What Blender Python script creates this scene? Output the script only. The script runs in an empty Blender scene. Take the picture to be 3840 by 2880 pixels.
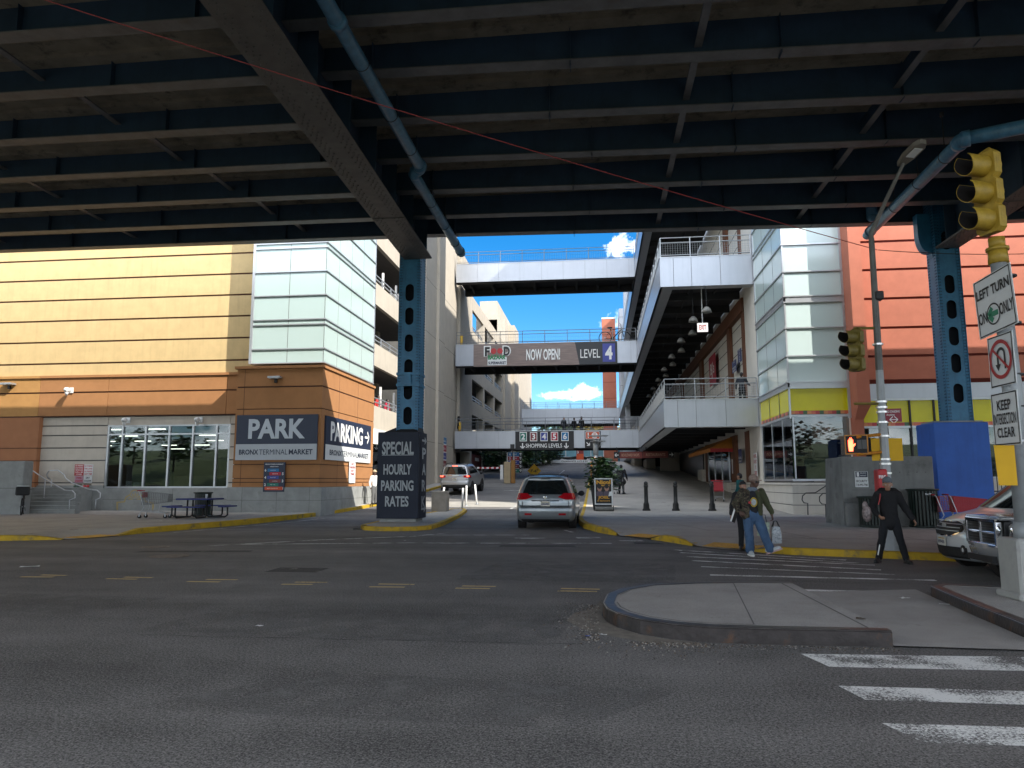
import bpy, bmesh, math, random
from mathutils import Vector, Matrix, noise
import numpy as np
random.seed(7)
S = bpy.context.scene
COL = S.collection
# ------------------------------------------------------------------ camera, sky, sun, exposure
H = 1.65
FL, YAW, PIT, ROL = 2748.9, math.radians(6.7184), math.radians(7.6007), math.radians(-.0744)
_f = Vector((-math.sin(YAW)*math.cos(PIT), math.cos(YAW)*math.cos(PIT), math.sin(PIT)))
_r = _f.cross(Vector((0, 0, 1))).normalized(); _u = _r.cross(_f)
RT = _r*math.cos(ROL)+_u*math.sin(ROL); UP = _u*math.cos(ROL)-_r*math.sin(ROL)
cam = bpy.data.cameras.new("camera"); camo = bpy.data.objects.new("camera", cam); COL.objects.link(camo)
camo.matrix_world = Matrix(((RT.x, UP.x, -_f.x, 0), (RT.y, UP.y, -_f.y, 0), (RT.z, UP.z, -_f.z, H), (0, 0, 0, 1)))
cam.sensor_width = 36; cam.lens = 36*FL/3840; cam.clip_start = .05; cam.clip_end = 3000
S.camera = camo
S.view_settings.view_transform = 'Standard'; S.view_settings.look = 'None'; S.view_settings.gamma = 1
S.view_settings.exposure = 1.55
SUNV = Vector((1.06, -.70, 1.0)).normalized()           # towards the sun
ELEV = math.asin(SUNV.z); AZ = math.atan2(SUNV.x, SUNV.y)
w = bpy.data.worlds.new("World"); S.world = w; w.use_nodes = True
nt = w.node_tree; nt.nodes.clear()
def N(t, kind, **k):
    n = t.nodes.new(kind)
    for a, b in k.items():
        if a.startswith('i_'): n.inputs[a[2:].replace('_', ' ')].default_value = b
        else: setattr(n, a, b)
    return n
out = N(nt, 'ShaderNodeOutputWorld'); bg = N(nt, 'ShaderNodeBackground'); bg.inputs[1].default_value = .105
sky = N(nt, 'ShaderNodeTexSky', sky_type='NISHITA', sun_disc=False, sun_elevation=ELEV, sun_rotation=AZ, altitude=0, air_density=.9, dust_density=.35, ozone_density=3.2)
tc = N(nt, 'ShaderNodeTexCoord')
# clouds: a few noisy ellipses by direction, plus an added unseen bank behind the camera
def mth(op, a, b=None, t=None, clamp=False):
    t = t or nt
    n = t.nodes.new('ShaderNodeMath'); n.operation = op; n.use_clamp = clamp
    for i, q in enumerate((a, b)):
        if q is None: continue
        if isinstance(q, (int, float)): n.inputs[i].default_value = q
        else: t.links.new(q, n.inputs[i])
    return n.outputs[0]
nz = N(nt, 'ShaderNodeTexNoise', i_Scale=9.0, i_Detail=8.0, i_Roughness=.6); nt.links.new(tc.outputs['Generated'], nz.inputs['Vector'])
nzf = N(nt, 'ShaderNodeTexNoise', i_Scale=42.0, i_Detail=6.0, i_Roughness=.62); nt.links.new(tc.outputs['Generated'], nzf.inputs['Vector'])
sep = N(nt, 'ShaderNodeSeparateXYZ'); nt.links.new(tc.outputs['Generated'], sep.inputs[0])
mask = None
def dirof(u, v):
    s = 3840/2212
    return (RT*(u*s-1920)-UP*(v*s-1440)+_f*FL).normalized()
for (u, v, wx, wz, st) in ((1268, 848, .035, .011, 1.0), (1215, 852, .03, .007, .7), (1338, 530, .018, .02, 1.0), (1180, 1000, .2, .02, .45), (1390, 690, .05, .012, .5)):
    d = dirof(u, v)
    dx = mth('DIVIDE', mth('SUBTRACT', sep.outputs[0], d.x), wx); dz = mth('DIVIDE', mth('SUBTRACT', sep.outputs[2], d.z), wz)
    r2 = mth('SQRT', mth('ADD', mth('MULTIPLY', dx, dx), mth('MULTIPLY', dz, dz)))
    front = mth('GREATER_THAN', sep.outputs[1], 0.0)
    e = mth('MULTIPLY', mth('SUBTRACT', mth('ADD', 1.05, mth('MULTIPLY', mth('SUBTRACT', nzf.outputs[0], .5), 3.2)), r2), .95, clamp=True)
    e = mth('MULTIPLY', mth('MULTIPLY', e, st), front)
    mask = e if mask is None else mth('MAXIMUM', mask, e)
back = mth('MULTIPLY', mth('MULTIPLY', mth('SUBTRACT', nz.outputs[0], .38), 5.0, clamp=True), mth('LESS_THAN', sep.outputs[1], -.05))  # unseen bright clouds at the camera's back, added to lift the shaded foreground
mask = mth('MAXIMUM', mask, mth('MULTIPLY', back, 1.0))
mx = N(nt, 'ShaderNodeMixRGB'); mx.inputs[2].default_value = (14, 14.4, 15, 1)
hs = N(nt, 'ShaderNodeHueSaturation', i_Saturation=1.42, i_Value=.74)
nt.links.new(sky.outputs[0], hs.inputs['Color'])
nt.links.new(mask, mx.inputs[0]); nt.links.new(hs.outputs[0], mx.inputs[1]); nt.links.new(mx.outputs[0], bg.inputs[0]); nt.links.new(bg.outputs[0], out.inputs[0])
sun = bpy.data.lights.new("sun", 'SUN'); sun.energy = 2.7; sun.angle = math.radians(.5); sun.color = (1, .945, .86)
suno = bpy.data.objects.new("sun", sun); COL.objects.link(suno); suno.rotation_euler = SUNV.to_track_quat('Z', 'Y').to_euler()
suno.location = (60, -40, 80)
S.cycles.max_bounces = 7; S.cycles.diffuse_bounces = 4; S.cycles.glossy_bounces = 4; S.cycles.transparent_max_bounces = 12
S.cycles.use_denoising = True; S.cycles.caustics_reflective = False; S.cycles.caustics_refractive = False
S.cycles.sample_clamp_indirect = 6

# ------------------------------------------------------------------ helpers
PXS = 3840/2212
def A(u, v, X=None, Y=None, Z=None):                  # a point of the place from where it is seen and one known plane
    d = RT*(u*PXS-1920)-UP*(v*PXS-1440)+_f*FL
    t = X/d.x if X is not None else Y/d.y if Y is not None else (Z-H)/d.z
    return Vector((0, 0, H))+d*t
def zr(y):                                             # road level
    if y < 27: return 0.0
    if y < 42.4: return .00195*(y-27)**2
    if y < 108: return .4625+.06*(y-42.4)
    return .4625+.06*65.6+.004*(y-108)
def zs(y):                                             # pavement level
    a = .15+.006*max(0, min(y, 34)-18)
    return max(a, zr(y)+.15)
RAMPS = ((-15.2, 20.9, 1.7), (1.05, 22.45, 1.3), (3.0, 18.95, 1.35))
def zsx(x, y):                                         # pavement with its kerb ramps
    z = zs(y)
    for a, b_, r in RAMPS:
        d = math.hypot(x-a, y-b_)/r
        if d < 1: k = min(1, (1-d)*2.2); z = z*(1-k)+(zr(y)+.018)*k
    return z
def lin(c):
    if isinstance(c, str):
        c = [int(c[i:i+2], 16)/255 for i in (1, 3, 5)]
        return tuple(((x+.055)/1.055)**2.4 if x > .04045 else x/12.92 for x in c)
    return tuple(c)
MATS = {}
def mat(name, col, rough=.7, metal=0., var=.12, scale=2.5, bump=0., bscale=60., spec=.5, emit=0., streak=0., dirt=None, dscale=1.2, dthr=.55, coat=0., alpha=1., speck=0., stretch=None):
    if name in MATS: return MATS[name]
    m = bpy.data.materials.new(name); m.use_nodes = True; t = m.node_tree; b = t.nodes['Principled BSDF']
    c = lin(col); b.inputs['Roughness'].default_value = rough; b.inputs['Metallic'].default_value = metal
    b.inputs['Specular IOR Level'].default_value = spec; b.inputs['Coat Weight'].default_value = coat
    co = N(t, 'ShaderNodeTexCoord'); vec = co.outputs['Object']
    if stretch:
        mp = N(t, 'ShaderNodeMapping'); mp.inputs['Scale'].default_value = stretch; t.links.new(vec, mp.inputs[0]); vec = mp.outputs[0]
    cur = None
    if var:
        n = N(t, 'ShaderNodeTexNoise', i_Scale=scale, i_Detail=6.0, i_Roughness=.62); t.links.new(vec, n.inputs['Vector'])
        rp = N(t, 'ShaderNodeValToRGB'); e = rp.color_ramp.elements
        e[0].position = .28; e[1].position = .74
        e[0].color = (*[x*(1-var) for x in c], 1); e[1].color = (*[min(1, x*(1+var*.8)) for x in c], 1)
        t.links.new(n.outputs[0], rp.inputs[0]); cur = rp.outputs[0]
    else:
        rg = N(t, 'ShaderNodeRGB'); rg.outputs[0].default_value = (*c, 1); cur = rg.outputs[0]
    def mul(fac_socket, amount, colr=(0, 0, 0)):
        nonlocal cur
        x = N(t, 'ShaderNodeMixRGB'); x.inputs[2].default_value = (*colr, 1)
        t.links.new(mth('MULTIPLY', fac_socket, amount, t), x.inputs[0]); t.links.new(cur, x.inputs[1]); cur = x.outputs[0]
    if streak:
        mp = N(t, 'ShaderNodeMapping'); mp.inputs['Scale'].default_value = (3.1, 3.1, .22); t.links.new(co.outputs['Object'], mp.inputs[0])
        n = N(t, 'ShaderNodeTexNoise', i_Scale=1.6, i_Detail=5.0, i_Roughness=.6); t.links.new(mp.outputs[0], n.inputs['Vector'])
        mul(mth('MULTIPLY', mth('SUBTRACT', n.outputs[0], .5, t), 4.0, t, clamp=True), streak, [x*.35 for x in c])
    if speck:
        n = N(t, 'ShaderNodeTexNoise', i_Scale=140.0, i_Detail=2.0); t.links.new(co.outputs['Object'], n.inputs['Vector'])
        mul(mth('MULTIPLY', mth('SUBTRACT', n.outputs[0], .54, t), 9.0, t, clamp=True), speck, [min(1, x*2.6+.03) for x in c])
    if dirt:
        n = N(t, 'ShaderNodeTexNoise', i_Scale=dscale, i_Detail=9.0, i_Roughness=.68); t.links.new(co.outputs['Object'], n.inputs['Vector'])
        mul(mth('MULTIPLY', mth('SUBTRACT', n.outputs[0], dthr, t), 7.0, t, clamp=True), .85, lin(dirt))
    t.links.new(cur, b.inputs['Base Color'])
    if bump:
        n = N(t, 'ShaderNodeTexNoise', i_Scale=bscale, i_Detail=4.0); t.links.new(co.outputs['Object'], n.inputs['Vector'])
        bp = N(t, 'ShaderNodeBump', i_Strength=bump, i_Distance=.02); t.links.new(n.outputs[0], bp.inputs['Height']); t.links.new(bp.outputs[0], b.inputs['Normal'])
    if emit:
        t.links.new(cur, b.inputs['Emission Color']); b.inputs['Emission Strength'].default_value = emit
    m.use_backface_culling = False
    MATS[name] = m; return m
def glassmat(name, tint=(.75, .82, .82), refl=.10, rough=.012, dark=0.35):
    """window glass: a mirror-like coat by Fresnel over a tinted see-through body"""
    if name in MATS: return MATS[name]
    m = bpy.data.materials.new(name); m.use_nodes = True; t = m.node_tree; t.nodes.clear()
    o = N(t, 'ShaderNodeOutputMaterial'); g = N(t, 'ShaderNodeBsdfGlossy', i_Roughness=rough); tr = N(t, 'ShaderNodeBsdfTransparent')
    g.inputs[0].default_value = (.9, .93, .95, 1); tr.inputs[0].default_value = (*[x*dark for x in tint], 1)
    f = N(t, 'ShaderNodeFresnel', i_IOR=1.6); mixs = N(t, 'ShaderNodeMixShader')
    t.links.new(mth('ADD', f.outputs[0], refl, t, clamp=True), mixs.inputs[0]); t.links.new(tr.outputs[0], mixs.inputs[1]); t.links.new(g.outputs[0], mixs.inputs[2]); t.links.new(mixs.outputs[0], o.inputs[0])
    MATS[name] = m; return m

class MB:
    def __init__(self): self.v = []; self.f = []; self.m = []; self.mats = []; self.sm = []; self.cm = None; self.cs = False
    def use(self, m, smooth=False): self.cm = m; self.cs = smooth; return self
    def _mi(self):
        if self.cm not in self.mats: self.mats.append(self.cm)
        return self.mats.index(self.cm)
    def add(self, vs, fs, T=None):
        o = len(self.v); i = self._mi()
        self.v += [tuple(T @ Vector(p)) if T is not None else tuple(p) for p in vs]
        for f in fs: self.f.append(tuple(o+k for k in f)); self.m.append(i); self.sm.append(self.cs)
        return self
    def box(self, x0, x1, y0, y1, z0, z1, T=None):
        v = [(x, y, z) for z in (z0, z1) for y in (y0, y1) for x in (x0, x1)]
        return self.add(v, [(0, 2, 3, 1), (4, 5, 7, 6), (0, 1, 5, 4), (2, 6, 7, 3), (0, 4, 6, 2), (1, 3, 7, 5)], T)
    def rbox(self, x0, x1, y0, y1, z0, z1, r=.01, T=None):
        """box with chamfered edges"""
        r = min(r, (x1-x0)*.49, (y1-y0)*.49, (z1-z0)*.49)
        def ring(z, k): return [(x0+k, y0+r, z), (x0+r, y0+k, z), (x1-r, y0+k, z), (x1-k, y0+r, z), (x1-k, y1-r, z), (x1-r, y1-k, z), (x0+r, y1-k, z), (x0+k, y1-r, z)]
        vs = ring(z0, r)+ring(z0+r, 0)+ring(z1-r, 0)+ring(z1, r)
        fs = [tuple(range(7, -1, -1)), tuple(range(24, 32))]
        for l in range(3):
            for i in range(8): j = (i+1) % 8; fs.append((l*8+i, l*8+j, l*8+8+j, l*8+8+i))
        return self.add(vs, fs, T)
    def cyl(self, p0, p1, r, n=12, r2=None, caps=True, T=None):
        p0 = Vector(p0); p1 = Vector(p1); d = (p1-p0); r2 = r if r2 is None else r2
        q = d.to_track_quat('Z', 'Y'); a = q @ Vector((1, 0, 0)); b = q @ Vector((0, 1, 0)); vs = []
        for p, rr in ((p0, r), (p1, r2)):
            for i in range(n): t = 2*math.pi*i/n; vs.append(p+a*(rr*math.cos(t))+b*(rr*math.sin(t)))
        fs = [(i, (i+1) % n, n+(i+1) % n, n+i) for i in range(n)]
        if caps: fs += [tuple(range(n-1, -1, -1)), tuple(range(n, 2*n))]
        return self.add(vs, fs, T)
    def tube(self, pts, r, n=8, T=None, closed=False, caps=True):
        pts = [Vector(p) for p in pts]; rs = r if isinstance(r, (list, tuple)) else [r]*len(pts); vs = []; up = None
        for i, p in enumerate(pts):
            a = pts[i-1] if i > 0 else (pts[-1] if closed else p); b = pts[(i+1) % len(pts)] if (i < len(pts)-1 or closed) else p
            d = (b-a).normalized()
            if up is None: up = d.orthogonal().normalized()
            else: up = (up-d*up.dot(d)).normalized() if (up-d*up.dot(d)).length > 1e-6 else d.orthogonal().normalized()
            s = d.cross(up)
            for k in range(n): t = 2*math.pi*k/n; vs.append(p+up*(rs[i]*math.cos(t))+s*(rs[i]*math.sin(t)))
        m = len(pts); fs = []
        for i in range(m if closed else m-1):
            j = (i+1) % m
            for k in range(n): l = (k+1) % n; fs.append((i*n+k, i*n+l, j*n+l, j*n+k))
        if not closed and caps: fs += [tuple(range(n-1, -1, -1)), tuple(range((m-1)*n, m*n))]
        return self.add(vs, fs, T)
    def sph(self, c, r, n=10, m=7, T=None):
        rx, ry, rz = r if isinstance(r, (tuple, list)) else (r, r, r); vs = [(c[0], c[1], c[2]-rz)]
        for i in range(1, m):
            ph = -math.pi/2+math.pi*i/m
            for k in range(n): t = 2*math.pi*k/n; vs.append((c[0]+rx*math.cos(ph)*math.cos(t), c[1]+ry*math.cos(ph)*math.sin(t), c[2]+rz*math.sin(ph)))
        vs.append((c[0], c[1], c[2]+rz)); e = len(vs)-1
        fs = [(0, 1+(k+1) % n, 1+k) for k in range(n)]
        for i in range(m-2):
            for k in range(n): l = (k+1) % n; fs.append((1+i*n+k, 1+i*n+l, 1+(i+1)*n+l, 1+(i+1)*n+k))
        fs += [(e, 1+(m-2)*n+k, 1+(m-2)*n+(k+1) % n) for k in range(n)]
        return self.add(vs, fs, T)
    def prism(self, poly, a, d, T=None):
        """poly: 3-D points of a planar outline, extruded along the vector d"""
        d = Vector(d); p = [Vector(q) for q in poly]; n = len(p)
        vs = p+[q+d for q in p]
        return self.add(vs, [tuple(range(n-1, -1, -1)), tuple(range(n, 2*n))]+[(i, (i+1) % n, n+(i+1) % n, n+i) for i in range(n)], T)
    def quad(self, a, b, c, d): return self.add([a, b, c, d], [(0, 1, 2, 3)])
    def lathe(self, prof, c=(0, 0, 0), n=20, T=None):
        vs = []
        for (r, z) in prof:
            for k in range(n): t = 2*math.pi*k/n; vs.append((c[0]+r*math.cos(t), c[1]+r*math.sin(t), c[2]+z))
        fs = []
        for i in range(len(prof)-1):
            for k in range(n): l = (k+1) % n; fs.append((i*n+k, i*n+l, (i+1)*n+l, (i+1)*n+k))
        fs += [tuple(range(n-1, -1, -1)), tuple(range((len(prof)-1)*n, len(prof)*n))]
        return self.add(vs, fs, T)
    def strip(self, ring_list, closed=False):
        n = len(ring_list[0]); vs = [p for r in ring_list for p in r]; fs = []
        for i in range(len(ring_list)-1):
            for k in range(n if closed else n-1): l = (k+1) % n; fs.append((i*n+k, i*n+l, (i+1)*n+l, (i+1)*n+k))
        return self.add(vs, fs)
    def text(self, s, c, right, up, h, wd=None, bold=0., align='CENTER', depth=.0):
        vs, fs, (x0, x1, y0, y1) = glyphs(s, bold)
        k = h/max(y1-y0, 1e-6); kx = wd/(x1-x0) if wd else k; right = Vector(right); up = Vector(up); c = Vector(c)
        ox = (x0+x1)/2 if align == 'CENTER' else x0 if align == 'LEFT' else x1
        return self.add([c+right*((x-ox)*kx)+up*((y-(y0+y1)/2)*k) for x, y in vs], fs)
    def build(self, name, parent=None, wloc=True, bevel=0., link=True):
        me = bpy.data.meshes.new(name); off = Vector(world_of(parent)) if (parent is not None and wloc) else Vector((0, 0, 0))
        me.from_pydata([(x-off.x, y-off.y, z-off.z) for x, y, z in self.v], [], self.f)
        for m in self.mats: me.materials.append(m)
        me.polygons.foreach_set('material_index', self.m); me.polygons.foreach_set('use_smooth', self.sm); me.update()
        o = bpy.data.objects.new(name, me); COL.objects.link(o)
        if parent is not None: o.parent = parent
        if bevel:
            b = o.modifiers.new('edge', 'BEVEL'); b.width = bevel; b.segments = 2; b.limit_method = 'ANGLE'; b.angle_limit = math.radians(40)
        return o
_G = {}
def glyphs(s, bold):
    if (s, bold) in _G: return _G[(s, bold)]
    cu = bpy.data.curves.new('lettering', 'FONT'); cu.body = s; cu.size = 1; cu.offset = bold; cu.resolution_u = 3
    o = bpy.data.objects.new('lettering', cu); COL.objects.link(o); bpy.context.view_layer.update()
    me = o.evaluated_get(bpy.context.evaluated_depsgraph_get()).to_mesh()
    vs = [(v.co.x, v.co.y) for v in me.vertices]; fs = [tuple(p.vertices) for p in me.polygons]
    o.evaluated_get(bpy.context.evaluated_depsgraph_get()).to_mesh_clear(); bpy.data.objects.remove(o); bpy.data.curves.remove(cu)
    xs = [a for a, b in vs] or [0, 1]; ys = [b for a, b in vs] or [0, 1]
    _G[(s, bold)] = (vs, fs, (min(xs), max(xs), min(ys), max(ys))); return _G[(s, bold)]
def world_of(o):
    p = Vector((0, 0, 0))
    while o is not None: p += o.location; o = o.parent
    return p
def tag(o, label=None, cat=None, group=None, kind=None):
    for k, v in (('label', label), ('category', cat), ('group', group), ('kind', kind)):
        if v: o[k] = v
    return o
def thing(name, label, cat, loc=(0, 0, 0), rz=0., group=None):
    o = bpy.data.objects.new(name, None); COL.objects.link(o); o.location = loc; o.rotation_euler = (0, 0, rz); o.empty_display_size = .3
    return tag(o, label, cat, group)
def copy_tree(o, parent=None):
    c = o.copy(); COL.objects.link(c); c.parent = parent
    for ch in list(o.children): copy_tree(ch, c)
    return c
def setting(o): return tag(o, kind='structure')
X3, Y3, Z3 = Vector((1, 0, 0)), Vector((0, 1, 0)), Vector((0, 0, 1))
# ------------------------------------------------------------------ materials
STEEL = mat('deck steel', (.020, .048, .088), .62, var=.35, scale=1.2, dirt=(.022, .085, .19), dscale=.45, dthr=.62, streak=.3)
FLANGE = mat('flange steel', (.125, .130, .140), .55, var=.35, scale=2.0, dirt=(.10, .085, .07), dscale=1.6, dthr=.58)
RIVST = mat('riveted steel', (.10, .098, .095), .6, var=.3, scale=2.2, dirt=(.14, .11, .08), dscale=2.0, dthr=.62, bump=.2)
SLAB = mat('slab concrete', (.27, .245, .195), .9, var=.35, scale=1.3, bump=.3, dirt=(.05, .045, .04), dscale=2.0)
BLUEST = mat('blue column paint', (.032, .185, .345), .42, var=.25, scale=3.0, dirt=(.02, .05, .08), dscale=3.0, dthr=.62, streak=.3)
BLUEDK = mat('column inside', (.006, .010, .018), .8, var=.2)
PIPE = mat('blue pipe paint', (.07, .20, .33), .38, var=.3, scale=5.0, dirt=(.16, .18, .18), dscale=4, dthr=.62)
BOXBLUE = mat('bright blue paint', (.030, .125, .50), .6, var=.14, scale=1.5, streak=.25)
YELWALL = mat('yellow stucco', (.57, .415, .20), .88, var=.10, scale=1.6, bump=.12, bscale=45, streak=.16)
ORANGE = mat('orange stucco', (.37, .172, .066), .88, var=.09, scale=1.8, bump=.12, bscale=45)
ORANGE2 = mat('ochre stucco', (.43, .225, .072), .88, var=.09, scale=1.8, bump=.12, bscale=45)
ORPIL = mat('dark orange stucco', (.34, .145, .065), .88, var=.09, scale=1.8, bump=.12, bscale=45)
REDW = mat('salmon stucco', (.45, .150, .092), .88, var=.10, scale=1.8, bump=.12, bscale=45)
REVEAL = mat('reveal groove', (.10, .045, .03), .9, var=.1)
REVRED = mat('red reveal groove', (.14, .022, .014), .9, var=.1)
CREAM = mat('cream panel', (.52, .47, .40), .85, var=.08, scale=2.0, bump=.1, streak=.12)
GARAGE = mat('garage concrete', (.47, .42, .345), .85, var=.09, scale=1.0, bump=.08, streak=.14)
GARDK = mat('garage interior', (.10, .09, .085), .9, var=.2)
WHITEP = mat('white panel', (.66, .63, .57), .8, var=.06, scale=1.5, streak=.12)
CONC = mat('plinth concrete', (.30, .31, .30), .9, var=.22, scale=1.7, bump=.25, bscale=30, dirt=(.16, .16, .15), dscale=1.5, dthr=.6)
CONCJ = mat('joint', (.13, .13, .125), .95, var=.1)
ALU = mat('aluminium panel', (.43, .45, .485), .36, metal=.55, var=.05, scale=.9, streak=.10)
ALUF = mat('aluminium frame', (.50, .52, .54), .35, metal=.6, var=.05)
GALV = mat('galvanised steel', (.42, .44, .46), .4, metal=.6, var=.14, scale=9)
FROST = mat('frosted glass', (.45, .56, .53), .14, var=.025, scale=.4, spec=.7)
FROSTG = mat('green grey glass', (.36, .47, .46), .06, var=.04, scale=.4, spec=.9)
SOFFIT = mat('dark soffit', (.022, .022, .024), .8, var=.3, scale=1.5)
BROWN = mat('brown frame', (.155, .062, .030), .7, var=.12)
DARK = mat('dark metal', (.018, .018, .020), .5, var=.2)
BLACKP = mat('black paint', (.012, .013, .013), .35, var=.2)
RUBBER = mat('rubber', (.014, .014, .015), .85, var=.2)
WHITE = mat('white paint', (.78, .78, .76), .6, var=.05)
SIGNW = mat('sign white', (.70, .72, .72), .45, var=.05, scale=6, dirt=(.45, .46, .45), dscale=5, dthr=.63)
NAVY = mat('navy sign', (.020, .030, .060), .5, var=.08)
NAVYB = mat('navy banner', (.018, .024, .042), .75, var=.15, bump=.5, bscale=5)
SILV = mat('silver letter', (.52, .57, .62), .55, var=.04)
SIGNK = mat('sign black', (.012, .012, .013), .5, var=.1)
RED = mat('red paint', (.45, .018, .022), .4, var=.12)
CHROME = mat('chrome', (.75, .76, .78), .08, metal=1, var=0)
GLASSD = glassmat('shop glass', dark=.72, refl=.02)
GLASST = glassmat('tower glass', tint=(.7, .82, .80), dark=.6, refl=.16)
YGLASS = mat('yellow window film', (.70, .64, .008), .25, var=.05, spec=.3)
def asphalt():
    m = bpy.data.materials.new('asphalt'); m.use_nodes = True; t = m.node_tree; b = t.nodes['Principled BSDF']; co = N(t, 'ShaderNodeTexCoord'); O = co.outputs['Object']
    def ns(sc, det=5., ro=.6, vec=O): n = N(t, 'ShaderNodeTexNoise', i_Scale=sc, i_Detail=det, i_Roughness=ro); t.links.new(vec, n.inputs['Vector']); return n.outputs[0]
    def ctr(x, g): return mth('MULTIPLY', mth('SUBTRACT', x, .5, t), g, t)
    mp = N(t, 'ShaderNodeMapping'); mp.inputs['Scale'].default_value = (.06, .9, 1); t.links.new(O, mp.inputs[0])
    v = mth('ADD', 1.0, ctr(ns(.22, 4.), 1.5), t); v = mth('ADD', v, ctr(ns(1.7, 6., .7), .8), t); v = mth('ADD', v, ctr(ns(38., 2., .7), 3.2), t); v = mth('ADD', v, ctr(ns(80., 1.), 3.4), t); v = mth('ADD', v, ctr(ns(1.0, 3., .5, mp.outputs[0]), 1.1), t)
    v = mth('ADD', v, mth('MULTIPLY', mth('SUBTRACT', ns(62., 1.), .66, t), 9., t, clamp=True), t)
    # cracks and tar seams: thin cell borders of two sizes, broken up by noise
    nv = N(t, 'ShaderNodeTexNoise', i_Scale=1.3, i_Detail=5.0); t.links.new(O, nv.inputs['Vector']); mxv = N(t, 'ShaderNodeMixRGB', blend_type='ADD'); mxv.inputs[0].default_value = .45; t.links.new(O, mxv.inputs[1]); t.links.new(nv.outputs['Color'], mxv.inputs[2])
    for sc, wd, thr in ((.23, .0035, .54), (.62, .005, .58)):
        vo = N(t, 'ShaderNodeTexVoronoi', feature='DISTANCE_TO_EDGE', i_Scale=sc); t.links.new(mxv.outputs[0], vo.inputs['Vector'])
        c = mth('MULTIPLY', mth('SUBTRACT', wd, vo.outputs['Distance'], t), 160., t, clamp=True); k = mth('MULTIPLY', mth('SUBTRACT', ns(.5, 2.), thr-.06, t), 9., t, clamp=True)
        v = mth('MULTIPLY', v, mth('SUBTRACT', 1.0, mth('MULTIPLY', mth('MULTIPLY', c, k, t), .38, t), t), t)
    st = mth('MULTIPLY', mth('SUBTRACT', ns(.75, 5., .65), .62, t), 8., t, clamp=True); v = mth('MULTIPLY', v, mth('SUBTRACT', 1.0, mth('MULTIPLY', st, .30, t), t), t)
    v = mth('MAXIMUM', v, .25, t); cl = N(t, 'ShaderNodeMixRGB', blend_type='MULTIPLY'); cl.inputs[0].default_value = 1; cl.inputs[1].default_value = (.142, .136, .129, 1); cb = N(t, 'ShaderNodeCombineXYZ'); [t.links.new(v, cb.inputs[i]) for i in range(3)]; t.links.new(cb.outputs[0], cl.inputs[2]); t.links.new(cl.outputs[0], b.inputs['Base Color'])
    b.inputs['Roughness'].default_value = .86; bp = N(t, 'ShaderNodeBump', i_Strength=.5, i_Distance=.012); t.links.new(ns(60., 3.), bp.inputs['Height']); t.links.new(bp.outputs[0], b.inputs['Normal']); return m
ASPH = asphalt()
PAVE = mat('pavement concrete', (.38, .358, .325), .92, var=.2, scale=.8, bump=.25, bscale=60, dirt=(.17, .16, .15), dscale=1.6, dthr=.58, speck=.2)
ISLC = mat('island concrete', (.34, .325, .305), .93, var=.2, scale=1.2, bump=.4, bscale=80, dirt=(.10, .098, .092), dscale=5.5, dthr=.62, speck=.3)
KERBY = mat('yellow kerb paint', (.52, .33, .015), .75, var=.2, scale=3, dirt=(.17, .14, .07), dscale=3.4, dthr=.515)
KERBS = mat('steel faced kerb', (.060, .052, .050), .42, metal=.35, var=.4, scale=4, dirt=(.17, .080, .035), dscale=2.6, dthr=.55, bump=.3, bscale=20)
KERBT = mat('kerb stone', (.26, .25, .24), .9, var=.2, scale=3, bump=.3)
TACT = mat('tactile yellow', (.62, .36, .07), .8, var=.15, scale=4, dirt=(.3, .2, .1), dscale=4)

# ------------------------------------------------------------------ ground
def sheet(name, poly, zf, m, step=.5, lift=0.):
    bm = bmesh.new(); vs = [bm.verts.new((x, y, 0)) for x, y in poly]; bm.faces.new(vs)
    ys = [p[1] for p in poly]; y = min(ys)+step; x = max(-24, min(p[0] for p in poly)+.5)
    while x < min(14, max(p[0] for p in poly)):
        bmesh.ops.bisect_plane(bm, geom=bm.verts[:]+bm.edges[:]+bm.faces[:], plane_co=(x, 0, 0), plane_no=(1, 0, 0)); x += .55
    while y < max(ys):
        bmesh.ops.bisect_plane(bm, geom=bm.verts[:]+bm.edges[:]+bm.faces[:], plane_co=(0, y, 0), plane_no=(0, 1, 0)); y += .5 if y < 30 and step < 2 else 2.0
    bmesh.ops.triangulate(bm, faces=bm.faces[:])
    for v in bm.verts: v.co.z = zf(v.co.x, v.co.y)+lift
    bmesh.ops.recalc_face_normals(bm, faces=bm.faces[:])
    if sum(f.normal.z for f in bm.faces) < 0: bmesh.ops.reverse_faces(bm, faces=bm.faces[:])
    me = bpy.data.meshes.new(name); bm.to_mesh(me); bm.free(); me.materials.append(m)
    o = bpy.data.objects.new(name, me); COL.objects.link(o); return o
g = MB().use(ASPH); ysr = [-60, -20, 0, 8, 16, 24, 27]+[27+1.5*i for i in range(1, 12)]+[46, 60, 80, 100, 108, 112, 130, 160, 220, 400, 1500]
g.strip([[(-420, y, zr(y)), (-60, y, zr(y)), (-15, y, zr(y)), (0, y, zr(y)), (15, y, zr(y)), (60, y, zr(y)), (420, y, zr(y))] for y in ysr]); setting(g.build('road'))
PL = [(-60, 19.2), (-17.04, 19.51), (-15.3, 20.0), (-14.95, 21.0), (-14.8, 22.78), (-14.3, 24.97), (-13.75, 27.5), (-13.2, 32.0), (-12.55, 37.4), (-12.1, 42.0), (-11.9, 56), (-11.9, 66), (-13.08, 66), (-13.08, 34.4), (-60, 34.4)]
setting(sheet('pavement_north_block', PL, zsx, PAVE))
PR = [(.60, 23.0), (1.75, 21.2), (2.35, 19.65), (2.95, 18.75), (3.75, 18.15), (4.3, 17.62), (7.12, 16.62), (8.46, 16.2), (60, 10.0), (60, 110), (-.85, 110), (-.85, 30.0), (-.72, 28.0), (-.55, 26.6), (-.10, 24.7)]
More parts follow.
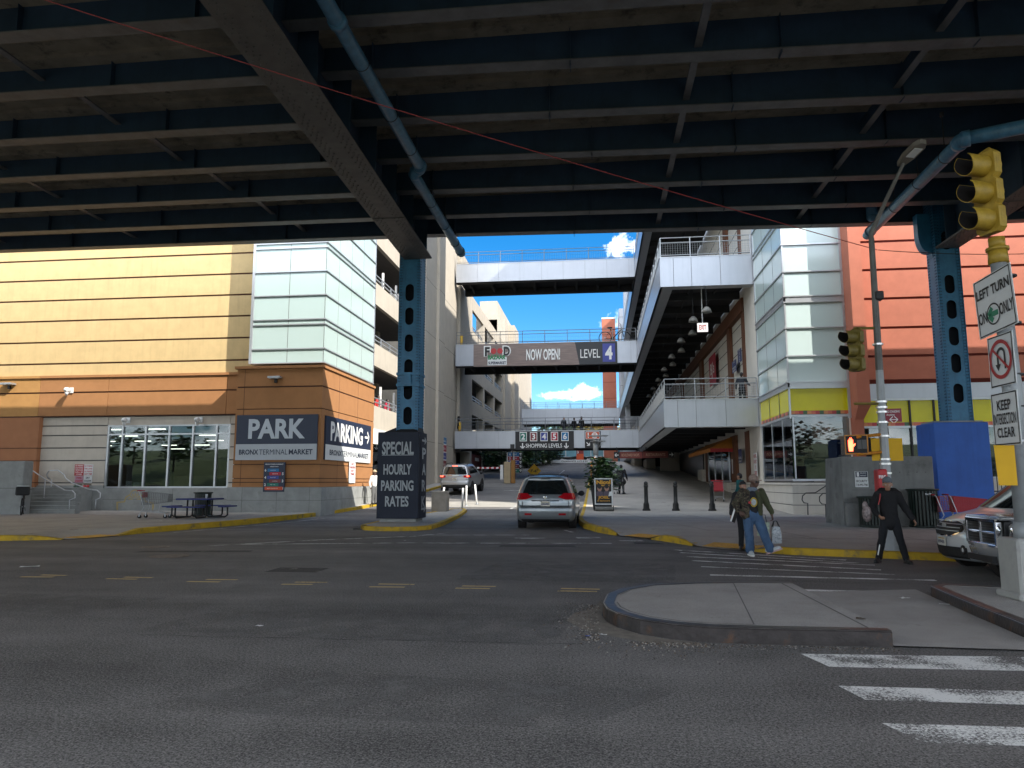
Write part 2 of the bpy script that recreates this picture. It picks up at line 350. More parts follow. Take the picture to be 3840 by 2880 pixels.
setting(sheet('pavement_mall_side', PR, zsx, PAVE))
def kerb(name, pts, m, w=.16, drops=(), top=None, base=None, ctop=None):
    """a kerb along pts; pavement lies to the left of the run; (i, h) in drops lowers the kerb at point i"""
    b = MB().use(m); rings = []; dr = dict(drops)
    for i, (x, y) in enumerate(pts):
        p = Vector((x, y)); a = Vector(pts[max(i-1, 0)]); c = Vector(pts[min(i+1, len(pts)-1)]); d = (c-a).normalized(); n = Vector((-d.y, d.x))
        zt = (top(y) if top else zsx(x, y))+.006; q = p+n*w
        rings.append([(p.x, p.y, (base or zr)(y)-.05), (p.x, p.y, zt-.02), (p.x+n.x*.02, p.y+n.y*.02, zt), (q.x, q.y, zt), (q.x, q.y, zt-.12)])
    b.strip(rings); return setting(b.build(name))
def dens(pts, s=1.5):
    r = [pts[0]]
    for a, b in zip(pts, pts[1:]):
        n = max(1, int(math.hypot(b[0]-a[0], b[1]-a[1])/s))
        r += [(a[0]+(b[0]-a[0])*i/n, a[1]+(b[1]-a[1])*i/n) for i in range(1, n+1)]
    return r
kerb('kerb', [(-60, 19.0), (-17.2, 19.35), (-16.2, 19.72), (-15.5, 19.98)], KERBY, drops=((3, .02),))
kerb('kerb', [(-14.86, 21.6), (-14.8, 22.6), (-14.45, 24.3), (-14.3, 24.97)]+dens([(-14.3, 24.97), (-13.75, 27.5), (-13.2, 32.0), (-12.55, 37.4), (-12.1, 42.0), (-11.9, 56), (-11.9, 65)])[1:], KERBY, drops=((0, .02),))
kerb('kerb', dens([(-.85, 108), (-.85, 30.0), (-.72, 28.0), (-.55, 26.6), (-.10, 24.7), (.2, 23.9)])+[(.5, 23.2)], KERBY, drops=())
kerb('kerb', [(1.45, 21.75), (1.75, 21.2), (2.05, 20.5), (2.35, 19.65)], KERBY, drops=((0, .02), (3, .02)))
kerb('kerb', [(3.55, 18.3), (4.0, 17.86), (4.3, 17.6), (5.5, 17.2), (7.12, 16.6), (8.46, 16.17), (20, 14.7), (60, 9.9)], KERBY, drops=((0, .02),))
kerb('kerb', dens([(-12.55, 66.0), (-12.4, 90), (-12.2, 108)], 4), KERBT)
# pavement joints and ramps are cut lines laid just above the slabs
j = MB().use(CONCJ)
def line(b, p, q, w, lift, zf, n=8):
    p = Vector(p); q = Vector(q); d = (q-p).normalized(); s = Vector((-d.y, d.x))*(w/2); rr = []
    for i in range(n+1):
        c = p.lerp(q, i/n); zz = (lambda X, Y: zsx(X, Y)) if zf is zs else (lambda X, Y: zf(Y)); rr.append([(c.x-s.x, c.y-s.y, zz(c.x-s.x, c.y-s.y)+lift), (c.x+s.x, c.y+s.y, zz(c.x+s.x, c.y+s.y)+lift)])
    b.strip(rr)
for k in range(8):
    y = 20.5+k*2.6; line(j, (-.2 if y > 24 else 3.2, y), (22, y-1.0), .03, .004, zs, 40)
for k in range(9): x = .9+k*2.5; line(j, (x, 34), (x+2.4, 19.5 if x > 1 else 23), .028, .0045, zs, 40)
for y in (22.8, 25.5, 28.4, 31.4): line(j, (-45, y-.3), (-15.2, y), .028, .004, zs, 4)
for k in range(11): line(j, (-17-k*2.6, 34), (-18.2-k*2.6, 20.2), .028, .0045, zs, 10)
setting(j.build('pavement_joint_lines'))
def tactile(name, quad):
    a, b, c, d = [Vector((x, y, 0)) for x, y in quad]; t = MB().use(TACT); n = 12
    for P_ in (a, b, c, d): P_.z = zsx(P_.x, P_.y)+.006
    t.quad(a, b, c, d)
    for i in range(n):
        for k in range(5):
            u = (i+.5)/n; v = (k+.5)/5; p = a.lerp(b, u).lerp(d.lerp(c, u), v); t.lathe([(.03, 0), (.026, .012), (.012, .014)], p, 6)
    return setting(t.build(name))
tactile('tactile_pavement_strip', ((-15.05, 20.35), (-14.75, 21.6), (-15.6, 21.75), (-15.95, 20.45)))
tactile('tactile_pavement_strip', ((.70, 22.85), (1.42, 21.7), (1.95, 22.2), (1.2, 23.3)))
tactile('tactile_pavement_strip', ((2.55, 19.45), (3.6, 18.35), (4.05, 18.85), (2.95, 19.95)))
# column island
YI = [(-8.45, 25.7), (-8.1, 24.95), (-7.45, 24.55), (-6.75, 24.55), (-6.2, 24.85), (-5.85, 25.5), (-5.9, 27.5), (-6.25, 33), (-6.55, 36.4), (-6.9, 37.3), (-7.4, 37.0), (-8.3, 33), (-8.6, 28)]
zi2 = lambda x, y: zi(y)
zi = lambda y: max(.14, zr(y)+.12)
setting(sheet('column_island_pavement', YI, zi2, PAVE))
kerb('kerb', YI+[YI[0], YI[1]], KERBY, top=zi)
# nose island in the foreground
IS = [(.02, 9.5), (.06, 9.1), (.18, 8.75), (.42, 8.4), (.75, 8.16), (1.1, 8.05), (1.6, 8.02), (2.9, 8.03), (2.81, 11.7), (2.0, 11.66), (1.39, 11.55), (.69, 11.25), (.28, 10.75), (.08, 10.2)]
z14 = lambda *a: .155
setting(sheet('traffic_island_pavement', IS, z14, ISLC))
setting(sheet('traffic_island_ramp', [(2.9, 8.0), (4.15, 7.95), (4.4, 8.5), (4.5, 9.5), (4.75, 12.1), (2.85, 11.6)], lambda *a: .022, ISLC))
k_ = kerb('kerb', IS[8:9]+IS[9:]+IS[:8], KERBS, top=z14, w=.14)
I2 = [(4.38, 8.2), (4.45, 8.9), (4.5, 9.6), (4.62, 10.8), (4.72, 11.5), (5.0, 11.75), (9, 10.9), (40, 8.0), (40, 6.0), (9, 7.8), (4.9, 8.05)]
setting(sheet('traffic_island_pavement', I2, z14, ISLC))
kerb('kerb', [I2[0]]+[I2[-1]]+I2[-2:5:-1]+I2[5:0:-1]+[I2[0]], KERBS, top=z14, w=.14) if False else kerb('kerb', [(9, 10.9), (5.0, 11.75), (4.72, 11.5), (4.62, 10.8), (4.5, 9.6), (4.45, 8.9), (4.38, 8.2), (4.9, 8.05), (9, 7.8), (40, 6.0)], KERBS, top=z14, w=.14)

# ------------------------------------------------------------------ worn road paint
def paint(name, col, wear=.5, scale=26., fine=90.):
    m = bpy.data.materials.new(name); m.use_nodes = True; t = m.node_tree; b = t.nodes['Principled BSDF']; b.inputs['Roughness'].default_value = .8
    b.inputs['Base Color'].default_value = (*col, 1); co = N(t, 'ShaderNodeTexCoord')
    n1 = N(t, 'ShaderNodeTexNoise', i_Scale=scale, i_Detail=8.0, i_Roughness=.75); n2 = N(t, 'ShaderNodeTexNoise', i_Scale=2.2, i_Detail=3.0)
    for n in (n1, n2): t.links.new(co.outputs['Object'], n.inputs['Vector'])
    s = mth('ADD', mth('MULTIPLY', n1.outputs[0], .75, t), mth('MULTIPLY', n2.outputs[0], .45, t), t)
    t.links.new(mth('MULTIPLY', mth('SUBTRACT', s, wear, t), 14., t, clamp=True), b.inputs['Alpha']); return m
PW = paint('worn white paint', (.80, .80, .77), .535, 48.); PW2 = paint('old white paint', (.52, .52, .50), .54, 14.); PY = paint('worn yellow paint', (.60, .44, .20), .47, 18.)
def stripe(b, pts, lift=.004): b.add([(x, y, zr(y)+lift) for x, y in pts], [tuple(range(len(pts)))])
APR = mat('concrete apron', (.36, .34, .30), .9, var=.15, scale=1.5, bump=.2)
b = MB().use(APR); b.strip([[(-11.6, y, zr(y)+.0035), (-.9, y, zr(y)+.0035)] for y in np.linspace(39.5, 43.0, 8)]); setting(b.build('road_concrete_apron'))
b = MB().use(PW)
for q in (((1.90, 7.62), (2.02, 7.13), (3.68, 7.17), (9, 7.3), (9, 7.78), (3.9, 7.72)), ((1.90, 6.50), (1.98, 6.12), (3.11, 6.12), (9, 6.2), (9, 6.6), (3.2, 6.50)), ((1.90, 5.56), (2.02, 5.20), (2.7, 5.2), (9, 5.3), (9, 5.65), (2.8, 5.58)), ((1.9, 4.5), (2.0, 4.15), (9, 4.2), (9, 4.6))):
    c_ = [Vector((x, y)) for x, y in q]; stripe(b, [tuple(p) for p in c_])
setting(b.build('road_markings_crosswalk'))
b = MB().use(PW)
def lstripe(b, p, q, w, lift=.004, n=6): line(b, p, q, w, lift, zr, n)
for p, q, w in (((1.79, 18.55), (5.15, 16.55), .16), ((1.86, 17.85), (5.22, 15.98), .14), ((1.89, 16.95), (5.40, 15.62), .14), ((1.91, 16.1), (5.22, 14.8), .16), ((1.93, 13.7), (5.58, 13.37), .17), ((3.1, 11.95), (4.6, 11.86), .2), ((1.95, 15.0), (5.2, 14.1), .10)): lstripe(b, p, q, w)
setting(b.build('road_markings_crosswalk'))
b = MB().use(PY)
for p, q in (((-10.15, 12.14), (-9.55, 12.18)), ((-9.98, 12.42), (-9.48, 12.40)), ((-8.47, 12.07), (-7.9, 12.06)), ((-8.3, 12.30), (-7.76, 12.28)), ((-6.88, 11.88), (-6.3, 11.88)), ((-6.7, 12.16), (-6.15, 12.18)), ((-5.16, 11.73), (-4.65, 11.76)), ((-5.05, 12.0), (-4.5, 12.02)), ((-3.65, 11.60), (-3.08, 11.62)), ((-3.6, 11.93), (-3.0, 11.93)), ((-2.26, 11.60), (-1.72, 11.61)), ((-2.2, 11.85), (-1.66, 11.85)), ((-.66, 11.48), (-.06, 11.48)), ((-.62, 11.74), (-.02, 11.72)), ((-11.9, 12.3), (-11.3, 12.3)), ((-11.7, 12.56), (-11.2, 12.56))): lstripe(b, p, q, .10, n=1)
setting(b.build('road_markings_centre_dashes'))
b = MB().use(PW2)
for p, q, w in (((-10.3, 18.3), (-8.0, 20.7), .22), ((-8.0, 20.7), (-5.7, 22.3), .22), ((-5.7, 22.3), (-4.9, 24.0), .2), ((-5.4, 22.9), (-2.2, 23.2), .2), ((-9.5, 19.0), (-5.6, 19.85), .2), ((-5.6, 19.85), (.3, 20.3), .26), ((-.7, 22.2), (.0, 22.3), .5), ((.55, 21.2), (1.2, 21.3), .5), ((-2.5, 21.8), (-1.6, 21.9), .5), ((-1.2, 25.6), (-.9, 24.6), .12), ((-14.0, 23.2), (-12.2, 32), .12), ((-4.6, 38.4), (-4.5, 43), .14), ((-4.45, 46), (-4.3, 51), .14), ((-4.2, 56), (-3.9, 84), .16), ((-6.7, 52), (-3.3, 52), .3), ((-11.3, 57), (-9.2, 54), .2)): lstripe(b, p, q, w, n=10)
setting(b.build('road_markings_lane_lines'))
def manhole(x, y, r):
    b = MB().use(mat('manhole iron', (.16, .135, .115), .6, metal=.4, var=.35, scale=12, bump=.8, bscale=40)); z = zr(y)
    b.lathe([(r, .003), (r, .010), (r*.93, .014), (r*.9, .008), (.001, .009)], (x, y, z), 28)
    for i in range(9):
        for k in range(9):
            px, py = (i-4)*r*.2, (k-4)*r*.2
            if px*px+py*py < (r*.84)**2: b.box(x+px-r*.06, x+px+r*.06, y+py-r*.03, y+py+r*.03, z+.008, z+.014)
    return b.build('manhole_cover')
tag(manhole(-9.62, 15.83, .42), 'round iron manhole cover with worn rim in the road, the nearer one', 'manhole cover', 'manhole covers in the road')
tag(manhole(-11.35, 17.98, .38), 'round iron manhole cover in the road, the one closer to the kerb', 'manhole cover', 'manhole covers in the road')
# ------------------------------------------------------------------ elevated road
V = thing('elevated_road', 'dark steel elevated road crossing overhead on blue riveted columns', 'overpass', (-6.7, 28, 0))
YG = [28.72, 26.6, 24.15, 21.6, 19.05, 16.6, 14.2, 11.8, 9.4, 7.0, 4.6, 2.2, -.2, -2.6, -4.9]
ZT = 12.52
def zg(x): return 11.52-.004*(x+5) if x > -6.7 else 11.80-.006*(x+14)*.9
for i, y in enumerate(YG):
    for (x0, x1) in ((-60, -6.72-(y-11.8)*.026), (-6.60-(y-11.8)*.026, 12.88), (12.92, 60)):
        zb0, zb1 = (zg(x0), zg(x1-.1)) if x0 > -50 else (zg(-30)+.12, zg(-6.8))
        if x0 > 12: zb0 = zb1 = zg(12.6)-.06
        b = MB().use(STEEL)
        def sl(ya, yb, za, zb, m):                       # a slightly graded plate
            b.use(m); b.add([(x0, ya, zb0+za), (x1, ya, zb1+za), (x1, yb, zb1+za), (x0, yb, zb0+za), (x0, ya, zb0+zb if zb < 5 else zb), (x1, ya, zb1+zb if zb < 5 else zb), (x1, yb, zb1+zb if zb < 5 else zb), (x0, yb, zb0+zb if zb < 5 else zb)], [(0, 3, 2, 1), (4, 5, 6, 7), (0, 1, 5, 4), (1, 2, 6, 5), (2, 3, 7, 6), (3, 0, 4, 7)])
        sl(y-.2, y+.2, 0, .03, FLANGE); sl(y-.012, y+.012, .03, ZT-.0, STEEL)
        x = x0+1.3 if x0 > -50 else -32.0
        b.use(STEEL)
        while x < min(x1, 20):
            zz = zg(x) if x0 < 12 else zb0
            b.box(x-.008, x+.008, y-.17, y-.013, zz+.032, ZT-.02); b.box(x-.008, x+.008, y+.013, y+.15, zz+.032, ZT-.02); x += 4.3+.6*((i*7+int(x*3)) % 3)
        b.build('girder', V)
# diaphragm braces between girders
for i in range(len(YG)-1):
    for x in (-34, -26.2, -19.9-.42*i*0, -12.2-.45*i, 2.5-.9*0+.0*i, 7.9, 16):
        if i > 8: continue
        ya, yb = YG[i+1]+.013, YG[i]-.013; zz = zg(x) if x < 12.6 else zg(12.6)-.06
        b = MB().use(STEEL); b.box(x-.01, x+.01, ya, yb, zz+.40, ZT-.25); b.use(FLANGE).box(x-.09, x+.09, ya, yb, zz+.37, zz+.398); b.build('brace', V)
b = MB().use(SLAB); b.box(-60, 60, -5.4, 29.28, 12.64, 12.98)
for i, y in enumerate(YG):                               # haunches and precast seams
    b.box(-60, 60, y-.42, y+.42, ZT+.003, 12.638)
b.box(-60, 60, -5.4, -5.2, 12.982, 13.2); b.build('deck_slab', V)
def crossbeam(xc, y0, y1, zb, hw, skew=0.):
    sk = lambda m: setattr(m, 'v', [(x-(y-11.8)*skew, y, z) for x, y, z in m.v])
    b = MB().use(RIVST); b.box(xc-hw, xc+hw, y0, y1, zb, zb+.035); b.box(xc-hw*.97, xc+hw*.97, y1-4.6, y1-.02, zb-.022, zb-.001)
    b.use(STEEL); b.box(xc-.02, xc+.02, y0, y1, zb+.036, ZT-.02)
    y = y0+.8
    while y < y1: b.box(xc-hw*.9, xc-.021, y-.01, y+.01, zb+.04, ZT-.05); b.box(xc+.021, xc+hw*.9, y-.01, y+.01, zb+.04, ZT-.05); y += 2.42
    b.use(STEEL); b.box(xc+.021, xc+.15, y0, y1, zb+.036, zb+.17); b.box(xc-.15, xc-.021, y0, y1, zb+.036, zb+.17)
    sk(b); o = b.build('cross_beam', V)
    r = MB().use(RIVST, True)
    yy = max(y0, 8.0); k = 0
    while yy < y1-.1:
        for dx in ((-.78, -.52, .52, .78) if k % 2 else (-.62, -.36, .36, .62)):
            zz = zb-(.022 if yy > y1-4.6 else 0); r.lathe([(.026, -.0), (.024, -.010), (.012, -.018)][::-1], (xc+dx*hw, yy, zz), 6)
        yy += .155; k += 1
    sk(r); r.build('rivet', o)
crossbeam(-6.64, -5.2, 27.77, 10.5, .57, .026); crossbeam(12.9, -5.2, 27.87, 10.2, .42)
def slotplate(b, x0, x1, y0, y1, z0, z1, holes, hw, hh):
    """front plate with real oval openings: strips around each hole"""
    xc = (x0+x1)/2; zc = sorted(holes); zz = z0
    for h in zc:
        b.box(x0, x1, y0, y1, zz, h-hh)
        for sgn in (-1, 1):
            pts = [(xc+sgn*hw*math.sin(t), h-hh+hw*(1-math.cos(t))) for t in [math.pi/2*i/6 for i in range(7)]]
            pts += [(xc+sgn*hw*math.cos(t), h+hh-hw+hw*math.sin(t)) for t in [math.pi/2*i/6 for i in range(7)]]
            ed = x0 if sgn < 0 else x1
            for (xa, za), (xb, zb_) in zip(pts, pts[1:]):
                if abs(zb_-za) < 1e-6: continue
                q = [(xa, y0, za), (xb, y0, zb_), (ed, y0, zb_), (ed, y0, za)]; b.prism(q, None, (0, y1-y0, 0))
        zz = h+hh
    b.box(x0, x1, y0, y1, zz, z1)
def column(x0, x1, y0, y1, z0, z1, zs_, side):
    b = MB().use(BLUEST); hw = .168*(x1-x0)/.84
    slotplate(b, x0+.06, x1-.06, y0, y0+.02, z0, z1, zs_, hw, .35); slotplate(b, x0+.06, x1-.06, y1-.02, y1, z0, z1, zs_, hw, .35)
    for xa, xb in ((x0, x0+.02), (x1-.02, x1)): b.box(xa, xb, y0-.05, y1+.05, z0, z1)
    for xa, xb in ((x0+.02, x0+.13), (x1-.13, x1-.02)): b.box(xa, xb, y0-.018, y0-.001, z0, z1)
    b.use(BLUEDK); b.box((x0+x1)/2-.01, (x0+x1)/2+.01, y0+.3, y0+.32, z0, z1); b.box(x0+.021, x1-.021, (y0+y1)/2-.01, (y0+y1)/2+.01, z0, z1)
    o = b.build('column', V)
    r = MB().use(mat('rivet head', (.012, .07, .14), .5, var=.2)); z = z0+.08
    while z < z1:
        for x in (x0+.05, x0+.10, x1-.10, x1-.05): r.lathe([(.024, 0), (.021, .014), (.009, .020)], (0, 0, 0), 5, T=Matrix.Translation((x, y0-.018, z)) @ Matrix.Rotation(math.pi/2, 4, 'X'))
        xs_ = x0 if side < 0 else x1
        for yy in (y0+.02, y0+.10, y1-.10, y1-.02): r.lathe([(.024, 0), (.021, .014), (.009, .020)], (0, 0, 0), 5, T=Matrix.Translation((xs_, yy, z)) @ Matrix.Rotation(side*math.pi/2, 4, 'Y'))
        z += .115
    zz = z1-.1
    while zz > z1-1.9:
        for k in range(6): r.lathe([(.024, 0), (.021, .014), (.009, .020)], (0, 0, 0), 5, T=Matrix.Translation((x0+.17+k*(x1-x0-.34)/5, y0-.001, zz)) @ Matrix.Rotation(math.pi/2, 4, 'X'))
        for k in range(5): r.lathe([(.024, 0), (.021, .014), (.009, .020)], (0, 0, 0), 5, T=Matrix.Translation((xs_, y0+.08+k*(y1-y0-.16)/4+(.04 if int(zz*9) % 2 else 0), zz)) @ Matrix.Rotation(side*math.pi/2, 4, 'Y'))
        zz -= .12
    r.build('rivet', o)
    return o
hol = [A(883, v, Y=27.8).z for v in (632, 683, 741, 795, 844, 898)]
cl = column(-7.8, -6.95, 27.8, 28.62, .2, 12.5, hol, 1)
b = MB().use(BLUEST)
for v in (807, 831): z = A(883, v, Y=27.75).z; b.box(-7.84, -6.91, 27.73, 28.68, z-.05, z+.05)
b.box(-7.5, -7.25, 27.70, 27.73, A(883, 828, Y=27.7).z, A(883, 808, Y=27.7).z); b.build('column_band', cl)
hr = [A(2058, v, Y=27.8).z for v in (612, 667, 725, 784, 849, 517)]
column(12.48, 13.32, 27.9, 28.55, .2, 12.5, hr, -1)
b = MB().use(BLUEST); b.prism([(12.47, 28.05, 11.6), (12.0, 28.05, 11.6)]+[(12.44-.44*math.cos(t)**.7, 28.05, 10.85-.75*math.sin(t)) for t in [math.pi/2*i/10 for i in range(11)]]+[(12.47, 28.05, 9.9)], None, (0, .35, 0)); b.build('gusset', V)
b = MB().use(BOXBLUE); b.rbox(11.78, 13.62, 27.5, 28.95, .1, 3.72, .03); b.use(CONC).box(11.9, 13.5, 27.62, 28.8, 3.721, 3.78); b.build('column_base', V)
b = MB().use(CONC); b.rbox(-8.38, -6.93, 27.68, 28.7, .1, 3.5, .03); b.use(DARK).add([(-8.4, 27.65, 3.5), (-6.9, 27.65, 3.5), (-6.9, 28.75, 3.5), (-8.4, 28.75, 3.5), (-7.85, 27.85, 3.75), (-6.95, 27.85, 3.75), (-6.95, 28.6, 3.75), (-7.85, 28.6, 3.75)], [(0, 1, 5, 4), (1, 2, 6, 5), (2, 3, 7, 6), (3, 0, 4, 7), (4, 5, 6, 7)]); b.build('column_base', V)
# ------------------------------------------------------------------ the yellow store building with its corner tower
YW = 34.6
B1 = thing('market_building', 'yellow and orange store building with white glass corner tower and parking garage', 'building', (-17, 34, .2))
b = MB()
zc = [7.12, 7.76, 8.9, 10.03, 11.14, 12.24, 13.33, 14.45, 15.6, 16.8, 18.0, 19.2, 20.3]
for z0, z1 in zip(zc, zc[1:]): b.use(YELWALL).box(-60, -16.7, YW, YW+.4, z0+(.045 if z0 > 7.2 else 0), z1-.045)
b.use(REVEAL).box(-60, -16.7, YW+.05, YW+.39, 7.12, 20.3); b.build('upper_wall', B1)
b = MB()
XJ = [-60, -45.5, -36.9, -28.65, -24.83, -18.44, -17.31]
cols = [ORANGE2, ORANGE, ORANGE2, ORANGE, ORANGE, ORANGE]
for (x0, x1), m in zip(zip(XJ, XJ[1:]), cols):
    b.use(m)
    b.box(x0+.012, x1-.012, YW-.10, YW+.38, 6.27, 6.97); b.box(x0+.012, x1-.012, YW-.10, YW+.38, 5.03, 6.19)
    b.box(x0+.012, x1-.012, YW-.18, YW+.38, 6.99, 7.115)
b.use(REVEAL).box(-60, -17.31, YW-.05, YW+.37, 4.98, 7.1); b.build('orange_band', B1)
b = MB()
for z0, z1 in ((3.40, 4.95), (2.76, 3.36), (1.66, 2.72), (.3, 1.62)): b.use(ORPIL).box(-60, -28.4, YW-.25, YW+.3, z0, z1)
b.use(REVEAL).box(-60, -28.45, YW-.2, YW+.28, .2, 4.97); b.build('pilaster', B1)
b = MB(); zb = [.2, 1.63, 2.75, 3.39, 4.03, 4.52, 4.97]
for z0, z1 in zip(zb, zb[1:]):
    b.use(CREAM).box(-28.4, -24.80, YW+.0, YW+.3, z0+.03, z1-.03)
    b.box(-18.20, -17.2, YW, YW+.3, z0+.03, z1-.03)
b.box(-24.78, -18.22, YW, YW+.3, 4.53, 4.94); b.use(CONCJ).box(-28.4, -24.8, YW+.05, YW+.28, .2, 4.97); b.box(-18.2, -17.2, YW+.05, YW+.28, .2, 4.97); b.box(-24.8, -18.2, YW+.05, YW+.28, 4.5, 4.97)
b.build('shop_wall', B1)
b = MB().use(CONC); b.box(-24.72, -17.25, YW-.12, YW+.2, .05, 1.36); b.box(-28.4, -24.74, YW-.10, YW-.002, .05, 1.50); b.use(CONCJ); b.box(-24.7, -17.3, YW-.124, YW-.119, .80, .815); b.box(-21, -20.985, YW-.124, YW-.119, .05, 1.36); b.build('plinth', B1)
MUR = paint('faded ochre wall paint', (.42, .32, .14), .42, 9.) 
b = MB().use(MUR); m0 = lambda u, v: A(u*.25, 1500/1.736+v*.25, Y=YW-.128)
def band(pts, w): 
    P = [m0(*q) for q in pts]; Q = [m0(q[0]+(1165-q[0])*w/170, q[1]+w*.6) for q in pts]; b.strip([[p_, q_] for p_, q_ in zip(P, Q)])
band([(1005, 945), (1005, 880), (1070, 875), (1085, 835), (1120, 815), (1135, 785), (1165, 772), (1200, 785), (1225, 820), (1250, 845), (1265, 875), (1330, 885), (1330, 945)], 16)
for k in range(7):
    a = math.pi*(k+.5)/7; c_ = m0(1165, 865); e = Vector((math.cos(a), 0, math.sin(a))); f_ = Vector((-math.sin(a), 0, math.cos(a))); b.add([c_+e*.08, c_+e*.30+f_*.035, c_+e*.38, c_+e*.30-f_*.035], [(0, 1, 2, 3)])
b.build('painted_emblem', B1)
wn = MB().use(ALUF); xs = [-24.75, -23.98, -22.72, -21.45, -20.19, -18.93, -18.25]
for i, x in enumerate(xs): b_ = .05; wn.box(x-.045, x+.045, YW+.02, YW+.17, 1.39, 4.5)
for z in (1.37, 4.02, 4.46): wn.box(-24.79, -18.21, YW+.018, YW+.168, z, z+.075)
wo = wn.build('window', B1)
b = MB().use(GLASSD); b.box(-24.7, -18.3, YW+.09, YW+.10, 1.42, 4.46); b.build('pane', wo)
# the lit shop seen through the glass
SHOPW = mat('shop interior wall', (.10, .095, .09), .9, var=.1); SHOPF = mat('shop floor', (.08, .07, .06), .6, var=.1)
b = MB().use(SHOPW); b.box(-40, -17.4, 62, 62.2, .9, 4.85); b.box(-40.2, -40, YW+.41, 62, .9, 4.85); b.box(-17.4, -17.25, YW+.31, 62, .9, 4.85); b.use(SHOPF).box(-40, -17.4, YW+.41, 62, .85, .95); b.use(GARDK).box(-40, -17.4, YW+.41, 62, 4.7, 4.85); b.build('shop_room', B1)
b = MB().use(mat('lit tube', (1, .93, .78), .5, var=0, emit=2.6))
LT = b.cm
for i in range(8):
    for k in range(5):
        if (i*3+k*2) % 5 > 2: continue
        b = MB().use(LT); x = -37.6+i*2.6+(k*37 % 11)*.13; b.box(x, x+1.15, 37.4+k*4.6, 37.5+k*4.6, 4.5-.05*k, 4.55-.05*k); b.build('ceiling_light', B1)
b = MB().use(mat('counter wood', (.30, .20, .11), .5)); b.rbox(-23.6, -20.6, 38, 38.8, .95, 2.0, .02); b.build('counter', B1); b = MB().use(SHOPW).rbox(-20.2, -18.8, 39.5, 40.3, .95, 2.5, .02); b.build('shelf', B1); b = MB().use(NAVY); b.box(-21.9, -21.3, 35.0, 35.03, 1.45, 2.2); b.build('window_poster', B1); b = MB().use(WHITE); b.box(-23.7, -23.45, 34.75, 34.9, 1.42, 1.72); b.build('window_box', B1); b = MB().use(WHITE); b.box(-23.3, -23.0, 34.75, 34.9, 1.42, 1.65); b.build('window_box', B1)
# brown tower base
b = MB()
def ring_blocks(z0, z1, m, x0=-17.3, x1=-13.0, y0=33.3, y1=41.4, g=.0):
    b.use(m); b.box(x0+g, x1-g, y0+g, y1, z0, z1)
for z0, z1 in ((1.42, 1.62), (1.66, 1.80), (1.84, 2.46), (2.50, 5.10), (5.14, 6.15), (6.22, 7.05)): ring_blocks(z0, z1, ORANGE)
ring_blocks(7.07, 7.2, ORANGE, -17.4, -12.92, 33.2); ring_blocks(1.42, 7.06, REVEAL, g=.04)
b.use(REVEAL)
for x in (-16.9,): b.box(x-.01, x+.01, 33.294, 33.299, 1.45, 7.05)
for y in (35.6, 38.5): b.box(-12.999, -12.994, y-.01, y+.01, 1.45, 7.05)
b.build('tower_base', B1)
b = MB().use(CONC); b.box(-17.45, -12.84, 33.14, 41.4, .05, 1.41); b.use(CONCJ); b.box(-17.46, -12.836, 33.136, 41.4, .80, .815)
for x in (-16.7, -15.0, -13.4): b.box(x-.006, x+.006, 33.134, 33.139, .05, 1.41)
b.build('tower_plinth', B1)
# glass tower
b = MB().use(FROST); GT = (-16.76, -13.08, 33.5, 41.3); zt = [7.36, 8.05, 9.25, 9.5, 10.70, 11.90, 13.10, 13.35, 14.6, 15.8, 17.0, 18.2]
b.box(GT[0], GT[1], GT[2], GT[3], 7.36, 21); b.build('glass_tower', B1)
b = MB().use(ALUF)
for z in zt: b.box(GT[0]-.06, GT[1]+.07, GT[2]-.07, GT[3]+.02, z-.028, z+.028)
b.box(GT[0]-.07, GT[0]+.06, GT[2]-.075, GT[2]+.3, 7.36, 21); b.box(GT[1]-.08, GT[1]+.04, GT[3]-.1, GT[3]+.05, 7.3, 21); b.build('mullion', B1)
b = MB().use(CONCJ)
for x in (-14.92, GT[1]-.012): b.box(x-.012, x+.012, GT[2]-.004, GT[2]+.01, 7.4, 21)
for y in (35.3, 37.2, 39.15): b.box(GT[1]-.01, GT[1]+.004, y-.012, y+.012, 7.4, 21)
b.build('glass_joint', B1)
# parking garage behind the tower
GX = -13.25
b = MB().use(GARAGE)
for k, zt_ in enumerate((6.17, 9.92, 13.67, 17.42, 21.17)): b.box(GX-.25, GX, 41.35, 54, zt_-1.35, zt_)
b.box(-14.2, -13.04, 54, 66.2, .1, 26.0); b.box(-13.04, -12.80, 57.8, 60.0, .1, 26.0); b.box(-30, -13.5, 63.0, 66.2, 4.7, 21.2)
b.use(CONCJ)
for z in (4.75, 9, 13.2, 17.4): b.box(-13.05, -13.034, 54, 66.2, z-.015, z+.015); b.box(-12.81, -12.795, 57.79, 60.01, z-.015, z+.015)
b.build('garage_wall', B1)
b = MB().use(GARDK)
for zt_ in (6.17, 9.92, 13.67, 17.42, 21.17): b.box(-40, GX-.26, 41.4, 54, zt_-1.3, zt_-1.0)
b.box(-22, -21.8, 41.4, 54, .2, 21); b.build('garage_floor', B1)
b = MB().use(GARAGE)
for y in (44.5, 50.5):
    b.box(-16.2, -15.6, y-.3, y+.3, .2, 21)
b.use(WHITE)
for zt_ in (6.17, 13.67):
    for y in (42.9, 45.2, 48.3): b.box(GX-.6, GX-.48, y-.06, y+.06, zt_, zt_+1.5)
b.build('garage_post', B1)
for zt_ in (6.17, 9.92, 13.67):
    b = MB().use(GALV)
    for z in (.25, .5): b.box(GX-.10, GX-.04, 41.4, 54, zt_+z-.03, zt_+z+.03)
    for y in np.arange(41.6, 54, 1.9): b.box(GX-.12, GX-.03, y-.06, y+.06, zt_, zt_+.53)
    b.build('garage_railing', B1)
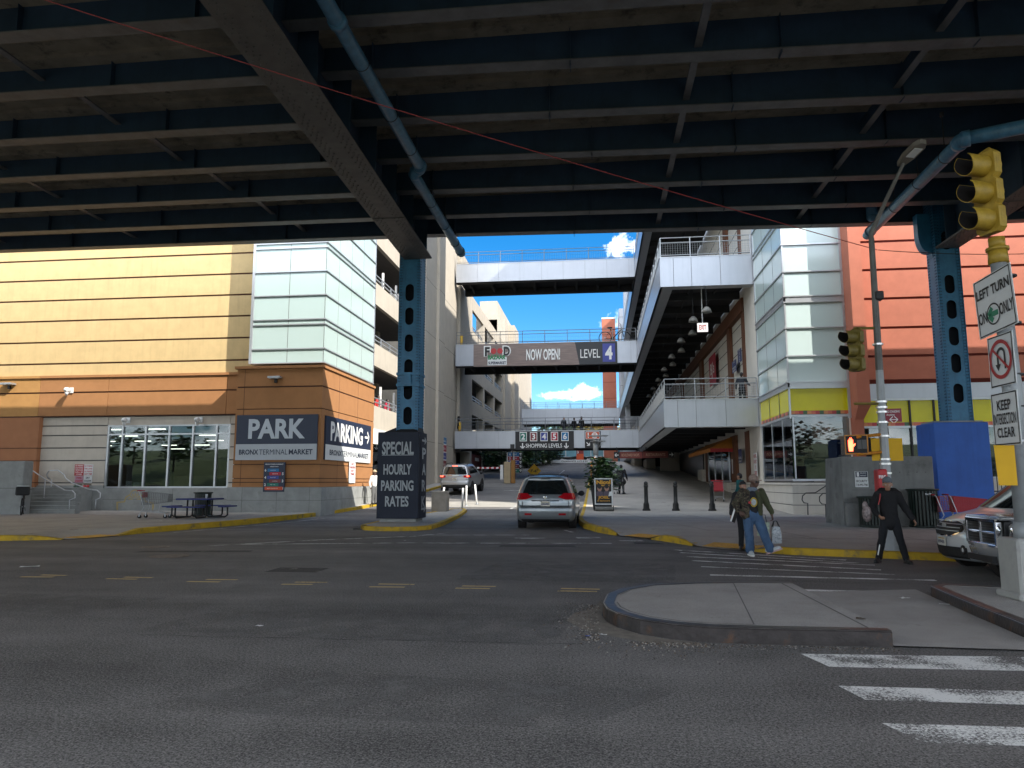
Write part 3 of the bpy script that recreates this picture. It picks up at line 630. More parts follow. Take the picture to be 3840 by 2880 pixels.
b = MB().use(WHITE); b.box(-13.5, -13.2, 41.45, 41.7, .3, 4.6); b.box(-13.5, -13.2, 53.6, 53.9, .3, 4.8); b.box(-13.5, -13.2, 41.5, 53.8, 3.9, 4.8); o = b.build('garage_shop_front', B1); b = MB().use(GLASSD); b.box(-13.4, -13.38, 41.7, 53.6, .5, 3.9); b.build('pane', o); b = MB().use(GARDK); b.box(-20, -19.8, 41.5, 54, .3, 4.6); b.build('garage_shop_back', B1)
# far garage, stair tower, entrance recess
b = MB().use(GARAGE)
for zt_ in (6.4, 10.1, 13.85, 17.6, 21.3): b.box(-13.4, -13.12, 75.5, 100.5, zt_-1.45, zt_)
for y in (74.2, 83.6, 92.0, 100.4): b.box(-14.0, -13.13 if y > 75 else -13.0, y-.55, y+.55, .3, 21.3 if y > 75 else 21.9)
b.box(-30, -13.0, 68, 73.6, 4.6, 24.0); b.box(-15.5, -13.3, 66.2, 68, .2, 24)
b.box(-17, -12.9, 101, 104.5, .3, 24.5); b.box(-17, -13.3, 104.5, 112, .3, 19.5); b.box(-17, -12.8, 112, 118, .3, 26); b.box(-16.5, -14, 101, 118, 18, 27.2); b.box(-24, -13.6, 126.5, 150, 3, 24.5); b.build('far_garage_wall', B1)
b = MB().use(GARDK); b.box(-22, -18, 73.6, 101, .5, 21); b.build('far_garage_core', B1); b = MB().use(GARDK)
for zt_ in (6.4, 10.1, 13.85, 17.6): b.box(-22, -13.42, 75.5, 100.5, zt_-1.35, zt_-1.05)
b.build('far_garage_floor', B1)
for zt_ in (6.4, 10.1, 13.85, 17.6):
    b = MB().use(GALV)
    for z in (.3, .6): b.box(-13.34, -13.26, 75.5, 100.5, zt_+z-.04, zt_+z+.04)
    for y in np.arange(76.5, 100, 2.2): b.box(-13.35, -13.25, y-.09, y+.09, zt_, zt_+.64)
    b.build('far_garage_railing', B1)
b = MB().use(mat('dark red door', (.10, .012, .012), .6)); b.box(-13.5, -13.3, 76, 83, .6, 4.6); o = b.build('garage_gate', B1); b = MB().use(WHITE); b.box(-13.28, -13.26, 78.5, 81, 3.9, 4.25); b.build('gate_plate', o)
# steps and pier at the store corner
ST = thing('entrance_stairs', 'grey concrete entrance steps rising beside the cream banded store wall', 'stairs', (-25.5, 32, .2))
b = MB().use(CONC); 
for k in range(7):
    z0 = .2; z1 = .42+k*.165; y0 = 31.4+k*.33; xr = A(755-k*40.8 if False else (755-k*42)*.25, 1090, Y=32.2).x
    b.box(-30, xr, y0, y0+.33 if k < 6 else YW-.12, z0, z1); b.box(-30, xr+.01, y0-.02, y0+.05, z1-.03, z1+.002)
b.build('step', ST)
t = thing('concrete_pier', 'rough grey concrete pier at the foot of the entrance steps', 'pier', (-26.9, 30.8, .2))
b = MB().use(CONC); b.rbox(-31, A(30, 1112, Z=.22).x, 30.75, 31.3, .1, 2.62, .03); b.use(CONCJ); b.box(-31, -26.37, 30.742, 30.749, 1.38, 1.40); b.build('pier_block', t)
def handrail(label, pts, posts):
    t = thing('stair_handrail', label, 'handrail', (pts[0][0], pts[0][1], .2), group='handrails of the store steps'); b = MB().use(GALV, True); b.tube(pts, .026, 8); b.build('rail', t)
    for p in posts: q = MB().use(GALV, True); q.tube([(p[0], p[1], p[2]), (p[0], p[1], p[3])], .026, 8); q.build('post', t)
def hp(pts, Y0, Y1): n = len(pts); return [tuple(A(u*.25, 1500/1.736+v*.25, Y=Y0+(Y1-Y0)*i/(n-1))) for i, (u, v) in enumerate(pts)]
p1 = hp([(203, 685), (178, 665), (170, 640), (182, 610), (210, 600), (270, 602), (390, 685), (560, 780), (625, 785), (648, 808), (650, 845), (600, 865), (597, 950)], 33.4, 31.5)
handrail('curved steel handrail climbing the middle of the entrance steps', p1, [(A(375/4, 1085, Y=32.6).x, 32.6, .7, A(385/4, 1500/1.736+690*.25, Y=32.6).z)])
p2 = hp([(440, 690), (412, 672), (405, 640), (425, 610), (500, 606), (555, 645), (565, 675), (620, 715), (760, 770), (840, 780), (868, 805), (865, 845), (828, 862), (825, 940)], 34.0, 32.2)
handrail('curved steel handrail along the cream wall beside the steps', p2, [(A(440/4, 1055, Y=33.6).x, 33.6, 1.2, A(440/4, 1500/1.736+690*.25, Y=33.6).z)])

# ------------------------------------------------------------------ the mall on the other side of the street
B2 = thing('mall_building', 'tall mall with glass corner tower, salmon red wing and balcony walkways', 'building', (9, 34, .2))
b = MB().use(mat('tower green glass', (.53, .64, .62), .14, var=.03, scale=.4, spec=.7)); b.box(8.43, 10.95, 33.52, 39.5, 5.78, 46); b.build('tower_glass', B2)
rows = [5.76, 6.02, 7.2, 8.47, 9.65, 9.92, 11.06, 12.33, 13.45, 13.7, 14.9, 16.1]
b = MB().use(ALUF)
for z in rows: b.box(8.36, 10.97, 33.44, 39.52, z-.03, z+.03)
for z in (9.79, 5.89): b.box(8.40, 10.96, 33.48, 39.5, z-.11, z+.11)
b.box(8.40, 8.47, 33.48, 33.56, 4.4, 35); b.box(10.9, 11.0, 33.46, 33.6, 4.4, 35); b.box(8.40, 8.5, 39.42, 39.55, 4.4, 35); b.build('tower_mullion', B2)
b = MB().use(CONCJ)
for y in (35.4, 37.4): b.box(8.425, 8.44, y-.02, y+.02, 4.6, 35)
b.build('tower_joint', B2)
b = MB().use(YGLASS); b.box(8.46, 10.93, 33.54, 33.57, 4.75, 5.74); b.box(8.45, 8.48, 33.6, 39.4, 4.75, 5.74)
b.build('yellow_window', B2)
SQ = [mat('square '+n, c, .3, var=0) for n, c in (('orange', (.62, .22, .06)), ('green', (.03, .09, .02)), ('red', (.45, .02, .02)), ('coral', (.6, .12, .05)))]
b = MB()
for i in range(14): b.use(SQ[(i*3) % 4]).box(8.47+i*.175, 8.645+i*.175, 33.535, 33.56, 4.60, 4.748)
for i in range(33): b.use(SQ[(i*5) % 4]).box(8.445, 8.47, 33.6+i*.176, 33.776+i*.176, 4.60, 4.748)
b.build('colour_square_strip', B2)
for (nm, bx) in (('store_window', (8.5, 10.93, 33.6, 33.63)), ('store_window', (8.46, 8.49, 33.62, 39.4))):
    b = MB().use(ALUF); x0, x1, y0, y1 = bx
    b.box(x0-.03, x1+.02, y0-.02, y1+.02, 4.48, 4.58); b.box(x0-.03, x1+.02, y0-.02, y1+.02, 1.66, 1.76)
    if x1-x0 > 1: [b.box(x-.03, x+.03, y0-.02, y1+.02, 1.7, 4.5) for x in (8.56,)]
    else: [b.box(x0-.02, x1+.02, y-.02, y+.02, 1.7, 4.5) for y in (35.1, 37.2, 39.35)]
    o = b.build(nm, B2); p = MB().use(GLASSD); p.box(x0+.003, x1-.003, y0+.003, y1-.003, 1.76, 4.48); p.build('pane', o)
b = MB().use(SHOPW); b.box(8.5, 10.9, 39.3, 39.4, 1.5, 4.6); b.box(8.5, 10.9, 33.7, 39.3, 4.6, 4.7); b.use(SHOPF).box(8.5, 10.9, 33.7, 39.3, 1.55, 1.64); b.use(CONC).box(9.0, 10.9, 33.72, 33.78, 1.7, 2.62); b.use(NAVY).box(9.5, 10.7, 34.2, 34.3, 2.65, 3.5)
GRN = mat('green poster', (.06, .28, .07), .5, var=.3, scale=3)
b.use(GRN); [b.box(8.56, 8.58, y, y+1.2, 1.8, 2.75) for y in (33.9, 37.7)]; b.use(WHITE); [b.box(8.55, 8.56, y+.2, y+1.0, 2.3, 2.6) for y in (33.9, 37.7)]
b.use(WHITE)
for z in (2.75, 3.3, 3.85, 4.3): b.box(8.62, 8.95, 33.75, 33.77, z, z+.05); b.box(10.45, 10.8, 33.75, 33.77, z, z+.05)
b.build('store_interior', B2)
b = MB().use(WHITEP)
for z0, z1 in ((.1, .62), (.65, 1.12), (1.15, 1.48)): b.box(8.32, 11.6, 33.36, 33.9, z0, z1); b.box(8.32, 8.6, 33.9, 48.6, z0, z1)
b.box(8.24, 11.6, 33.28, 33.9, 1.5, 1.6); b.box(8.24, 8.6, 33.9, 48.6, 1.5, 1.6); b.use(CONCJ).box(8.34, 11.58, 33.4, 33.8, .1, 1.5); b.box(8.35, 8.58, 33.9, 48.55, .1, 1.5); b.build('store_plinth', B2)
# salmon wing with its buttress
b = MB(); zr_ = [5.98, 7.06, 8.32, 9.63, 10.94, 12.23, 13.5, 14.8, 16.1]
for z0, z1 in zip(zr_, zr_[1:]): b.use(REDW).box(11.2, 60, 33.2, 33.7, z0+.055, z1-.055)
b.box(11.2, 60, 33.2, 33.7, 16.1, 22); b.use(REVRED).box(11.2, 60, 33.27, 33.68, 5.86, 22); b.build('red_wall', B2)
b = MB().use(REDW); b.box(11.0, 11.52, 32.55, 33.6, 4.86, 22)
b.add([(11.0, 32.55, 4.86), (11.52, 32.55, 4.86), (11.52, 33.6, 4.86), (11.0, 33.6, 4.86), (11.0, 33.05, 4.3), (11.36, 33.05, 4.3), (11.36, 33.6, 4.3), (11.0, 33.6, 4.3)], [(0, 1, 5, 4), (1, 2, 6, 5), (3, 0, 4, 7), (4, 5, 6, 7)])
b.box(11.0, 11.36, 33.05, 33.6, .2, 4.3); b.build('buttress', B2)
b = MB().use(ALU); b.box(11.37, 60, 33.25, 33.7, 5.22, 5.85); b.build('fascia', B2)
b = MB().use(ALUF)
xw = [11.4, 12.4, 13.37, 14.36, 15.86, 17.4, 18.9, 20.4]
for z in (5.13, 3.93, 1.75): b.box(11.37, 40, 33.3, 33.45, z, z+.09)
b.use(DARK)
for x in xw: b.box(x-.035, x+.035, 33.3, 33.45, 1.75, 5.13)
o = b.build('shop_window', B2)
p = MB().use(YGLASS); p.box(11.4, 40, 33.37, 33.40, 4.18, 5.12); p.build('yellow_film', o)
p = MB()
for i in range(60): p.use(SQ[(i*3+i//4) % 4]).box(11.42+i*.19, 11.61+i*.19, 33.365, 33.39, 4.02, 4.175)
p.build('colour_square_strip', o)
p = MB().use(GLASSD); p.box(11.4, 40, 33.37, 33.40, 1.8, 3.93); p.build('pane', o)
b = MB().use(CREAM); b.box(11.4, 40, 34.2, 34.3, 1.7, 5.2); b.use(WHITEP).box(11.37, 60, 33.3, 33.6, .1, 1.74); b.build('blind_wall', B2)
# core volumes behind
b = MB().use(WHITEP); b.box(8.45, 12, 39.56, 42.6, .3, 46); b.box(8.6, 60, 42.6, 135, .3, 37.3); b.box(8.61, 12, 42.62, 43.9, 37.3, 46); b.build('mall_wall', B2)
b = MB().use(BROWN)
for y0, y1 in ((42.62, 43.4), (47.3, 48.3), (60.1, 61.7), (74, 75.5), (88, 90)): b.box(8.40, 8.59, y0, y1, 5.95, 11.6)
b.box(8.30, 8.59, 42.62, 125, 11.4, 12.2); b.box(8.41, 8.59, 46.9, 48.6, .3, 4.5); b.box(8.41, 8.59, 42.62, 43.8, .3, 4.5); b.box(8.41, 8.59, 58.8, 60, .3, 4.5)
for y0, y1 in ((42.62, 43.4), (47.3, 48.3), (60.1, 61.7), (74, 75.5)): b.box(8.40, 8.59, y0, y1, 13.8, 19.9)
b.build('brown_frame', B2)
b = MB().use(CONCJ)
for z in (7.0, 7.8, 8.6, 9.4, 10.2, 11.0, 14.8, 15.8, 16.8, 17.8, 18.8): b.box(8.585, 8.60, 43.4, 120, z-.02, z+.02)
b.build('panel_joint', B2)
b = MB().use(mat('dark shop front', (.03, .03, .033), .3, var=.3)); b.box(8.5, 8.59, 62, 124, .5, 4.5); b.build('dark_shop_front', B2)
b = MB().use(ALUF)
for y in (49.2, 52.1, 55.2, 58.4): b.box(8.38, 8.46, y-.06, y+.06, 1.62, 4.3)
b.box(8.38, 8.46, 48.7, 58.6, 4.22, 4.32); b.box(8.38, 8.46, 48.7, 58.6, 1.62, 1.72); o = b.build('cafe_window', B2); p = MB().use(GLASSD); p.box(8.41, 8.43, 48.8, 58.5, 1.7, 4.25); p.build('pane', o)
p = MB().use(DARK); p.box(8.5, 8.59, 48.8, 58.5, 1.6, 4.3); p.build('cafe_backdrop_panel', B2)
b = MB().use(WHITEP); b.box(8.2, 8.6, 48.61, 62.5, .3, 1.58); b.box(8.1, 8.6, 60, 62.5, .3, 2.6); b.build('cafe_plinth', B2)
b = MB().use(mat('orange awning', (.52, .20, .03), .8, var=.1)); b.add([(8.38, 47.9, 4.45), (8.38, 58.5, 4.45), (7.0, 58.8, 3.75), (7.0, 47.6, 3.75), (8.38, 47.6, 3.75), (7.0, 47.6, 3.5), (7.0, 58.8, 3.5), (8.38, 47.6, 3.5)], [(0, 1, 2, 3), (0, 3, 4), (3, 2, 6, 5), (4, 3, 5, 7)]); b.use(RED).box(7.0, 8.38, 47.55, 47.58, 3.5, 3.72); b.build('awning', B2)
# balcony walkways
RAILM = GALV
BRAIL = mat('bridge rail steel', (.22, .235, .25), .45, metal=.5, var=.1)
def railing(name, parent, p, q, h=1.12, gap=1.55, infill=.13, rm=None):
    p = Vector(p); q = Vector(q); L = (q-p).length; d = (q-p)/L; b = MB().use(rm or RAILM); n = max(1, round(L/gap))
    for z in (h, h-.28, .14): b.tube([p+Z3*z, q+Z3*z], .028, 6)
    for i in range(n+1): c = p+d*(L*i/n); b.tube([c-Z3*.25, c+Z3*h], .03, 6)
    o = b.build(name, parent)
    m = MB().use(rm or GALV); k = int(L/infill)
    for i in range(1, k): c = p+d*(L*i/k); m.tube([c+Z3*.14, c+Z3*(h-.28)], .0065, 3, caps=False)
    for z in np.arange(.26, h-.3, .13 if L < 8 else .3): m.tube([p+Z3*z, q+Z3*z], .005, 3, caps=False)
    m.build('infill_mesh', o)
LV = ((4.52, 5.97), (12.2, 13.83), (20.0, 21.6))
for k, (z0, z1) in enumerate(LV):
    b = MB().use(ALU); y0 = 39.7
    for (xa, xb) in ((3.5, 4.22), (4.23, 5.18), (5.19, 6.72), (6.73, 8.42)): b.box(xa+.006, xb-.006, y0, y0+.12, z0, z1)
    y = y0+.13
    while y < 124: b.box(3.5, 3.62, y+.006, y+1.95, z0, z1); y += 1.96
    b.use(CONCJ).box(3.53, 8.40, y0+.04, y0+.11, z0+.02, z1-.02); b.box(3.54, 3.60, y0+.1, 124, z0+.02, z1-.02); b.use(ALUF).box(3.46, 8.42, y0-.03, y0+.16, z1, z1+.04); b.box(3.46, 3.66, y0+.16, 124, z1, z1+.04)
    b.build('walkway_parapet', B2)
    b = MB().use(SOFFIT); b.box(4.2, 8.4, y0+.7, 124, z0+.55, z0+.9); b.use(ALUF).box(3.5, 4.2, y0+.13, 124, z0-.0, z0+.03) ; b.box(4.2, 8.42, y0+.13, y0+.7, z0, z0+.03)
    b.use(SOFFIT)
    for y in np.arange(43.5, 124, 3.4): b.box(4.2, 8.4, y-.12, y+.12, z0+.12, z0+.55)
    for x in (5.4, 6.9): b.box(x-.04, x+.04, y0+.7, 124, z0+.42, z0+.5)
    b.build('walkway_slab', B2)
    railing('walkway_railing', B2, (3.56, y0+.06, z1+.02), (8.36, y0+.06, z1+.02), gap=1.6)
    railing('walkway_railing', B2, (3.56, y0+.1, z1+.02), (3.56, 64.5, z1+.02), gap=1.6)
    railing('walkway_railing', B2, (3.56, 69.5, z1+.02), (3.56, 123, z1+.02), gap=2.4, infill=.4)
b = MB().use(ALU)
b.box(3.9, 4.5, 104, 106, 1, 33)
b.build('walkway_post', B2)
b = MB().use(BROWN)
b = MB().use(ALU); b.box(3.9, 8, 126, 134, 3, 31.5); b.use(CONCJ)
for z in range(6, 31, 4): b.box(3.88, 3.899, 126, 134, z-.03, z+.03); b.box(3.9, 8, 125.98, 125.999, z-.03, z+.03)
b.build('far_metal_wing', B2)
# dark stepped wall at the pedestrian passage under the walkway
b = MB().use(CREAM); b.box(6.4, 8.3, 78, 79, 1.5, 6.5); b.build('passage_wall', B2); b = MB().use(CREAM); b.box(5.3, 6.3, 84, 90, 1.5, 4.2); b.build('passage_wall', B2); b = MB().use(CREAM); b.box(4.3, 5.25, 92, 100, 2.5, 8.5); b.build('passage_wall', B2)
b = MB().use(SOFFIT); b.box(6.3, 8.4, 90, 90.4, 1.5, 6); b.build('passage_back_wall', B2)
# far red block closing the street
t = thing('red_block', 'narrow salmon red tower block rising far behind the footbridges', 'building', (2.3, 137, 5)); b = MB().use(REDW); 
for z in range(0, 27, 3): b.box(1.0, 3.45, 136, 142, 5+z, 5+z+2.93)
b.use(REVRED).box(1.05, 3.4, 136.06, 141.9, 5, 31.9); b.build('wall', t); b = MB().use(WHITE); b.box(.95, 3.5, 135.95, 142, 31.94, 32.2); b.build('roof', t)
# ------------------------------------------------------------------ footbridges across the street
def bridge(label, y0, wdt, z0, z1, x0=-12.85, x1=3.49, panel=1.98, gap=1.98):
    t = thing('footbridge', label, 'footbridge', ((x0+x1)/2, y0, z0), group='grey footbridges across the street')
    for ya, nm in ((y0, 'parapet'), (y0+wdt-.12, 'parapet')):
        b = MB().use(ALU); x = x0
        while x < x1-.05: xe = min(x+panel, x1); b.box(x+.008, xe-.008, ya, ya+.12, z0, z1); x = xe
        b.use(CONCJ).box(x0+.02, x1-.02, ya+.03, ya+.09, z0+.02, z1-.02); b.use(ALUF).box(x0, x1, ya-.03, ya+.15, z1, z1+.04); b.build(nm, t)
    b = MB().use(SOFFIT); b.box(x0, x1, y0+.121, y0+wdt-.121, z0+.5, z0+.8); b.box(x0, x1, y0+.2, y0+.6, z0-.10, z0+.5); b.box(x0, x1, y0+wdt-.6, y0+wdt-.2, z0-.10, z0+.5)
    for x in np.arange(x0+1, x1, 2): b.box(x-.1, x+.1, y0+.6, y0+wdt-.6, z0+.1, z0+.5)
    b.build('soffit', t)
    railing('railing', t, (x0+.05, y0+.06, z1+.02), (x1-.05, y0+.06, z1+.02), h=1.15, gap=gap, infill=.16, rm=BRAIL); railing('railing', t, (x0+.05, y0+wdt-.06, z1+.02), (x1-.05, y0+wdt-.06, z1+.02), h=1.15, gap=gap, infill=.5, rm=BRAIL)
    return t
BY = 65.0
zb2 = A(1180, 968, Y=BY).z; zt2 = A(1180, 931, Y=BY).z; zb4 = A(1180, 787, Y=BY).z; zt4 = A(1180, 741, Y=BY).z; zb6 = A(1180, 604, Y=BY).z; zt6 = A(1180, 565, Y=BY).z
br2 = bridge('lowest near footbridge carrying the black shopping levels board', BY, 3.6, zb2, zt2)
br4 = bridge('middle near footbridge with a wood grain banner on its parapet', BY, 5.2, zb4, zt4)
br6 = bridge('topmost near footbridge crossed by a diagonal sun line', BY, 5.2, zb6, zt6)
bridge('farther footbridge of pale panels seen between the two near ones', 123, 4.5, A(1230, 916, Y=123).z, A(1230, 883, Y=123).z)
bridge('dark underside of a second footbridge tucked behind the banner bridge', 100, 5, A(1200, 840, Y=100).z+6, A(1200, 840, Y=100).z+7.6) if False else None
# ------------------------------------------------------------------ signs
class Sign:
    """a board with lettering: local u runs 0..1 across, v 0..1 upward"""
    def __init__(s, name, label, cat, c, right, w, h, m, up=Z3, thick=.04, group=None, edge=None, part='board', parent=None):
        s.c = Vector(c); s.r = Vector(right).normalized(); s.u = Vector(up).normalized(); s.n = s.r.cross(s.u); s.w = w; s.h = h; s.t = thick
        s.o = thing(name, label, cat, tuple(s.c), group=group) if parent is None else parent
        b = MB().use(m); p = [s.at(a, d, -thick) for a, d in ((0, 0), (1, 0), (1, 1), (0, 1))]; b.prism(p, None, s.n*thick); s.b = b.build(part, s.o) if True else None
        s.l = MB()
    def at(s, a, d, off=.005): return s.c+s.r*((a-.5)*s.w)+s.u*((d-.5)*s.h)+s.n*off
    def rect(s, m, a0, a1, d0, d1, off=.004): s.l.use(m); s.l.add([s.at(a0, d0, off), s.at(a1, d0, off), s.at(a1, d1, off), s.at(a0, d1, off)], [(0, 1, 2, 3)]); return s
    def poly(s, m, pts, off=.008): s.l.use(m); s.l.add([s.at(a, d, off) for a, d in pts], [tuple(range(len(pts)))]); return s
    def disc(s, m, a, d, r, off=.008, rin=0, n=28, sq=1.0):
        s.l.use(m); c = s.at(a, d, off); ps = [(math.cos(2*math.pi*i/n), math.sin(2*math.pi*i/n)) for i in range(n)]
        if rin: s.l.add([c+s.r*(x*r*sq)+s.u*(y*r) for x, y in ps]+[c+s.r*(x*rin*sq)+s.u*(y*rin) for x, y in ps], [(i, (i+1) % n, n+(i+1) % n, n+i) for i in range(n)])
        else: s.l.add([c+s.r*(x*r*sq)+s.u*(y*r) for x, y in ps], [tuple(range(n))])
        return s
    def text(s, m, t, a, d, h, wd=None, bold=.0, off=.009, align='CENTER'):
        s.l.use(m).text(t, s.at(a, d, off), s.r, s.u, h*s.h, wd*s.w if wd else None, bold, align); return s
    def arrow(s, m, a, d, L, ang, off=.010, th=.22):
        """arrow of length L (share of height) pointing at ang degrees from the right"""
        L *= s.h; c = s.at(a, d, off); e = s.r*math.cos(math.radians(ang))+s.u*math.sin(math.radians(ang)); q = s.n.cross(e); s.l.use(m); k = L*th
        s.l.add([c-e*L/2-q*k/2, c+e*L*.42-q*k/2, c+e*L*.42+q*k/2, c-e*L/2+q*k/2], [(0, 1, 2, 3)])
        for sg in (-1, 1):
            tip = c+e*L/2; bk = tip-e*L*.42+q*(sg*L*.42); dd = (bk-tip).normalized(); pp = s.n.cross(dd)*(k/2); s.l.add([tip-pp, bk-pp, bk+pp, tip+pp], [(0, 1, 2, 3)])
        return s
    def done(s):
        s.l.build('lettering', s.o)
        if getattr(s, 'pp', None): s.pp.build('post', s.o)
        return s.o
W_ = SILV
s = Sign('parking_sign', 'navy and white board reading PARK on the front of the corner tower', 'sign', (-15.16, 33.22, 3.76), X3, 4.02, 2.14, NAVY, thick=.08)
s.rect(mat('pale sign board', (.46, .49, .52), .6, var=.04), 0, 1, 0, .35).text(SILV, 'PARK', .5, .69, .44, .70, .035).text(NAVY, 'BRONX', .165, .175, .115, .24, .03).text(NAVY, 'TERMINAL', .47, .175, .115, .35, .0).text(NAVY, 'MARKET', .805, .175, .115, .29, .03).done()
s = Sign('parking_sign', 'navy and white PARKING board with a white arrow on the tower side wall', 'sign', (-12.92, 37.2, 3.76), Y3, 7.0, 2.1, NAVY, thick=.08)
s.rect(SIGNW, 0, 1, 0, .35).text(WHITE, 'PARKING', .44, .67, .46, .70, .035).arrow(WHITE, .895, .67, .36, 0, th=.16).text(NAVY, 'BRONX', .20, .175, .13, .24, .03).text(NAVY, 'TERMINAL', .50, .175, .13, .36, .0).text(NAVY, 'MARKET', .81, .175, .13, .26, .03).done()
COLS = {6: mat('level six blue', (.015, .16, .36), .5, var=.05), 5: mat('level five red', (.42, .012, .035), .5, var=.05), 4: mat('level four violet', (.045, .06, .30), .5, var=.05), 3: mat('level three brown', (.22, .035, .035), .5, var=.05), 2: mat('level two green', (.008, .17, .12), .5, var=.05), 1: mat('level one orange', (.60, .085, .022), .5, var=.05)}
s = Sign('directory_board', 'narrow navy shopping directory board below the PARK sign', 'sign', (-15.15, 33.12, 1.89), X3, 1.04, 1.38, NAVY, thick=.06)
s.text(WHITE, 'BRONXTERMINALMARKET', .5, .93, .035, .85, .02).text(WHITE, 'DIRECTORY', .5, .85, .03, .4, .02)
for i, (k, side) in enumerate(((6, 0), (5, 1), (4, 0), (3, 1), (2, 0))):
    d = .73-i*.122; s.rect(COLS[k], .18 if side == 0 else .28, .72 if side == 0 else .82, d-.052, d+.052).text(WHITE, str(k), .09 if side == 0 else .91, d, .09, None, .03)
    s.text(WHITE, ('market', 'store', 'food hall', 'outlet', 'baby shop')[i], .45 if side == 0 else .55, d, .03, .25)
s.rect(COLS[1], .08, .92, .06, .17).text(WHITE, '1', .94, .115, .08, None, .03).text(WHITE, 'RESTAURANTS', .45, .115, .03, .5).done()
s = Sign('pier_directory', 'tall strip of coloured level panels fixed to the garage wall', 'sign', (-12.97, 60.35, (5.24+1.49)/2+.1), Y3, 3.2, 3.9, WHITE, thick=.08)
for i, k in enumerate((6, 5, 4, 3, 2, 1)): s.rect(COLS[k], 0, 1, .85-i*.167+.005, .995-i*.167).text(WHITE, str(k), .45, .92-i*.167, .10, .13, .03).text(WHITE, ('sale', 'store', 'market', 'outlet', 'baby', 'dining')[i], .75, .92-i*.167, .05, .3)
s.done()
b0 = A(1180, 951, Y=64.93)
def rectof(u0, v0, u1, v1, Y): p, q = A(u0, v0, Y=Y), A(u1, v1, Y=Y); return ((p.x+q.x)/2, Y, (p.z+q.z)/2), abs(q.x-p.x), abs(p.z-q.z)
c, w_, h_ = rectof(1113, 932, 1240, 971, 64.92)
s = Sign('shopping_levels_board', 'black board reading SHOPPING LEVELS under five coloured number tiles', 'sign', c, X3, w_, h_, SIGNK, thick=.06)
for i, k in enumerate((2, 3, 4, 5, 6)): a = .137+i*.178; s.rect(WHITE, a-.062, a+.062, .46, .96, .006).rect(COLS[k], a-.052, a+.052, .50, .92, .010).text(WHITE, str(k), a, .71, .32, None, .03, .016)
s.text(WHITE, 'SHOPPING LEVELS', .49, .22, .22, .62, .012, .012).arrow(WHITE, .125, .22, .28, -90, .012, .2).arrow(WHITE, .87, .22, .28, -90, .012, .2).done()
c, w_, h_ = rectof(1263, 931, 1298, 968, 64.92)
s = Sign('restaurant_level_board', 'small black board with an orange number one tile and a slanting arrow', 'sign', c, X3, w_, h_, SIGNK, thick=.06)
s.rect(WHITE, .05, .93, .52, .97, .006).rect(COLS[1], .08, .90, .55, .94, .010).text(WHITE, '1', .22, .745, .30, None, .03, .016).disc(WHITE, .62, .745, .27, .016).rect(COLS[1], .57, .61, .62, .88, .022).rect(COLS[1], .65, .68, .62, .88, .022).arrow(WHITE, .2, .25, .25, -45, .012, .2).done()
c, w_, h_ = rectof(1023, 744, 1334, 786, 64.90)
WOODB = mat('wood grain print', (.24, .185, .165), .7, var=.35, scale=3.0, stretch=(.25, 1, 5))
s = Sign('banner', 'long wood grain banner announcing NOW OPEN beside a dark LEVEL 4 end', 'banner', c, X3, w_, h_, WOODB, thick=.03)
s.poly(mat('dark grey print', (.035, .038, .042), .6, var=.05), [(.708, 0), (1, 0), (1, 1), (.708-.03, 1)][:4] if False else [(.74, 0), (1, 0), (1, 1), (.71, 1)], .006)
for dx, m, of in ((.004, DARK, .008), (0, WHITE, .014)): s.text(m, 'NOW OPEN!', .49+dx*.4, .48-dx*2, .50, .235, .06 if dx else .03, of)
s.text(WHITE, 'LEVEL', .815, .48, .38, .135, .0, .010).rect(COLS[4], .90, .985, .10, .90, .010).text(WHITE, '4', .942, .5, .6, .05, .04, .016)
s.text(WHITE, 'F', .098, .68, .48, .05, .09, .010).text(SIGNK, 'F', .098, .66, .42, .035, .05, .014).text(WHITE, 'D', .235, .68, .48, .06, .09, .010).text(SIGNK, 'D', .235, .66, .42, .045, .05, .014)
s.disc(RED, .142, .68, .26, .018).disc(RED, .188, .68, .26, .018).rect(SIGNW, .10, .235, .05, .40, .008).text(mat('print green', (.02, .22, .08), .6, var=0), 'BAZAAR', .165, .40, .20, .125, .05, .024).text(NAVY, 'SUPERMARKET', .168, .15, .13, .125, .04, .016).done()
# level board in the street, clearance bar, height sign, mall corridor signs
c, w_, h_ = rectof(1098, 977, 1127, 1030, 78)
s = Sign('street_directory', 'free standing stack of coloured level panels beside the garage ramp', 'sign', (c[0], 78, c[2]), X3, w_, h_, WHITE, thick=.15)
for i, k in enumerate((6, 5, 4, 3, 2, 1)): d1 = 1-i*.167; s.rect(COLS[k], 0, .82, d1-.16, d1-.006).text(WHITE, str(k), .13, d1-.083, .10, .11, .03).text(WHITE, ('MARKET', 'STORE', 'OUTLET', 'COATS', 'BABY', 'FOOD')[i], .47, d1-.083, .05, .36, .02).rect(SIGNK, .82, 1, d1-.167, d1).arrow(WHITE, .91, d1-.083, .11, 90 if i < 5 else 180, .010, .25)
s.pp = MB().use(GALV); [s.pp.box(c[0]+x-.1, c[0]+x+.1, 78.02, 78.12, zr(78), c[2]-h_/2) for x in (-w_*.4, w_*.4)]
s.done()
c, w_, h_ = rectof(1245, 974, 1261, 990, 106)
s = Sign('street_directory', 'upper part of a far orange and violet level board up the ramp', 'sign', c, X3, w_, h_*2.2, COLS[1], thick=.2)
s.rect(COLS[4], 0, 1, .76, 1).rect(COLS[3], 0, 1, .55, .75).text(WHITE, '4', .2, .88, .16, None, .03).text(WHITE, '3', .2, .65, .16, None, .03); s.pp = MB().use(GALV); s.pp.box(c[0]-.15, c[0]+.15, 106.05, 106.2, zr(106), c[2]); s.done()
c, w_, h_ = rectof(1190, 993, 1292, 1000, 100)
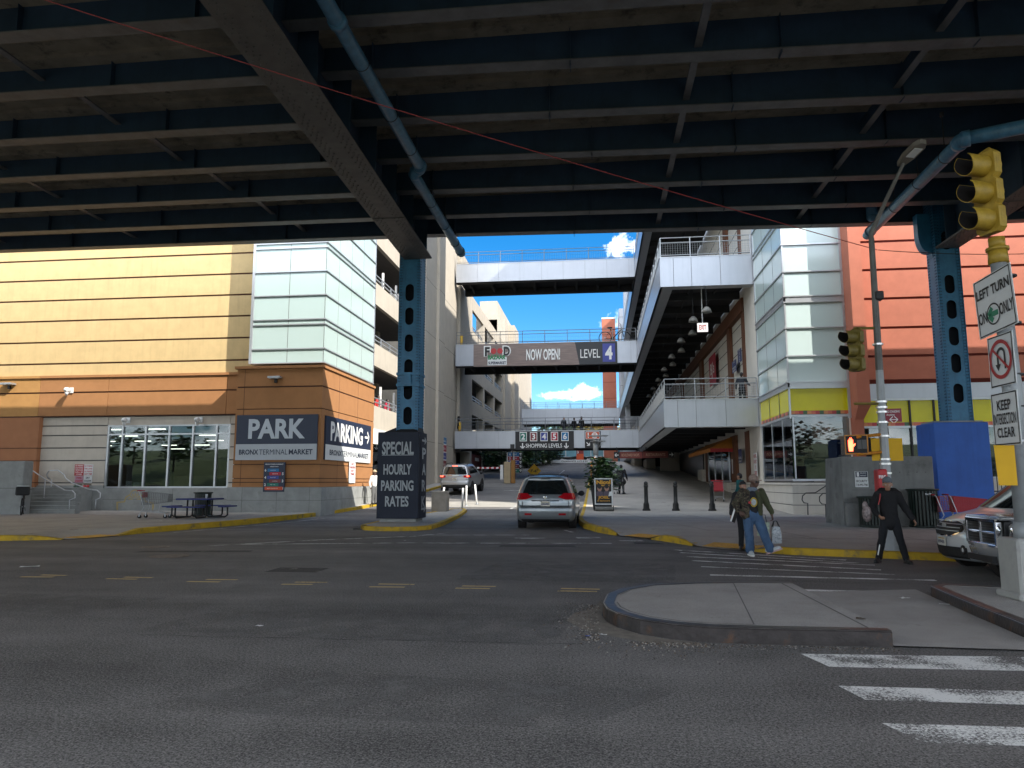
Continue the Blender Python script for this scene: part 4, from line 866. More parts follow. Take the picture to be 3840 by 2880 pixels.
s = Sign('clearance_bar', 'long pale clearance bar hanging across the top of the ramp', 'sign', c, X3, w_, h_*.85, SIGNW, thick=.15); s.text(SIGNK, 'CLEARANCE  6 FT 8 IN', .5, .5, .5, .55, .02); s.pp = MB().use(GALV); [s.pp.box(c[0]+x-.08, c[0]+x+.08, 100.02, 100.14, zr(100), c[2]+h_) for x in (-w_*.5, w_*.5)]; s.done()
q = A(1154, 1017, Y=74)
s = Sign('height_sign', 'yellow diamond height sign on a thin post by the ramp trees', 'sign', tuple(q), (1, 0, 1), .98, .98, mat('sign yellow', (.62, .36, .01), .5, var=.06), up=(-1, 0, 1), thick=.03)
s.l.use(SIGNK).text("7'-6''", q+Vector((0, -.012, 0)), X3, Z3, .28, .75, .03); s.pp = MB().use(GALV); s.pp.box(q.x-.03, q.x+.03, 74.01, 74.06, zr(74), q.z+.3); s.done()
for (u0, v0, u1, v1, t, lab, al) in ((1326, 976, 1388, 990, 'BOULEVARD SHOPS', 'dark red hanging corridor sign reading BOULEVARD SHOPS', 180), (1389, 975, 1457, 989, 'RESTAURANTS', 'dark red hanging corridor sign reading RESTAURANTS', 0)):
    c, w_, h_ = rectof(u0, v0, u1, v1, 62)
    s = Sign('corridor_sign', lab, 'sign', c, X3, w_, h_, mat('dim red sign', (.14, .02, .015), .5, var=.1), thick=.1, group='corridor signs under the walkway')
    k = (0, .2) if al == 180 else (.8, 1); s.rect(SIGNK, k[0], k[1], 0, 1).arrow(SIGNW, sum(k)/2, .5, .55, al, .01, .2).text(mat('dim sign letter', (.40, .24, .16), .6, var=0), t, .58 if al == 180 else .4, .5, .45, .62, .02); s.pp = MB().use(DARK); [s.pp.box(c[0]+x-.03, c[0]+x+.03, 62.03, 62.08, c[2]+h_/2, 4.5) for x in (-w_*.4, w_*.4)]; s.done()
# notices on walls
def notice(label, c, right, w, h, m, rows, lm=None, name='notice', up=Z3, thick=.012, group=None):
    s = Sign(name, label, 'sign', c, right, w, h, m, up=up, thick=thick, group=group); n = len(rows)
    for i, t in enumerate(rows):
        if t: s.text(lm or SIGNK, t, .5, 1-(i+.6)/(n+.2), .62/(n+.2), min(.86, .12*len(t)+.1), .02, .006)
    return s.done()
notice('red and white tow away notice on the cream wall by the steps', (-26.17, 34.58, 2.27), X3, .50, .56, RED, ['NO PARKING', 'UNAUTHORIZED', 'VEHICLES', 'WILL BE', 'TOWED'], WHITE)
notice('white no standing notice beside the red tow notice', (-25.66, 34.58, 2.27), X3, .49, .56, SIGNW, ['NO STANDING', 'FIRE LANE', 'NO PARKING', 'ANY TIME'], RED)
notice('pink square notice under the red tow notice', (-26.14, 34.58, 1.80), X3, .46, .34, mat('pink notice', (.50, .28, .36), .6), ['FIRE', 'STANDPIPE'], RED)
notice('white notice reading DRY STANDPIPE', (-25.66, 34.58, 1.80), X3, .46, .34, SIGNW, ['DRY', 'STANDPIPE'])
for x, m, lab in ((-26.15, mat('green cap', (.05, .09, .06), .5), 'green twin hose inlet low on the cream wall'), (-25.65, RED, 'red twin hose inlet low on the cream wall')):
    t = thing('hose_inlet', lab, 'hose inlet', (x, 34.57, 1.45)); b = MB().use(mat('brass plate', (.16, .14, .10), .5)).box(x-.2, x+.2, 34.56, 34.59, 1.33, 1.57); b.build('plate', t)
    for dx in (-.09, .09): b = MB().use(m, True); b.cyl((x+dx, 34.56, 1.45), (x+dx, 34.44, 1.45), .07, 12); b.build('cap', t)
notice('tall white notice on the sunlit orange wall under the PARKING board', (-12.93, 37.7, 2.15), Y3, 1.0, 1.1, SIGNW, ['NO', 'PARKING', 'ANY', 'TIME', '', ''], RED)
notice('blue accessible entrance sign on the white wall beside the brown post', (8.38, 45.3, 3.15), -Y3, 1.0, .85, COLS[4] if False else mat('blue notice', (.02, .035, .14), .5), ['', 'CARREFOUR'[:0], 'ACCESSIBLE', 'ENTRANCE'], WHITE)
notice('faded red and white notice on the white pillar by the mall corner', (8.30, 40.6, 2.55), -Y3, .8, 1.25, SIGNW, ['NOTICE', 'NO EXIT', 'TO', 'STREET'], RED)
notice('small white plate on the brown post of the cafe', (8.38, 48.0, 2.6), -Y3, .3, .9, SIGNW, ['', '', ''])
q = A(1600, 757, X=8.33)
def vplate(label, u0, v0, u1, v1, X, m, rows, lm, name='notice'):
    p, r = A(u0, v0, X=X), A(u1, v1, X=X); return notice(label, (X, (p.y+r.y)/2, (p.z+r.z)/2), -Y3, abs(p.y-r.y), abs(p.z-r.z), m, rows, lm, name)
NB = mat('blue notice', (.02, .035, .14), .5)
vplate('upright navy ELEVATOR sign on the upper mall wall', 1593, 758, 1602, 779, 8.33, NB, list('ELEVATOR'), WHITE)
vplate('navy accessibility sign on the upper mall wall', 1581, 783, 1591, 800, 8.33, NB, ['O', 'CARREFOUR'[:0], 'ACCESS', 'ROUTE'], WHITE)
s_ = vplate('red and white club store banner hanging on the upper mall wall', 1531, 775, 1547, 825, 8.33, mat('banner crimson', (.36, .012, .03), .6), ["BJ's"], WHITE, 'wall_banner')
# hanging exit sign
q = A(1518, 707, Y=41.3)
s = Sign('exit_sign', 'white EXIT sign with red letters hanging from the walkway ceiling', 'exit sign', tuple(q), X3, .58, .5, mat('exit sign face', (.8, .75, .72), .5, var=0, emit=.35), thick=.08)
s.text(mat('exit red', (.7, .05, .04), .5, var=0), 'EXIT', .5, .5, .55, .66, .03); s.pp = MB().use(WHITE); s.pp.cyl((q.x, q.y+.04, q.z+.25), (q.x, q.y+.04, 12.7), .025, 6); s.done()
# pendant lamps under the upper walkway
LAMPM = mat('lamp shade', (.20, .195, .18), .4, var=.1)
first = None
for i in range(7):
    for k in range(2):
        x, y, z = (5.95, 39.9+i*6.2, 10.75) if k == 0 else (5.4, 38.9+i*6.2+2.4, 10.55)
        if first is None:
            first = thing('pendant_lamp', 'bell shaped pendant lamp hanging in the double row under the upper walkway', 'pendant lamp', (x, y, z), group='pendant lamps under the upper walkway')
            b = MB().use(LAMPM, True); b.lathe([(.05, .32), (.10, .30), (.20, .20), (.27, 0), (.25, 0), (.17, .17), (.05, .26)], (x, y, z), 16); b.build('shade', first); b = MB().use(DARK); b.cyl((x, y, z+.3), (x, y, 12.6), .014, 5); b.build('cord', first)
        else: o = copy_tree(first); o.location = (x, y, z)
# ------------------------------------------------------------------ wall fittings
def floodlight(label, p, n, s=.3, m=GALV):
    p = Vector(p); t = thing('flood_light', label, 'wall light', tuple(p)); b = MB().use(m); r = Z3.cross(Vector(n)); 
    b.prism([p+r*(-s), p+r*s, p+r*s+Vector(n)*.55*s*2, p+r*(-s)+Vector(n)*.55*s*2], None, Z3*.09); b.build('housing', t); b = MB().use(SIGNW); b.prism([p+r*(-s*.8)+Vector(n)*.1, p+r*s*.8+Vector(n)*.1, p+r*s*.8+Vector(n)*.95*s, p-r*s*.8+Vector(n)*.95*s], None, Z3*-.015); b.build('lens', t); b = MB().use(DARK); b.prism([p+r*-.06, p+r*.06, p+r*.06+Vector(n)*.1, p-r*.06+Vector(n)*.1], None, Z3*-.2); b.build('bracket', t); return t
floodlight('flat flood light fixed to the brown tower base above the PARK sign', A(597, 818, Y=33.28), (0, -1, 0))
floodlight('flat flood light on the ochre wall at the far end of the orange band', A(22, 832, Y=34.48), (0, -1, 0), .34)
def camera_(label, p, d=.35):
    p = Vector(p); t = thing('security_camera', label, 'security camera', tuple(p)); b = MB().use(SIGNW, True); b.sph((p.x, p.y-d, p.z-.02), (.12, .2, .13), 10, 7); b.cyl((p.x, p.y-d, p.z-.15), (p.x, p.y-d, p.z-.3), .09, 10, .05); b.build('dome', t); b = MB().use(SIGNW); b.box(p.x-.03, p.x+.03, p.y-d, p.y, p.z-.02, p.z+.03); b.box(p.x-.1, p.x+.1, p.y-.05, p.y, p.z-.14, p.z+.14); b.build('bracket', t)
camera_('white dome security camera on the sunlit orange band', A(155, 843, Y=34.48)); camera_('white dome security camera above the first window bay of the store', A(278, 908, Y=34.57)); camera_('white dome security camera above the last window bay of the store', A(434, 907, Y=34.57))
# ------------------------------------------------------------------ banner wrapped round the column base
t = thing('banner', 'navy fabric banner wrapped round the column base advertising hourly parking rates', 'banner', (-7.6, 27.6, .2))
def wav(x, z): return .018*noise.noise(Vector((x*2.1, z*1.3, 3)))+.03*max(0, .55-z)*noise.noise(Vector((x*5+z*4, z*3, 9)))
xs = np.linspace(-8.46, -6.84, 28); zs2 = np.linspace(.27, 3.56, 40); b = MB().use(NAVYB, True)
b.strip([[(x, 27.58+wav(x, z)-.0, z) for x in xs] for z in zs2]); b.build('front_panel', t)
b = MB().use(NAVYB, True); b.strip([[(-6.83+wav(y, z)*.6, y, z) for y in np.linspace(27.585, 28.8, 18)] for z in zs2]); b.strip([[(-8.47, y, z) for y in np.linspace(28.8, 27.585, 4)] for z in zs2]); b.build('side_panel', t)
SL = mat('banner letter', (.42, .45, .47), .8, var=.08)
b = MB().use(SL)
def bt(s_, u, v, hh, ww): p = A(u, v, Y=27.54); b.text(s_, p, X3, Z3, hh, ww, .03)
k = 1/ (2748.9/28.1/PXS)
bt('SPECIAL', 859.5, 968, .50, 1.25); bt('HOURLY', 858.5, 1014, .40, 1.10); bt('PARKING', 858, 1049, .40, 1.27); bt('RATES', 857, 1083, .40, .92)
p = A(859, 983, Y=27.54); b.add([p+X3*-.62+Z3*-.012, p+X3*.62+Z3*-.012, p+X3*.62+Z3*.012, p+X3*-.62+Z3*.012], [(0, 1, 2, 3)])
for i, ch in enumerate('PARK'): b.text(ch, (-6.79, 28.2, 2.75-i*.62), Y3, Z3, .44, .62, .03)
for z in (3.25, .62): b.add([(-6.79, 27.85, z-.04), (-6.79, 28.3, z-.04), (-6.79, 28.3, z+.04), (-6.79, 27.85, z+.04)], [(0, 1, 2, 3)]); b.add([(-6.79, 28.28, z-.16), (-6.79, 28.6, z), (-6.79, 28.28, z+.16)], [(0, 1, 2)])
b.build('lettering', t)
# ------------------------------------------------------------------ drain pipes and wires
def pipe(label, pts, r, rings, hang, coup):
    t = thing('drain_pipe', label, 'pipe', tuple(pts[0])); b = MB().use(PIPE, True); b.tube(pts, r, 16); b.build('pipe_run', t)
    for p, d, rr in coup: q = MB().use(PIPE, True); p = Vector(p); d = Vector(d).normalized(); q.cyl(p-d*.09, p+d*.09, rr, 16); q.cyl(p-d*.12, p-d*.09, rr*.9, 16); q.build('coupling', t)
    for p, zt_ in hang:
        q = MB().use(DARK); p = Vector(p); q.cyl((p.x, p.y, p.z+r), (p.x, p.y, zt_), .012, 5); q.box(p.x-.04, p.x+.04, p.y-.03, p.y+.03, zt_-.12, zt_); ring = [(p.x+(r+.008)*math.cos(a), p.y, p.z+(r+.008)*math.sin(a)) for a in np.linspace(0, 2*math.pi, 17)[:-1]]; q.tube(ring, .012, 4, closed=True); q.build('hanger', t)
PZ = 11.15
def pl(u, v, z): return A(u, v, Z=z)
a = [pl(700, -60, PZ), pl(722, 0, PZ), pl(752, 55, PZ), pl(810, 165, PZ), pl(862, 265, PZ), pl(908, 355, PZ)]
xm = -5.25; L1 = [(xm, y, PZ) for y in (10.5, 12.0, 14, 16, 18, 20, 20.75)]; L2 = [(-5.52, 21.0, PZ-.10), (-5.52, 22, PZ-.1), (-5.52, 24, PZ-.1), (-5.52, 29.0, PZ-.1)]
pipe('blue drain pipe hung lengthwise beside the riveted cross beam', [Vector(p) for p in L1]+[Vector((-5.30, 20.95, PZ)), Vector((-5.47, 20.98, PZ-.08))]+[Vector(p) for p in L2], .165, 0, [((xm, y, PZ), 11.5) for y in (15.2, 17.6, 19.6)]+[((-5.52, y, PZ-.1), 11.5) for y in (23.4, 25.6, 27.6)], [((xm, 13.6, PZ), (0, 1, 0), .20), ((xm+.0, 20.7, PZ), (0, 1, 0), .21), ((-5.5, 21.05, PZ-.08), (1, .3, .2), .21), ((-5.52, 28.7, PZ-.1), (0, 1, 0), .195)])
q0 = A(1880, 500, Y=28.0); q1 = A(2082, 300, Z=10.0); q2 = A(2240, 268, Z=10.0)
P_ = [Vector(q0)+Vector((0, .35, -.05)), Vector(q0), Vector(q0).lerp(Vector(q1), .33), Vector(q0).lerp(Vector(q1), .66), Vector(q1), Vector(q1).lerp(Vector(q2), .5)+Vector((0, 0, .0)), Vector(q2), Vector(q2)+(Vector(q2)-Vector(q1))]
dd = (Vector(q1)-Vector(q0))
pipe('blue drain pipe slanting down from the deck towards the street lamp', P_, .17, 0, [(Vector(q0)+dd*f, 11.4) for f in (.35, .62, .86)], [(q0, dd, .2), (Vector(q0)+dd*.97, dd, .2), (Vector(q1)+Vector((.05, 0, 0)), Vector(q2)-Vector(q1), .2)])
t = thing('drain_spout', 'short blue drain outlet with a rusty elbow under the deck edge', 'pipe', tuple(A(1883, 478, Y=28.5))); b = MB().use(PIPE, True); p = A(1883, 460, Y=28.4); b.cyl(p+Z3*.5, p-Z3*.1, .2, 14); b.sph(p-Z3*.15, .2, 12, 8); b.build('outlet', t)
def wire(label, pts, r, m, name='overhead_wire'):
    pts = [Vector(p) for p in pts]; b = MB().use(m); n = 24; a, c = pts[0], pts[-1]; sag = pts[1] if len(pts) > 2 else 0
    P2 = [a.lerp(c, i/n)-Z3*(4*(sag.z if sag else 0)*(i/n)*(1-i/n)) for i in range(n+1)]; b.tube(P2, r, 5, caps=False); tag(b.build(name), label, 'wire', 'wires strung under the elevated road')
wire('thin red cable sagging under the elevated road', (A(60, -12, Y=11), Vector((0, 0, .1)), A(1895, 540, Y=18)), .010, mat('red cable', (.30, .05, .05), .5))
wire('thin black wire from the street lamp pole towards the salmon wall', (A(1897, 540, Y=18), Vector((0, 0, .05)), A(2230, 548, Y=17.2)), .009, DARK)
# ------------------------------------------------------------------ traffic signals, poles
TLY = mat('signal yellow', (.40, .26, .028), .5, var=.3, scale=6, dirt=(.20, .14, .05), dscale=5, dthr=.6, bump=.15)
TLI = mat('signal inside', (.012, .010, .010), .7, var=.1)
LENS = [mat('red lens', (.10, .01, .01), .2, var=0), mat('amber lens', (.09, .05, .005), .2, var=0), mat('green lens', (.01, .06, .04), .2, var=0)]
POLEG = mat('pole grey', (.34, .36, .37), .55, metal=.25, var=.12, scale=4, dirt=(.24, .25, .25), dscale=3)
POLED = mat('dark pole', (.16, .16, .15), .6, metal=.2, var=.25, scale=4)
def signal(label, base, face, r=.155, hsec=.36, m=TLY, cap=True, gap=.0):
    """three stacked sections, each with a long tunnel visor; base is the lower centre of the housing, face the way it looks"""
    f = Vector(face).normalized(); sd = Z3.cross(f); o = Vector(base); t = thing('traffic_signal', label, 'traffic light', tuple(o))
    b = MB().use(m)
    for k in range(3):
        c = o+Z3*(hsec*(k+.5))
        pts = []
        for i in range(20): a = 2*math.pi*i/20; pts.append(c+sd*(.185*max(-1, min(1, 1.25*math.cos(a))))+Z3*(hsec*.5*max(-1, min(1, 1.25*math.sin(a))))-f*.06)
        b.prism(pts, None, f*.12)
        b.lathe([(.165, 0), (.155, .05), (.11, .10), (.001, .125)], (0, 0, 0), 16, T=Matrix.Translation(c-f*.055) @ (-f).to_track_quat('Z', 'Y').to_matrix().to_4x4())
        for x in (-.17, .17): b.cyl(c+sd*x-Z3*.07+f*.02, c+sd*x+Z3*.07+f*.02, .02, 6)
    if cap: top = o+Z3*hsec*3; b.add([top+sd*.13+f*.06, top-sd*.13+f*.06, top-sd*.13-f*.06, top+sd*.13-f*.06, top+Z3*.10-f*.06+sd*.02, top+Z3*.10-f*.06-sd*.02], [(0, 1, 5, 4), (1, 2, 5), (2, 3, 4, 5), (3, 0, 4)])
    b.build('housing', t)
    for k in range(3):
        c = o+Z3*(hsec*(2.5-k)); v = MB().use(m, True); n = 18; R1 = []; R2 = []; I1 = []; I2 = []
        for i in range(n+1):
            a = math.radians(-235+290*i/n); d = sd*math.cos(a)+Z3*math.sin(a); L = .33-.06*max(0, -math.sin(a)); 
            R1.append(c+d*r+f*.06); R2.append(c+d*(r*1.02)+f*(.06+L)); I1.append(c+d*(r-.008)+f*.06); I2.append(c+d*(r*1.02-.008)+f*(.06+L))
        v.strip([R1, R2]); v.use(TLI, True).strip([I2, I1]); v.use(m).strip([R2, I2]); v.build('visor', t)
        l = MB().use(LENS[k], True); q = f.to_track_quat('Z', 'Y').to_matrix().to_4x4(); l.lathe([(r*.97, 0), (r*.8, .03), (r*.4, .05), (.001, .055)], (0, 0, 0), 16, T=Matrix.Translation(c+f*.062) @ q); l.build('lens', t)
    return t
# the near pole with its stack of signs
NPX, NPY = 5.52, 10.42
t = thing('signal_pole', 'thick grey signal pole with square base standing on the traffic island', 'pole', (NPX, NPY, .155))
top = A(2160, 565, Y=NPY); b = MB().use(POLEG, True); b.cyl((NPX, NPY, .95), (top.x-.02, NPY, top.z+.1), .135, 20, .098); b.build('shaft', t)
b = MB().use(mat('pole base grey', (.36, .36, .34), .7, var=.15, scale=3, dirt=(.27, .27, .26), dscale=3)); b.rbox(NPX-.27, NPX+.27, NPY-.25, NPY+.25, .17, .92, .03); b.rbox(NPX-.31, NPX+.31, NPY-.29, NPY+.29, .15, .24, .02); b.use(POLEG, True).cyl((NPX, NPY, .9), (NPX, NPY, 1.12), .17, 20, .15); b.build('base', t)
b = MB().use(DARK); 
for z in (1.9, 2.62, 3.05, 3.75, 4.4): b.cyl((NPX+.04, NPY, z), (NPX+.04, NPY, z+.022), .129-.004*z+.003, 16)
b.use(SIGNW).cyl((NPX, NPY, 2.16), (NPX, NPY, 2.19), .132, 16); b.build('strap', t)
lo = A(2152, 498, Y=NPY-.05)
f_ = Vector((-.93, -.36, 0)).normalized()
signal('big yellow three lamp traffic signal on top of the thick island pole', A(2143, 505, Y=NPY), f_, r=.150, hsec=.385)
t = thing('signal_bracket', 'yellow collar joining the near traffic signal to its pole', 'bracket', tuple(A(2155, 545, Y=NPY))); b = MB().use(TLY, True); p = A(2155, 545, Y=NPY); b.cyl(p+Z3*-.16, p+Z3*.02, .125, 16, .115); b.cyl(p+Z3*.02, p+Z3*.06, .14, 16); b.cyl(p+Z3*.06, p+Z3*.2, .10, 16); b.build('collar', t)
def polesign(name, label, u, v, w, h, rot, m=SIGNW, border=True, tilt=0, Y=NPY-.02, group=None):
    r = Vector((math.cos(math.radians(rot)), math.sin(math.radians(rot)), 0)); c = A(u, v, X=NPX-.185); k = math.radians(tilt); r2 = r*math.cos(k)+Z3*math.sin(k); u2 = Z3*math.cos(k)-r*math.sin(k)
    s = Sign(name, label, 'road sign', c, r2, w, h, m, up=u2, thick=.008, group=group)
    if border:
        bw = .018
        for a0, a1, d0, d1 in ((.03, .97, .965, .965+bw/h), (.03, .97, .035-bw/h, .035), (.03, .03+bw/w, .035, .965), (.97-bw/w, .97, .035, .965)): s.rect(SIGNK, a0, a1, d0, d1, .003)
    return s
# measured: image corners of the three signs
s = polesign('turn_sign', 'white sign reading LEFT TURN ON arrow ONLY on the island pole', 2148, 653, .85, .82, -86, tilt=4)
s.text(SIGNK, 'LEFT TURN', .5, .73, .17, .86, .03).text(SIGNK, 'ON', .17, .32, .20, .22, .02).text(SIGNK, 'ONLY', .79, .34, .20, .34, .02).disc(SIGNK, .45, .32, .15, .006, .128).disc(SIGNW, .45, .32, .127, .005); s.arrow(mat('sign green', (.02, .22, .12), .5), .455, .32, .26, 180, .010, .34).done()
s = polesign('no_turn_sign', 'white sign with a black hooked arrow crossed out in a red ring', 2163, 778, .60, .69, -89)
s.disc(mat('sign red', (.42, .012, .018), .45), .5, .52, .265, .012, .215)
s.l.use(SIGNK); arc = [s.at(.52+.17*math.cos(a)*1.0, .62+.13*math.sin(a), .008) for a in np.linspace(0, math.pi, 10)]
ri = [s.at(.52+.105*math.cos(a), .62+.075*math.sin(a), .008) for a in np.linspace(0, math.pi, 10)]
s.l.add(arc+ri, [(i, i+1, 11+i, 10+i) for i in range(9)]); s.rect(SIGNK, .625, .69, .32, .62, .008).rect(SIGNK, .35, .415, .42, .62, .008).poly(SIGNK, [(.28, .43), (.485, .43), (.38, .30)], .008)
p, q = s.at(.22, .74, .014), s.at(.78, .32, .014); d = (q-p).normalized(); e = s.n.cross(d)*.018; s.l.use(mat('sign red', (.42, .012, .018), .45)).add([p-e, q-e, q+e, p+e], [(0, 1, 2, 3)]); s.done()
s = polesign('keep_clear_sign', 'white sign reading KEEP INTERSECTION CLEAR, lowest of the stack on the island pole', 2172, 904, .62, .70, -89)
s.text(SIGNK, 'KEEP', .5, .76, .19, .52, .02).text(SIGNK, 'INTERSECTION', .5, .50, .21, .82, .015).text(SIGNK, 'CLEAR', .5, .24, .19, .66, .02).done()
PAPER = mat('yellow notice paper', (.66, .38, .015), .8, var=.06)
t = thing('paper_notice', 'tall yellow paper notice tied to the thick island pole', 'notice', tuple(A(2175, 1005, Y=NPY-.15))); c = A(2177, 1005, Y=NPY-.15); b = MB().use(PAPER); b.prism([c+Vector(( x, 0.002*x, z)) for x, z in ((-.13, -.26), (.10, -.26), (.10, .26), (-.15, .26))], None, (0, .004, 0)); b.build('sheet', t)
# the far octagonal pole with lamp, signal, walk signal and plates
PX, PY_ = 6.28, 17.35
b0 = A(1925, 1195, Z=.16); PX, PY_ = 6.35, 17.3
zp = lambda v: A(1905, v, Y=PY_).z
pt = lambda v, du=0: A({1200: 1924, 1000: 1913, 700: 1893, 510: 1882}.get(v, 0) or (1882+(v-510)*.0612), v, Y=PY_)
t = thing('street_lamp', 'slim grey octagonal street lamp pole with a bent arm at the kerb', 'street lamp', (PX, PY_, .16))
b = MB().use(POLEG); p0, p1, p2 = pt(1190), pt(800), pt(515); b.cyl((p0.x, PY_, .5), p1, .125, 8, .085); b.use(POLED).cyl(p1, p2, .085, 8, .065); b.build('shaft', t)
b = MB().use(POLEG); b.cyl((p0.x, PY_, .16), (p0.x, PY_, .8), .27, 8, .17); b.build('base', t)
lp = A(1952, 352, Y=PY_-1.0); b = MB().use(POLED, True); b.tube([p2-Z3*.3, p2+Z3*.12, p2.lerp(lp, .5)+Z3*.08, lp], [.06, .055, .045, .035], 8); b.build('arm', t)
b = MB().use(mat('lamp head grey', (.17, .155, .13), .5, var=.15)); d = Vector((.25, -.75, .22)).normalized(); sd = Z3.cross(d).normalized(); b.prism([lp+sd*x+d*y for x, y in ((-.07, -.12), (.07, -.12), (.15, .15), (.15, .5), (.08, .62), (-.08, .62), (-.15, .5), (-.15, .15))], None, Z3*.10); hd = b.build('lamp_head', t)
b = MB().use(SIGNW); b.prism([lp+sd*x+d*y-Z3*.004 for x, y in ((-.1, .2), (.1, .2), (.1, .48), (-.1, .48))], None, Z3*-.012); b.build('lens', hd)
b = MB().use(mat('steel strap', (.6, .6, .6), .3, metal=1, var=0))
for v in (744, 868, 880, 890, 912, 942, 992, 1002, 1022, 1048, 1060): p = pt(v); b.cyl(p-Z3*.02, p+Z3*.02, .128-.012*(p.z/4), 12)
b.build('strap', t)
b = MB().use(DARK); p = pt(640); b.rbox(p.x-.02, p.x+.16, PY_-.12, PY_+.1, p.z-.1, p.z+.1, .02); b.build('junction_box', t)
sg = signal('olive three lamp traffic signal hung beside the street lamp pole', A(1852, 802, Y=PY_-.1), Vector((-.85, -.52, 0)), r=.14, hsec=.31, m=mat('aged signal olive', (.19, .145, .028), .55, var=.3, scale=6, dirt=(.10, .08, .03), dscale=5))
b = MB().use(mat('aged signal olive', (.19, .145, .028)));
for v in (709, 872): a_, c_ = A(1845, v, Y=PY_-.1), pt(v); b = MB().use(mat('aged signal olive', (.19, .145, .028))); b.cyl(a_, c_, .03, 8); b.build('bracket', sg)
# walk signal
t = thing('walk_signal', 'orange pedestrian signal showing a lit red hand on the street lamp pole', 'pedestrian signal', tuple(A(1858, 960, Y=PY_-.2)))
OR = mat('walk signal orange', (.50, .19, .012), .5, var=.15); c = A(1850, 960, Y=PY_-.25); r = Vector((.94, -.34, 0)); n = r.cross(Z3); w2, h2 = .235, .215
b = MB().use(OR); b.prism([c+r*x+Z3*z for x, z in ((-w2, -h2), (w2, -h2), (w2, h2), (-w2, h2))], None, n*-.28); b.build('housing', t)
b = MB().use(TLI); b.add([c+r*x+Z3*z+n*.004 for x, z in ((-w2*.9, -h2*.88), (w2*.9, -h2*.88), (w2*.9, h2*.88), (-w2*.9, h2*.88))], [(0, 1, 2, 3)])
b.use(mat('unlit digit', (.08, .08, .08), .6)); [b.add([c+r*(x+dx)+Z3*z+n*.008 for dx, z in ((-.045, -.1), (.045, -.1), (.045, .1), (-.045, .1))], [(0, 1, 2, 3)]) for x in (.06, .16)]; b.build('face', t)
b = MB().use(mat('lit red hand', (1, .07, .03), .5, var=0, emit=4.0)); hx = -.11
hand = [(-.045, -.15), (.035, -.15), (.045, -.06), (.095, .0), (.085, .025), (.045, .0), (.045, .11), (.03, .115), (.026, .05), (.02, .15), (.004, .155), (0, .06), (-.008, .15), (-.026, .145), (-.026, .05), (-.036, .11), (-.052, .105), (-.056, -.04)]
b.add([c+r*(hx+x)+Z3*(z)+n*.009 for x, z in hand], [tuple(range(len(hand)))]); b.build('hand_symbol', t)
b = MB().use(OR)
for v in (942, 980): a_, c_ = A(1852, v+2, Y=PY_-.3), pt(v-4); b.cyl(a_, c_, .035, 8)
b.build('bracket', t)
s = Sign('no_standing_sign', 'small dark red NO STANDING plate on the street lamp pole', 'road sign', A(1930, 897, Y=PY_-.12), (.97, -.2, .0), .33, .30, mat('plate red', (.24, .012, .03), .5), thick=.008); s.text(WHITE, 'NO STANDING', .48, .78, .17, .82, .02, .004).text(WHITE, 'Anytime', .32, .52, .18, .5, .02, .004).arrow(WHITE, .5, .18, .55, 0, .004, .10).arrow(WHITE, .5, .18, .55, 180, .004, .10).done()
for u, du, lab in ((1894, -.1, 'yellow paper notice tied to the street lamp pole, hidden edge behind it'), (1932, .1, 'yellow paper notice tied to the street lamp pole on its open side')):
    q = A(u, 970, Y=PY_-.02); t = thing('paper_notice', lab, 'notice', tuple(q)); b = MB().use(PAPER); wq = .115 if u < 1900 else .175; b.prism([q+Vector((x, 0, z)) for x, z in ((-wq, -.26), (wq, -.26), (wq, .24), (-wq, .24))], None, (0, .004, 0)); b.build('sheet', t)
t = thing('alarm_box', 'red box with white lettering strapped to the street lamp pole', 'call box', tuple(A(1905, 1035, Y=PY_))); q = A(1904, 1040, Y=PY_-.1); b = MB().use(RED); b.rbox(q.x-.09, q.x+.11, PY_-.2, PY_+.1, q.z-.26, q.z+.27, .03); o = b.build('box', t); b = MB().use(WHITE); b.text('FIRE', (q.x-.01, PY_-.206, q.z+.1), X3, Z3, .07, .15, .03); b.build('lettering', t)
# ------------------------------------------------------------------ bollards, posts, planter, poster
def bollard():
    t = thing('bollard', '', 'bollard', group='black bollards across the mall forecourt'); b = MB().use(BLACKP, True); b.lathe([(.17, 0), (.17, .05), (.13, .10), (.125, .28), (.10, .32), (.085, .36), (.082, .98), (.10, 1.0), (.10, 1.05), (.085, 1.07)], (0, 0, 0), 14); b.build('post', t); b = MB().use(BLACKP, True); b.sph((0, 0, 1.13), (.09, .09, .10), 12, 8); b.build('cap', t); return t
bo = bollard()
for i, (u, lab) in enumerate(((1397, 'black bollard nearest the poster stand'), (1461, 'black bollard in the middle of the three'), (1540, 'black bollard nearest the red shopping cart'))):
    o = bo if i == 0 else copy_tree(bo); p = A(u, 1103, Z=zs(35.5)); k = 35.6/p.y; o.location = (p.x*k*.995, 35.6, zs(35.6)); o['label'] = lab; o.scale = (1.12, 1.12, 1.12)
def delin(): 
    t = thing('post_marker', '', 'delineator post', group='white marker posts by the column island'); b = MB().use(WHITE, True); b.cyl((0, 0, .03), (0, 0, 1.12), .05, 10); b.build('post', t); b = MB().use(GALV, True); b.lathe([(.14, 0), (.13, .03), (.06, .05)], (0, 0, 0), 12); b.build('foot', t); return t
de = delin()
for i, (x, y, lx, ly, lab) in enumerate(((-7.02, 37.6, 2, 0, 'scuffed white marker post at the yellow tip of the column island'), (-8.35, 38.6, 9, 0, 'leaning white marker post right beside the concrete block'), (-6.85, 41.2, -6, 0, 'white marker post standing alone out in the driveway'), (-7.25, 40.0, 1, 0, 'white marker post half hidden behind the scuffed one'))):
    o = de if i == 0 else copy_tree(de); o.location = (x, y, zr(y)); o.rotation_euler = (0, math.radians(lx), 0); o['label'] = lab
